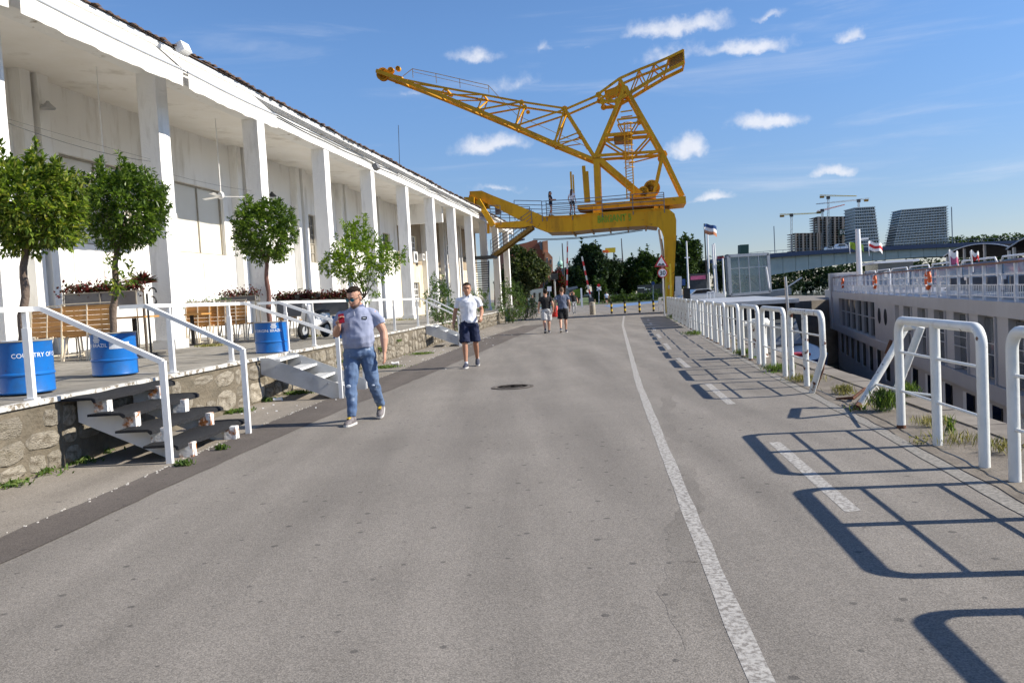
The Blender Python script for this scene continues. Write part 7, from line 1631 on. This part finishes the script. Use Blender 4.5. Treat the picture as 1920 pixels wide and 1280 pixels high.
def person(label, loc, rz, J, st, scale=1.0, detail=1.0, group=None):
    t = thing('person', (0, 0, 0), label, 'person', group); vx = .0085 / detail
    b = MB(); hc = Vector(J['head']); Rm = Matrix.Rotation(J.get('yaw', 0), 3, 'Z') @ Matrix.Rotation(J.get('pitch', 0), 3, 'X')
    HS = 1.07; hp = lambda x, y, z: hc + Rm @ Vector((x, y, z)) * HS; hv = lambda x, y, z: Rm @ Vector((x, y, z)) * HS
    b.loft([(hp(0, yo, z), hv(a, 0, 0), hv(0, bb, 0)) for z, a, bb, yo in HEAD], 16)
    b.loft([(hp(0, -.080, .018), hv(.008, 0, 0), hv(0, .010, 0)), (hp(0, -.098, -.012), hv(.012, 0, 0), hv(0, .016, 0)), (hp(0, -.104, -.03), hv(.017, 0, 0), hv(0, .017, 0)), (hp(0, -.088, -.04), hv(.013, 0, 0), hv(0, .01, 0))], 8)
    blob(b, hp(0, -.082, -.068), hv(.024, 0, 0), hv(0, .014, 0), hv(0, 0, .011)); blob(b, hp(0, -.086, .034), hv(.05, 0, 0), hv(0, .012, 0), hv(0, 0, .009))
    for s_ in (-1, 1): blob(b, hp(s_ * .076, .012, -.012), hv(.010, 0, 0), hv(0, .02, .004), hv(0, 0, .032))
    nk = Vector(J['neck']); limb(b, [hc + Rm @ Vector((0, .012, -.06)), nk + Vector((0, 0, .03)), nk - Vector((0, 0, .06))], [.058, .06 * st.get('neck', 1), .085])
    pel, ch = Vector(J['pelvis']), Vector(J['chest']); bw_ = st.get('w', 1.0); bd = st.get('d', 1.0); belly = st.get('belly', 0.0)
    def torso(mb, e, z0=None):
        up = ch - pel; prof = [(-.16, .150, .112, 0), (-.06, .163, .118, 0), (.05, .160, .118, .3), (.2, .152, .112, .8), (.4, .150, .108, 1.0), (.6, .160, .112, .7), (.8, .174, .118, .3), (.95, .180, .112, 0), (1.06, .165, .098, 0), (1.15, .132, .082, 0), (1.22, .095, .07, 0), (1.28, .07, .06, 0)]
        rings = []
        for q, a, d_, bl in prof:
            if z0 is not None and q < z0: continue
            c = pel + up * q + Vector((0, -belly * bl * .55, 0)); rings.append((c, Vector((a * bw_ + belly * bl * .35 + e, 0, 0)), Vector((0, d_ * bd + belly * bl * .6 + e, 0))))
        mb.loft(rings, 20)
    torso(b, -.03)
    arms = []
    for s_ in ('L', 'R'):
        sh, el, wr = Vector(J['sh' + s_]), Vector(J['el' + s_]), Vector(J['wr' + s_]); ar = st.get('arm', 1.0); arms.append((sh, el, wr))
        limb(b, [nk.lerp(sh, .45) - Vector((0, 0, .05)), sh - Vector((0, 0, .015)), sh.lerp(el, .5), el, el.lerp(wr, .35), wr], [.05, .056 * ar, .05 * ar, .042 * ar, .043 * ar, .027])
        hd, hn, cu_ = J.get('hand' + s_, ((wr - el).normalized(), (1 if s_ == 'L' else -1, 0, 0), .45)); hand(b, wr, hd, hn, 1.0, cu_, 1 if s_ == 'L' else -1)
    lg = st.get('leg', 1.0)
    for s_ in ('L', 'R'):
        hi, kn, an, to = (Vector(J[k + s_]) for k in ('hip', 'kn', 'an', 'to'))
        calf = kn.lerp(an, .3) + Vector((0, .018, 0)); limb(b, [hi, hi.lerp(kn, .5), kn, calf, kn.lerp(an, .75), an], [.085 * lg, .076 * lg, .056 * lg, .058 * lg, .040 * lg, .035 * lg]); limb(b, [an, an.lerp(to, .25) - Vector((0, 0, .02))], [.034, .028])
    organic(b, 'body', st.get('skin', 'skin'), t, vx, 3)
    # shirt
    if st.get('shirt'):
        m = MB(); torso(m, .012, st.get('hem', -.06)); sl = st.get('sleeve', .62)
        limb(m, [arms[0][0] - Vector((-.01, 0, .005)), nk - Vector((0, -.005, .062)), arms[1][0] - Vector((.01, 0, .005))], [.056, .072, .056])
        for sh, el, wr in arms:
            e = sh.lerp(el, sl) if sl <= 1 else el.lerp(wr, sl - 1); pts = [nk.lerp(sh, .4) - Vector((0, 0, .05)), sh - Vector((0, 0, .01)), sh.lerp(e, .5), e] ; ar_ = lerp(1, st.get('arm', 1), .6); limb(m, pts, [.055, .062 * ar_, .063 * ar_, .068 * ar_])
        organic(m, 'shirt', st['shirt'], t, .010 / detail, 2, st.get('fold', .014), 8.0, hash(label) % 50)
        if st.get('collar'):
            m = MB(); n = 16; vs = []; fs = []
            for i in range(n + 1):
                a = lerp(.42, 2 * math.pi - .42, i / n) - math.pi / 2; cx_ = Vector((math.cos(a) * .074, math.sin(a) * .074 + .0, 0)); zf = .018 * math.sin(a)
                for r_, z in ((.90, .030), (1.0, .042), (1.32, -.004), (1.26, -.012)): vs.append(nk + Vector((cx_.x * r_, cx_.y * r_ + .0, z + zf)))
            for i in range(n):
                for q in range(4): fs.append((i * 4 + q, i * 4 + (q + 1) % 4, i * 4 + 4 + (q + 1) % 4, i * 4 + 4 + q))
            m.add(vs, fs); m.build('collar', st['collar'], t, 60)
    # legs wear
    m = MB(); hem = st.get('pant_to', 1.0); lo = st.get('loose', 1.0)
    up = ch - pel; m.loft([(pel + up * q, Vector((a * bw_ + .008 + belly * .10, 0, 0)), Vector((0, d_ * bd + .008 + belly * .12, 0))) for q, a, d_ in ((.10, .150, .108), (0, .160, .118), (-.10, .166, .122), (-.2, .160, .118), (-.27, .10, .09))], 18)
    for s_ in ('L', 'R'):
        hi, kn, an, to = (Vector(J[k + s_]) for k in ('hip', 'kn', 'an', 'to'))
        if hem > 1: pts = [hi - Vector((0, 0, .02)), hi.lerp(kn, .5), kn, kn.lerp(an, .3) + Vector((0, .014, 0)), kn.lerp(an, .7), kn.lerp(an, .97)]; rs = [.104 * lg, .094 * lg, .073 * lg * lo, .071 * lg * lo, .060 * lo, .056 * lo]
        else: e = hi.lerp(kn, hem); pts = [hi - Vector((0, 0, .02)), hi.lerp(e, .5), e]; rs = [.106 * lg, .100 * lg * lo, .096 * lg * lo]
        limb(m, pts, rs)
    organic(m, 'trousers' if hem > 1 else 'shorts', st['pants'], t, .011 / detail, 3, .015, 10.0, 3)
    # shoes
    for s_ in ('L', 'R'):
        an, to = Vector(J['an' + s_]), Vector(J['to' + s_]); f = (to - an); fl = Vector((f.x, f.y, 0)).normalized(); sd_v = Vector((-fl.y, fl.x, 0)); slope = f.z + .055; fd = (fl + Vector((0, 0, (to.z - an.z + .058) / max(.12, Vector((f.x, f.y, 0)).length)))).normalized(); nu = fd.cross(sd_v) * -1
        if nu.z < 0: nu = -nu
        o = an - nu * .035; m = MB(); m.loft([(o - fd * .075 + nu * .0, sd_v * .026, nu * .032), (o - fd * .05 + nu * .012, sd_v * .038, nu * .055), (o + fd * .02 + nu * .012, sd_v * .043, nu * .058), (o + fd * .09 - nu * .004, sd_v * .046, nu * .042), (o + fd * .15 - nu * .014, sd_v * .047, nu * .031), (o + fd * .19 - nu * .02, sd_v * .034, nu * .022), (o + fd * .205 - nu * .024, sd_v * .012, nu * .01)], 14)
        so = m.build('shoe', st.get('shoe', 'shoe_navy'), t, 70); m = MB(); pr = [(-.085, .028), (-.06, .042), (.02, .046), (.1, .050), (.16, .048), (.2, .030), (.21, .012)]
        L_ = [o + fd * x + sd_v * w_ - nu * .05 for x, w_ in pr] + [o + fd * x - sd_v * w_ - nu * .05 for x, w_ in pr[::-1]]; m.prism(L_, nu * .026); m.build('sole', 'sole', so)
        if st.get('lace'): m = MB(); m.obox(o + fd * .085 + nu * .045, fd * .04, sd_v * .016, nu * .008); m.build('laces', st['lace'], so)
        if st.get('sock'): m = MB(); m.tube([an + Vector((0, 0, .0)), an + Vector((0, 0, .05))], .040, 12); m.build('sock', 'polo_white', t, 60)
    # hair
    m = MB(); hs = st.get('hairz', .02); rings = []
    for z, a, bb, yo in ((hs - .05, .058, .045, .060), (hs - .02, .072, .062, .042), (hs + .01, .0775, .078, .028), (max(.06, hs + .012), .0785, .084, .022), (.088, .072, .090, .010), (.114, .054, .071, .008), (.131, .022, .032, .008)): rings.append((hp(0, yo, z), hv(a, 0, 0), hv(0, bb, 0)))
    m.loft(rings, 16); organic(m, 'hair', st.get('hair', 'hair_black'), t, .007 / detail, 1, .007, 55, 1)
    if st.get('longhair'):
        m = MB(); m.loft([(hp(0, .05, .05), hv(.07, 0, 0), hv(0, .05, 0)), (hp(0, .085, -.06), hv(.075, 0, 0), hv(0, .04, 0)), (hp(0, .10, -.2), hv(.07, 0, 0), hv(0, .035, 0)), (hp(0, .09, -.34), hv(.04, 0, 0), hv(0, .02, 0))], 12); m.build('long_hair', st.get('hair', 'hair_black'), t, 70)
    if st.get('fade'):
        m = MB(); m.loft([(hp(0, .022, -.05), hv(.0655, 0, 0), hv(0, .073, 0)), (hp(0, .018, -.01), hv(.0752, 0, 0), hv(0, .083, 0)), (hp(0, .012, .035), hv(.0775, 0, 0), hv(0, .0885, 0))], 16); m.build('shaved_sides', 'shave', t, 60)
    if st.get('beard'):
        m = MB(); m.loft([(hp(0, -.050, -.122), hv(.026, 0, 0), hv(0, .028, 0)), (hp(0, -.036, -.106), hv(.045, 0, 0), hv(0, .049, 0)), (hp(0, -.0205, -.076), hv(.0600, 0, 0), hv(0, .0705, 0)), (hp(0, .0, -.05), hv(.0655, 0, 0), hv(0, .066, 0))], 16); m.build('stubble', 'shave', t, 60)
    for s_ in (-1, 1):
        m = MB(); m.obox(hp(s_ * .030, -.0935, .030), hv(.019, .003, .003 * s_), hv(0, .004, 0), hv(0, 0, .0045)); m.build('eyebrow', st.get('hair', 'hair_black'), t)
        if not st.get('glasses'): m = MB(); blob(m, hp(s_ * .030, -.086, .010), hv(.012, 0, 0), hv(0, .007, 0), hv(0, 0, .006), 8, 5); m.build('eye', 'sign_black', t, 60)
    m = MB(); m.obox(hp(0, -.0945, -.0665), hv(.021, 0, 0), hv(0, .003, 0), hv(0, 0, .003)); m.build('mouth', 'brick_red', t)
    if st.get('glasses'):
        g = MB()
        for s_ in (-1, 1): g.loft([(hp(s_ * .034, -.100, .004), hv(.026, .004 * s_, 0), hv(0, 0, .021)), (hp(s_ * .034, -.104, .004), hv(.026, .004 * s_, 0), hv(0, 0, .021))], 14)
        gl = g.build('sunglasses', 'lens', t, 40); g = MB(); g.tube([hp(-.01, -.104, .01), hp(.01, -.104, .01)], .003, 6)
        for s_ in (-1, 1): g.tube([hp(s_ * .058, -.098, .008), hp(s_ * .08, -.03, .008), hp(s_ * .08, .015, .005)], .003, 6)
        g.build('glasses_frame', 'sign_black', gl)
    t.location = Vector(loc); t.rotation_euler.z = rz; t.scale = (scale,) * 3; return t
# the man looking at his phone
Jm = dict(head=(-.012, -.05, 1.60), yaw=-.38, pitch=.36, neck=(0, .02, 1.475), pelvis=(0, 0, .94), chest=(0, .0, 1.36), shL=(-.20, .0, 1.395), shR=(.20, .02, 1.395), elL=(-.285, -.02, 1.14), wrL=(-.185, -.245, 1.265), handL=((.35, -.25, .9), (.55, -.5, 0.1), .55),
          elR=(.315, .05, 1.14), wrR=(.325, -.03, .885), handR=((.02, -.10, -1), (-1, .1, 0), .35), hipL=(-.098, 0, .90), knL=(-.115, -.12, .50), anL=(-.105, -.20, .088), toL=(-.14, -.39, .03), hipR=(.098, .0, .90), knR=(.135, .04, .50), anR=(.155, .34, .165), toR=(.165, .17, .045))
man = person('man in pale blue polo shirt and ripped jeans looking at a red phone', G(683, 791), -.05, Jm, dict(skin='skin', shirt='polo_blue', collar='collar_navy', sleeve=.60, hem=-.02, pants='denim', pant_to=1.1, loose=.96, shoe='shoe_grey', lace='lace_yellow', hair='hair_black', hairz=.075, fade=1, beard=1, glasses=1, fold=.019, belly=.06, w=1.10, d=1.1, arm=1.22, leg=1.06, neck=1.15), 1.015, 1.25)
def extra(mb, name, mat, parent): return link(name, mb.mesh(name, mat), parent)
m = MB(); c = Vector((-.135, -.285, 1.345)); m.obox(c, (.033, .008, .006), (-.012, .03, .055), (.001, -.006, .003)); ph = thing('mobile_phone', (0, 0, 0), 'red mobile phone held by the man in pale blue', 'phone'); link('case', m.mesh('case', 'phone_red'), ph)
m = MB(); m.obox(c + Vector((.001, .006, 0)), (.029, .0072, .0055), (-.0105, .027, .049), (.0005, .001, 0)); link('screen', m.mesh('screen', 'glass_dark'), ph); ph.location = man.location; ph.rotation_euler = man.rotation_euler; ph.scale = man.scale
m = MB(); m.obox((.115, -.126, 1.335), (.032, .010, 0), (.001, -.003, 0), (0, .006, .018)); extra(m, 'chest_badge', 'sign_black', man)
m = MB(); m.obox((.115, -.1305, 1.335), (.018, .0056, 0), (.001, -.002, 0), (0, .0015, .005)); extra(m, 'badge_word', 'drum_grey', man)
m = MB(); m.obox((-.005, -.128, 1.375), (.004, 0, 0), (0, .004, .001), (0, -.01, .045)); extra(m, 'placket', 'polo_white', man)
for (x, y_, z, a, b) in ((-.125, -.196, .49, .032, .020), (.14, -.030, .53, .030, .020), (-.15, -.135, .72, .014, .028), (.15, -.022, .47, .022, .012)):
    m = MB(); blob(m, (x, y_, z), (a, 0, 0), (0, .010, 0), (0, 0, b), 9, 5); extra(m, 'denim_rip', 'denim_pale', man)
# the man in white
Jw = dict(head=(0, -.03, 1.64), yaw=.05, pitch=.02, neck=(0, .0, 1.50), pelvis=(0, 0, .96), chest=(0, 0, 1.38), shL=(-.20, .0, 1.425), shR=(.20, .0, 1.425), elL=(-.28, .06, 1.17), wrL=(-.325, .0, .93), handL=((-.05, -.12, -1), (1, .1, 0), .5),
          elR=(.285, .08, 1.18), wrR=(.265, -.13, 1.05), handR=((-.1, -.6, -.75), (-.5, .2, -.3), .9), hipL=(-.095, 0, .93), knL=(-.105, -.10, .50), anL=(-.10, -.17, .085), toL=(-.125, -.36, .03), hipR=(.095, 0, .93), knR=(.115, .03, .51), anR=(.12, .30, .14), toR=(.13, .12, .035))
wm = person('man in white polo shirt and navy shorts walking towards the camera', G(884, 688), 0.0, Jw, dict(skin='skin_tan', shirt='polo_white', collar='polo_white', sleeve=.60, hem=-.06, pants='shorts_navy', pant_to=.93, loose=1.12, shoe='shoe_navy', hair='hair_black', hairz=.05, sock=1, w=1.02, arm=1.0, leg=1.0), 1.075, 1.1)
m = MB(); m.obox((-.0, -.116, 1.40), (.004, 0, 0), (0, .004, .001), (0, -.01, .05)); extra(m, 'placket', 'drum_grey', wm)
def walker(armsw=.12, stride=.25, H=1.0, lift=.06):
    return dict(head=(0, .0, 1.62), yaw=0, pitch=0, neck=(0, .02, 1.48), pelvis=(0, 0, .94), chest=(0, 0, 1.36), shL=(-.195, 0, 1.405), shR=(.195, 0, 1.405), elL=(-.27, .05 + armsw * .4, 1.15), wrL=(-.28, -.06 + armsw, .91), elR=(.27, .05 - armsw * .3, 1.15), wrR=(.28, -.08 - armsw, .92),
                hipL=(-.095, 0, .91), knL=(-.10, -.06 - stride * .3, .50), anL=(-.10, -stride * .7, .085), toL=(-.11, -stride * .7 - .18, .03), hipR=(.095, 0, .91), knR=(.10, .02, .50), anR=(.10, stride + .05, .09 + lift), toR=(.105, stride - .12, .03))
person('man in black t-shirt and pale grey shorts walking away', G(1026, 624), math.pi + .05, walker(.1), dict(skin='skin', shirt='tee_black', sleeve=.6, hem=-.05, pants='shorts_grey', pant_to=.95, loose=1.2, shoe='shoe_navy', hair='hair_black', w=1.08, d=1.05, arm=1.12, leg=1.1), 1.03, .8)
person('man in slate blue t-shirt and black shorts walking away', G(1057, 623), math.pi - .06, walker(-.1), dict(skin='skin', shirt='tee_slate', sleeve=.55, hem=-.06, pants='tee_black', pant_to=.9, loose=1.12, shoe='shoe_navy', hair='hair_brown', w=1.06, arm=1.08, leg=1.02), 1.05, .8)
Jh = walker(.1); Jh.update(elL=(-.33, -.06, 1.62), wrL=(-.14, -.08, 1.72), handL=((.7, .2, .5), (0, -.5, -.8), .3))
person('person in dark top and pale trousers with one hand on the head', G(1077, 588), .1, Jh, dict(shirt='tee_black', sleeve=.5, hem=-.05, pants='grey_pants', pant_to=1.1, shoe='shoe_navy', hair='hair_brown'), 1.0, .6)
person('person in white top and black shorts running away in the distance', G(1138, 571.5), math.pi, walker(.2, .35, 1, .25), dict(shirt='polo_white', sleeve=.6, hem=-.04, pants='tee_black', pant_to=.6, shoe='shoe_navy', hair='hair_brown'), .96, .6)
p = Z6(725, 318, .8); fw_ = dict(skin='skin', w=.88, d=.88, arm=.8, leg=.86, longhair=1, shoe='shoe_navy')
Ja = walker(.05, .1, 1, .02); Ja.update(elR=(.25, -.08, 1.15), wrR=(.16, -.28, 1.16), elL=(-.25, -.08, 1.15), wrL=(-.1, -.28, 1.16))
person('woman in black top with long dark hair standing on the crane walkway', p, 1.2, Ja, dict(fw_, shirt='tee_black', sleeve=.3, hem=-.03, pants='shorts_navy', pant_to=.45, hair='hair_black'), .95, .6)
p = Z6(893, 308, .8)
person('woman in white top and dark shorts standing on the crane walkway', p, math.pi - .6, walker(.04, .12, 1, .03), dict(fw_, shirt='polo_white', sleeve=.5, hem=0, pants='tee_black', pant_to=.5, hair='hair_brown'), .98, .6)
p = G(1018, 583)
person('small figure in dark clothes standing by the traffic light', V(1000, 578, 85) * Vector((1, 1, 0)) if False else Vector((V(998, 560, 80).x, 80, 0)), .4, walker(.02, .08), dict(shirt='tee_black', sleeve=1.6, hem=-.05, pants='tee_black', pant_to=1.1, shoe='shoe_navy', hair='hair_black'), .98, .5)
# bag on the shoulder of the woman in black
bpy.context.view_layer.update()
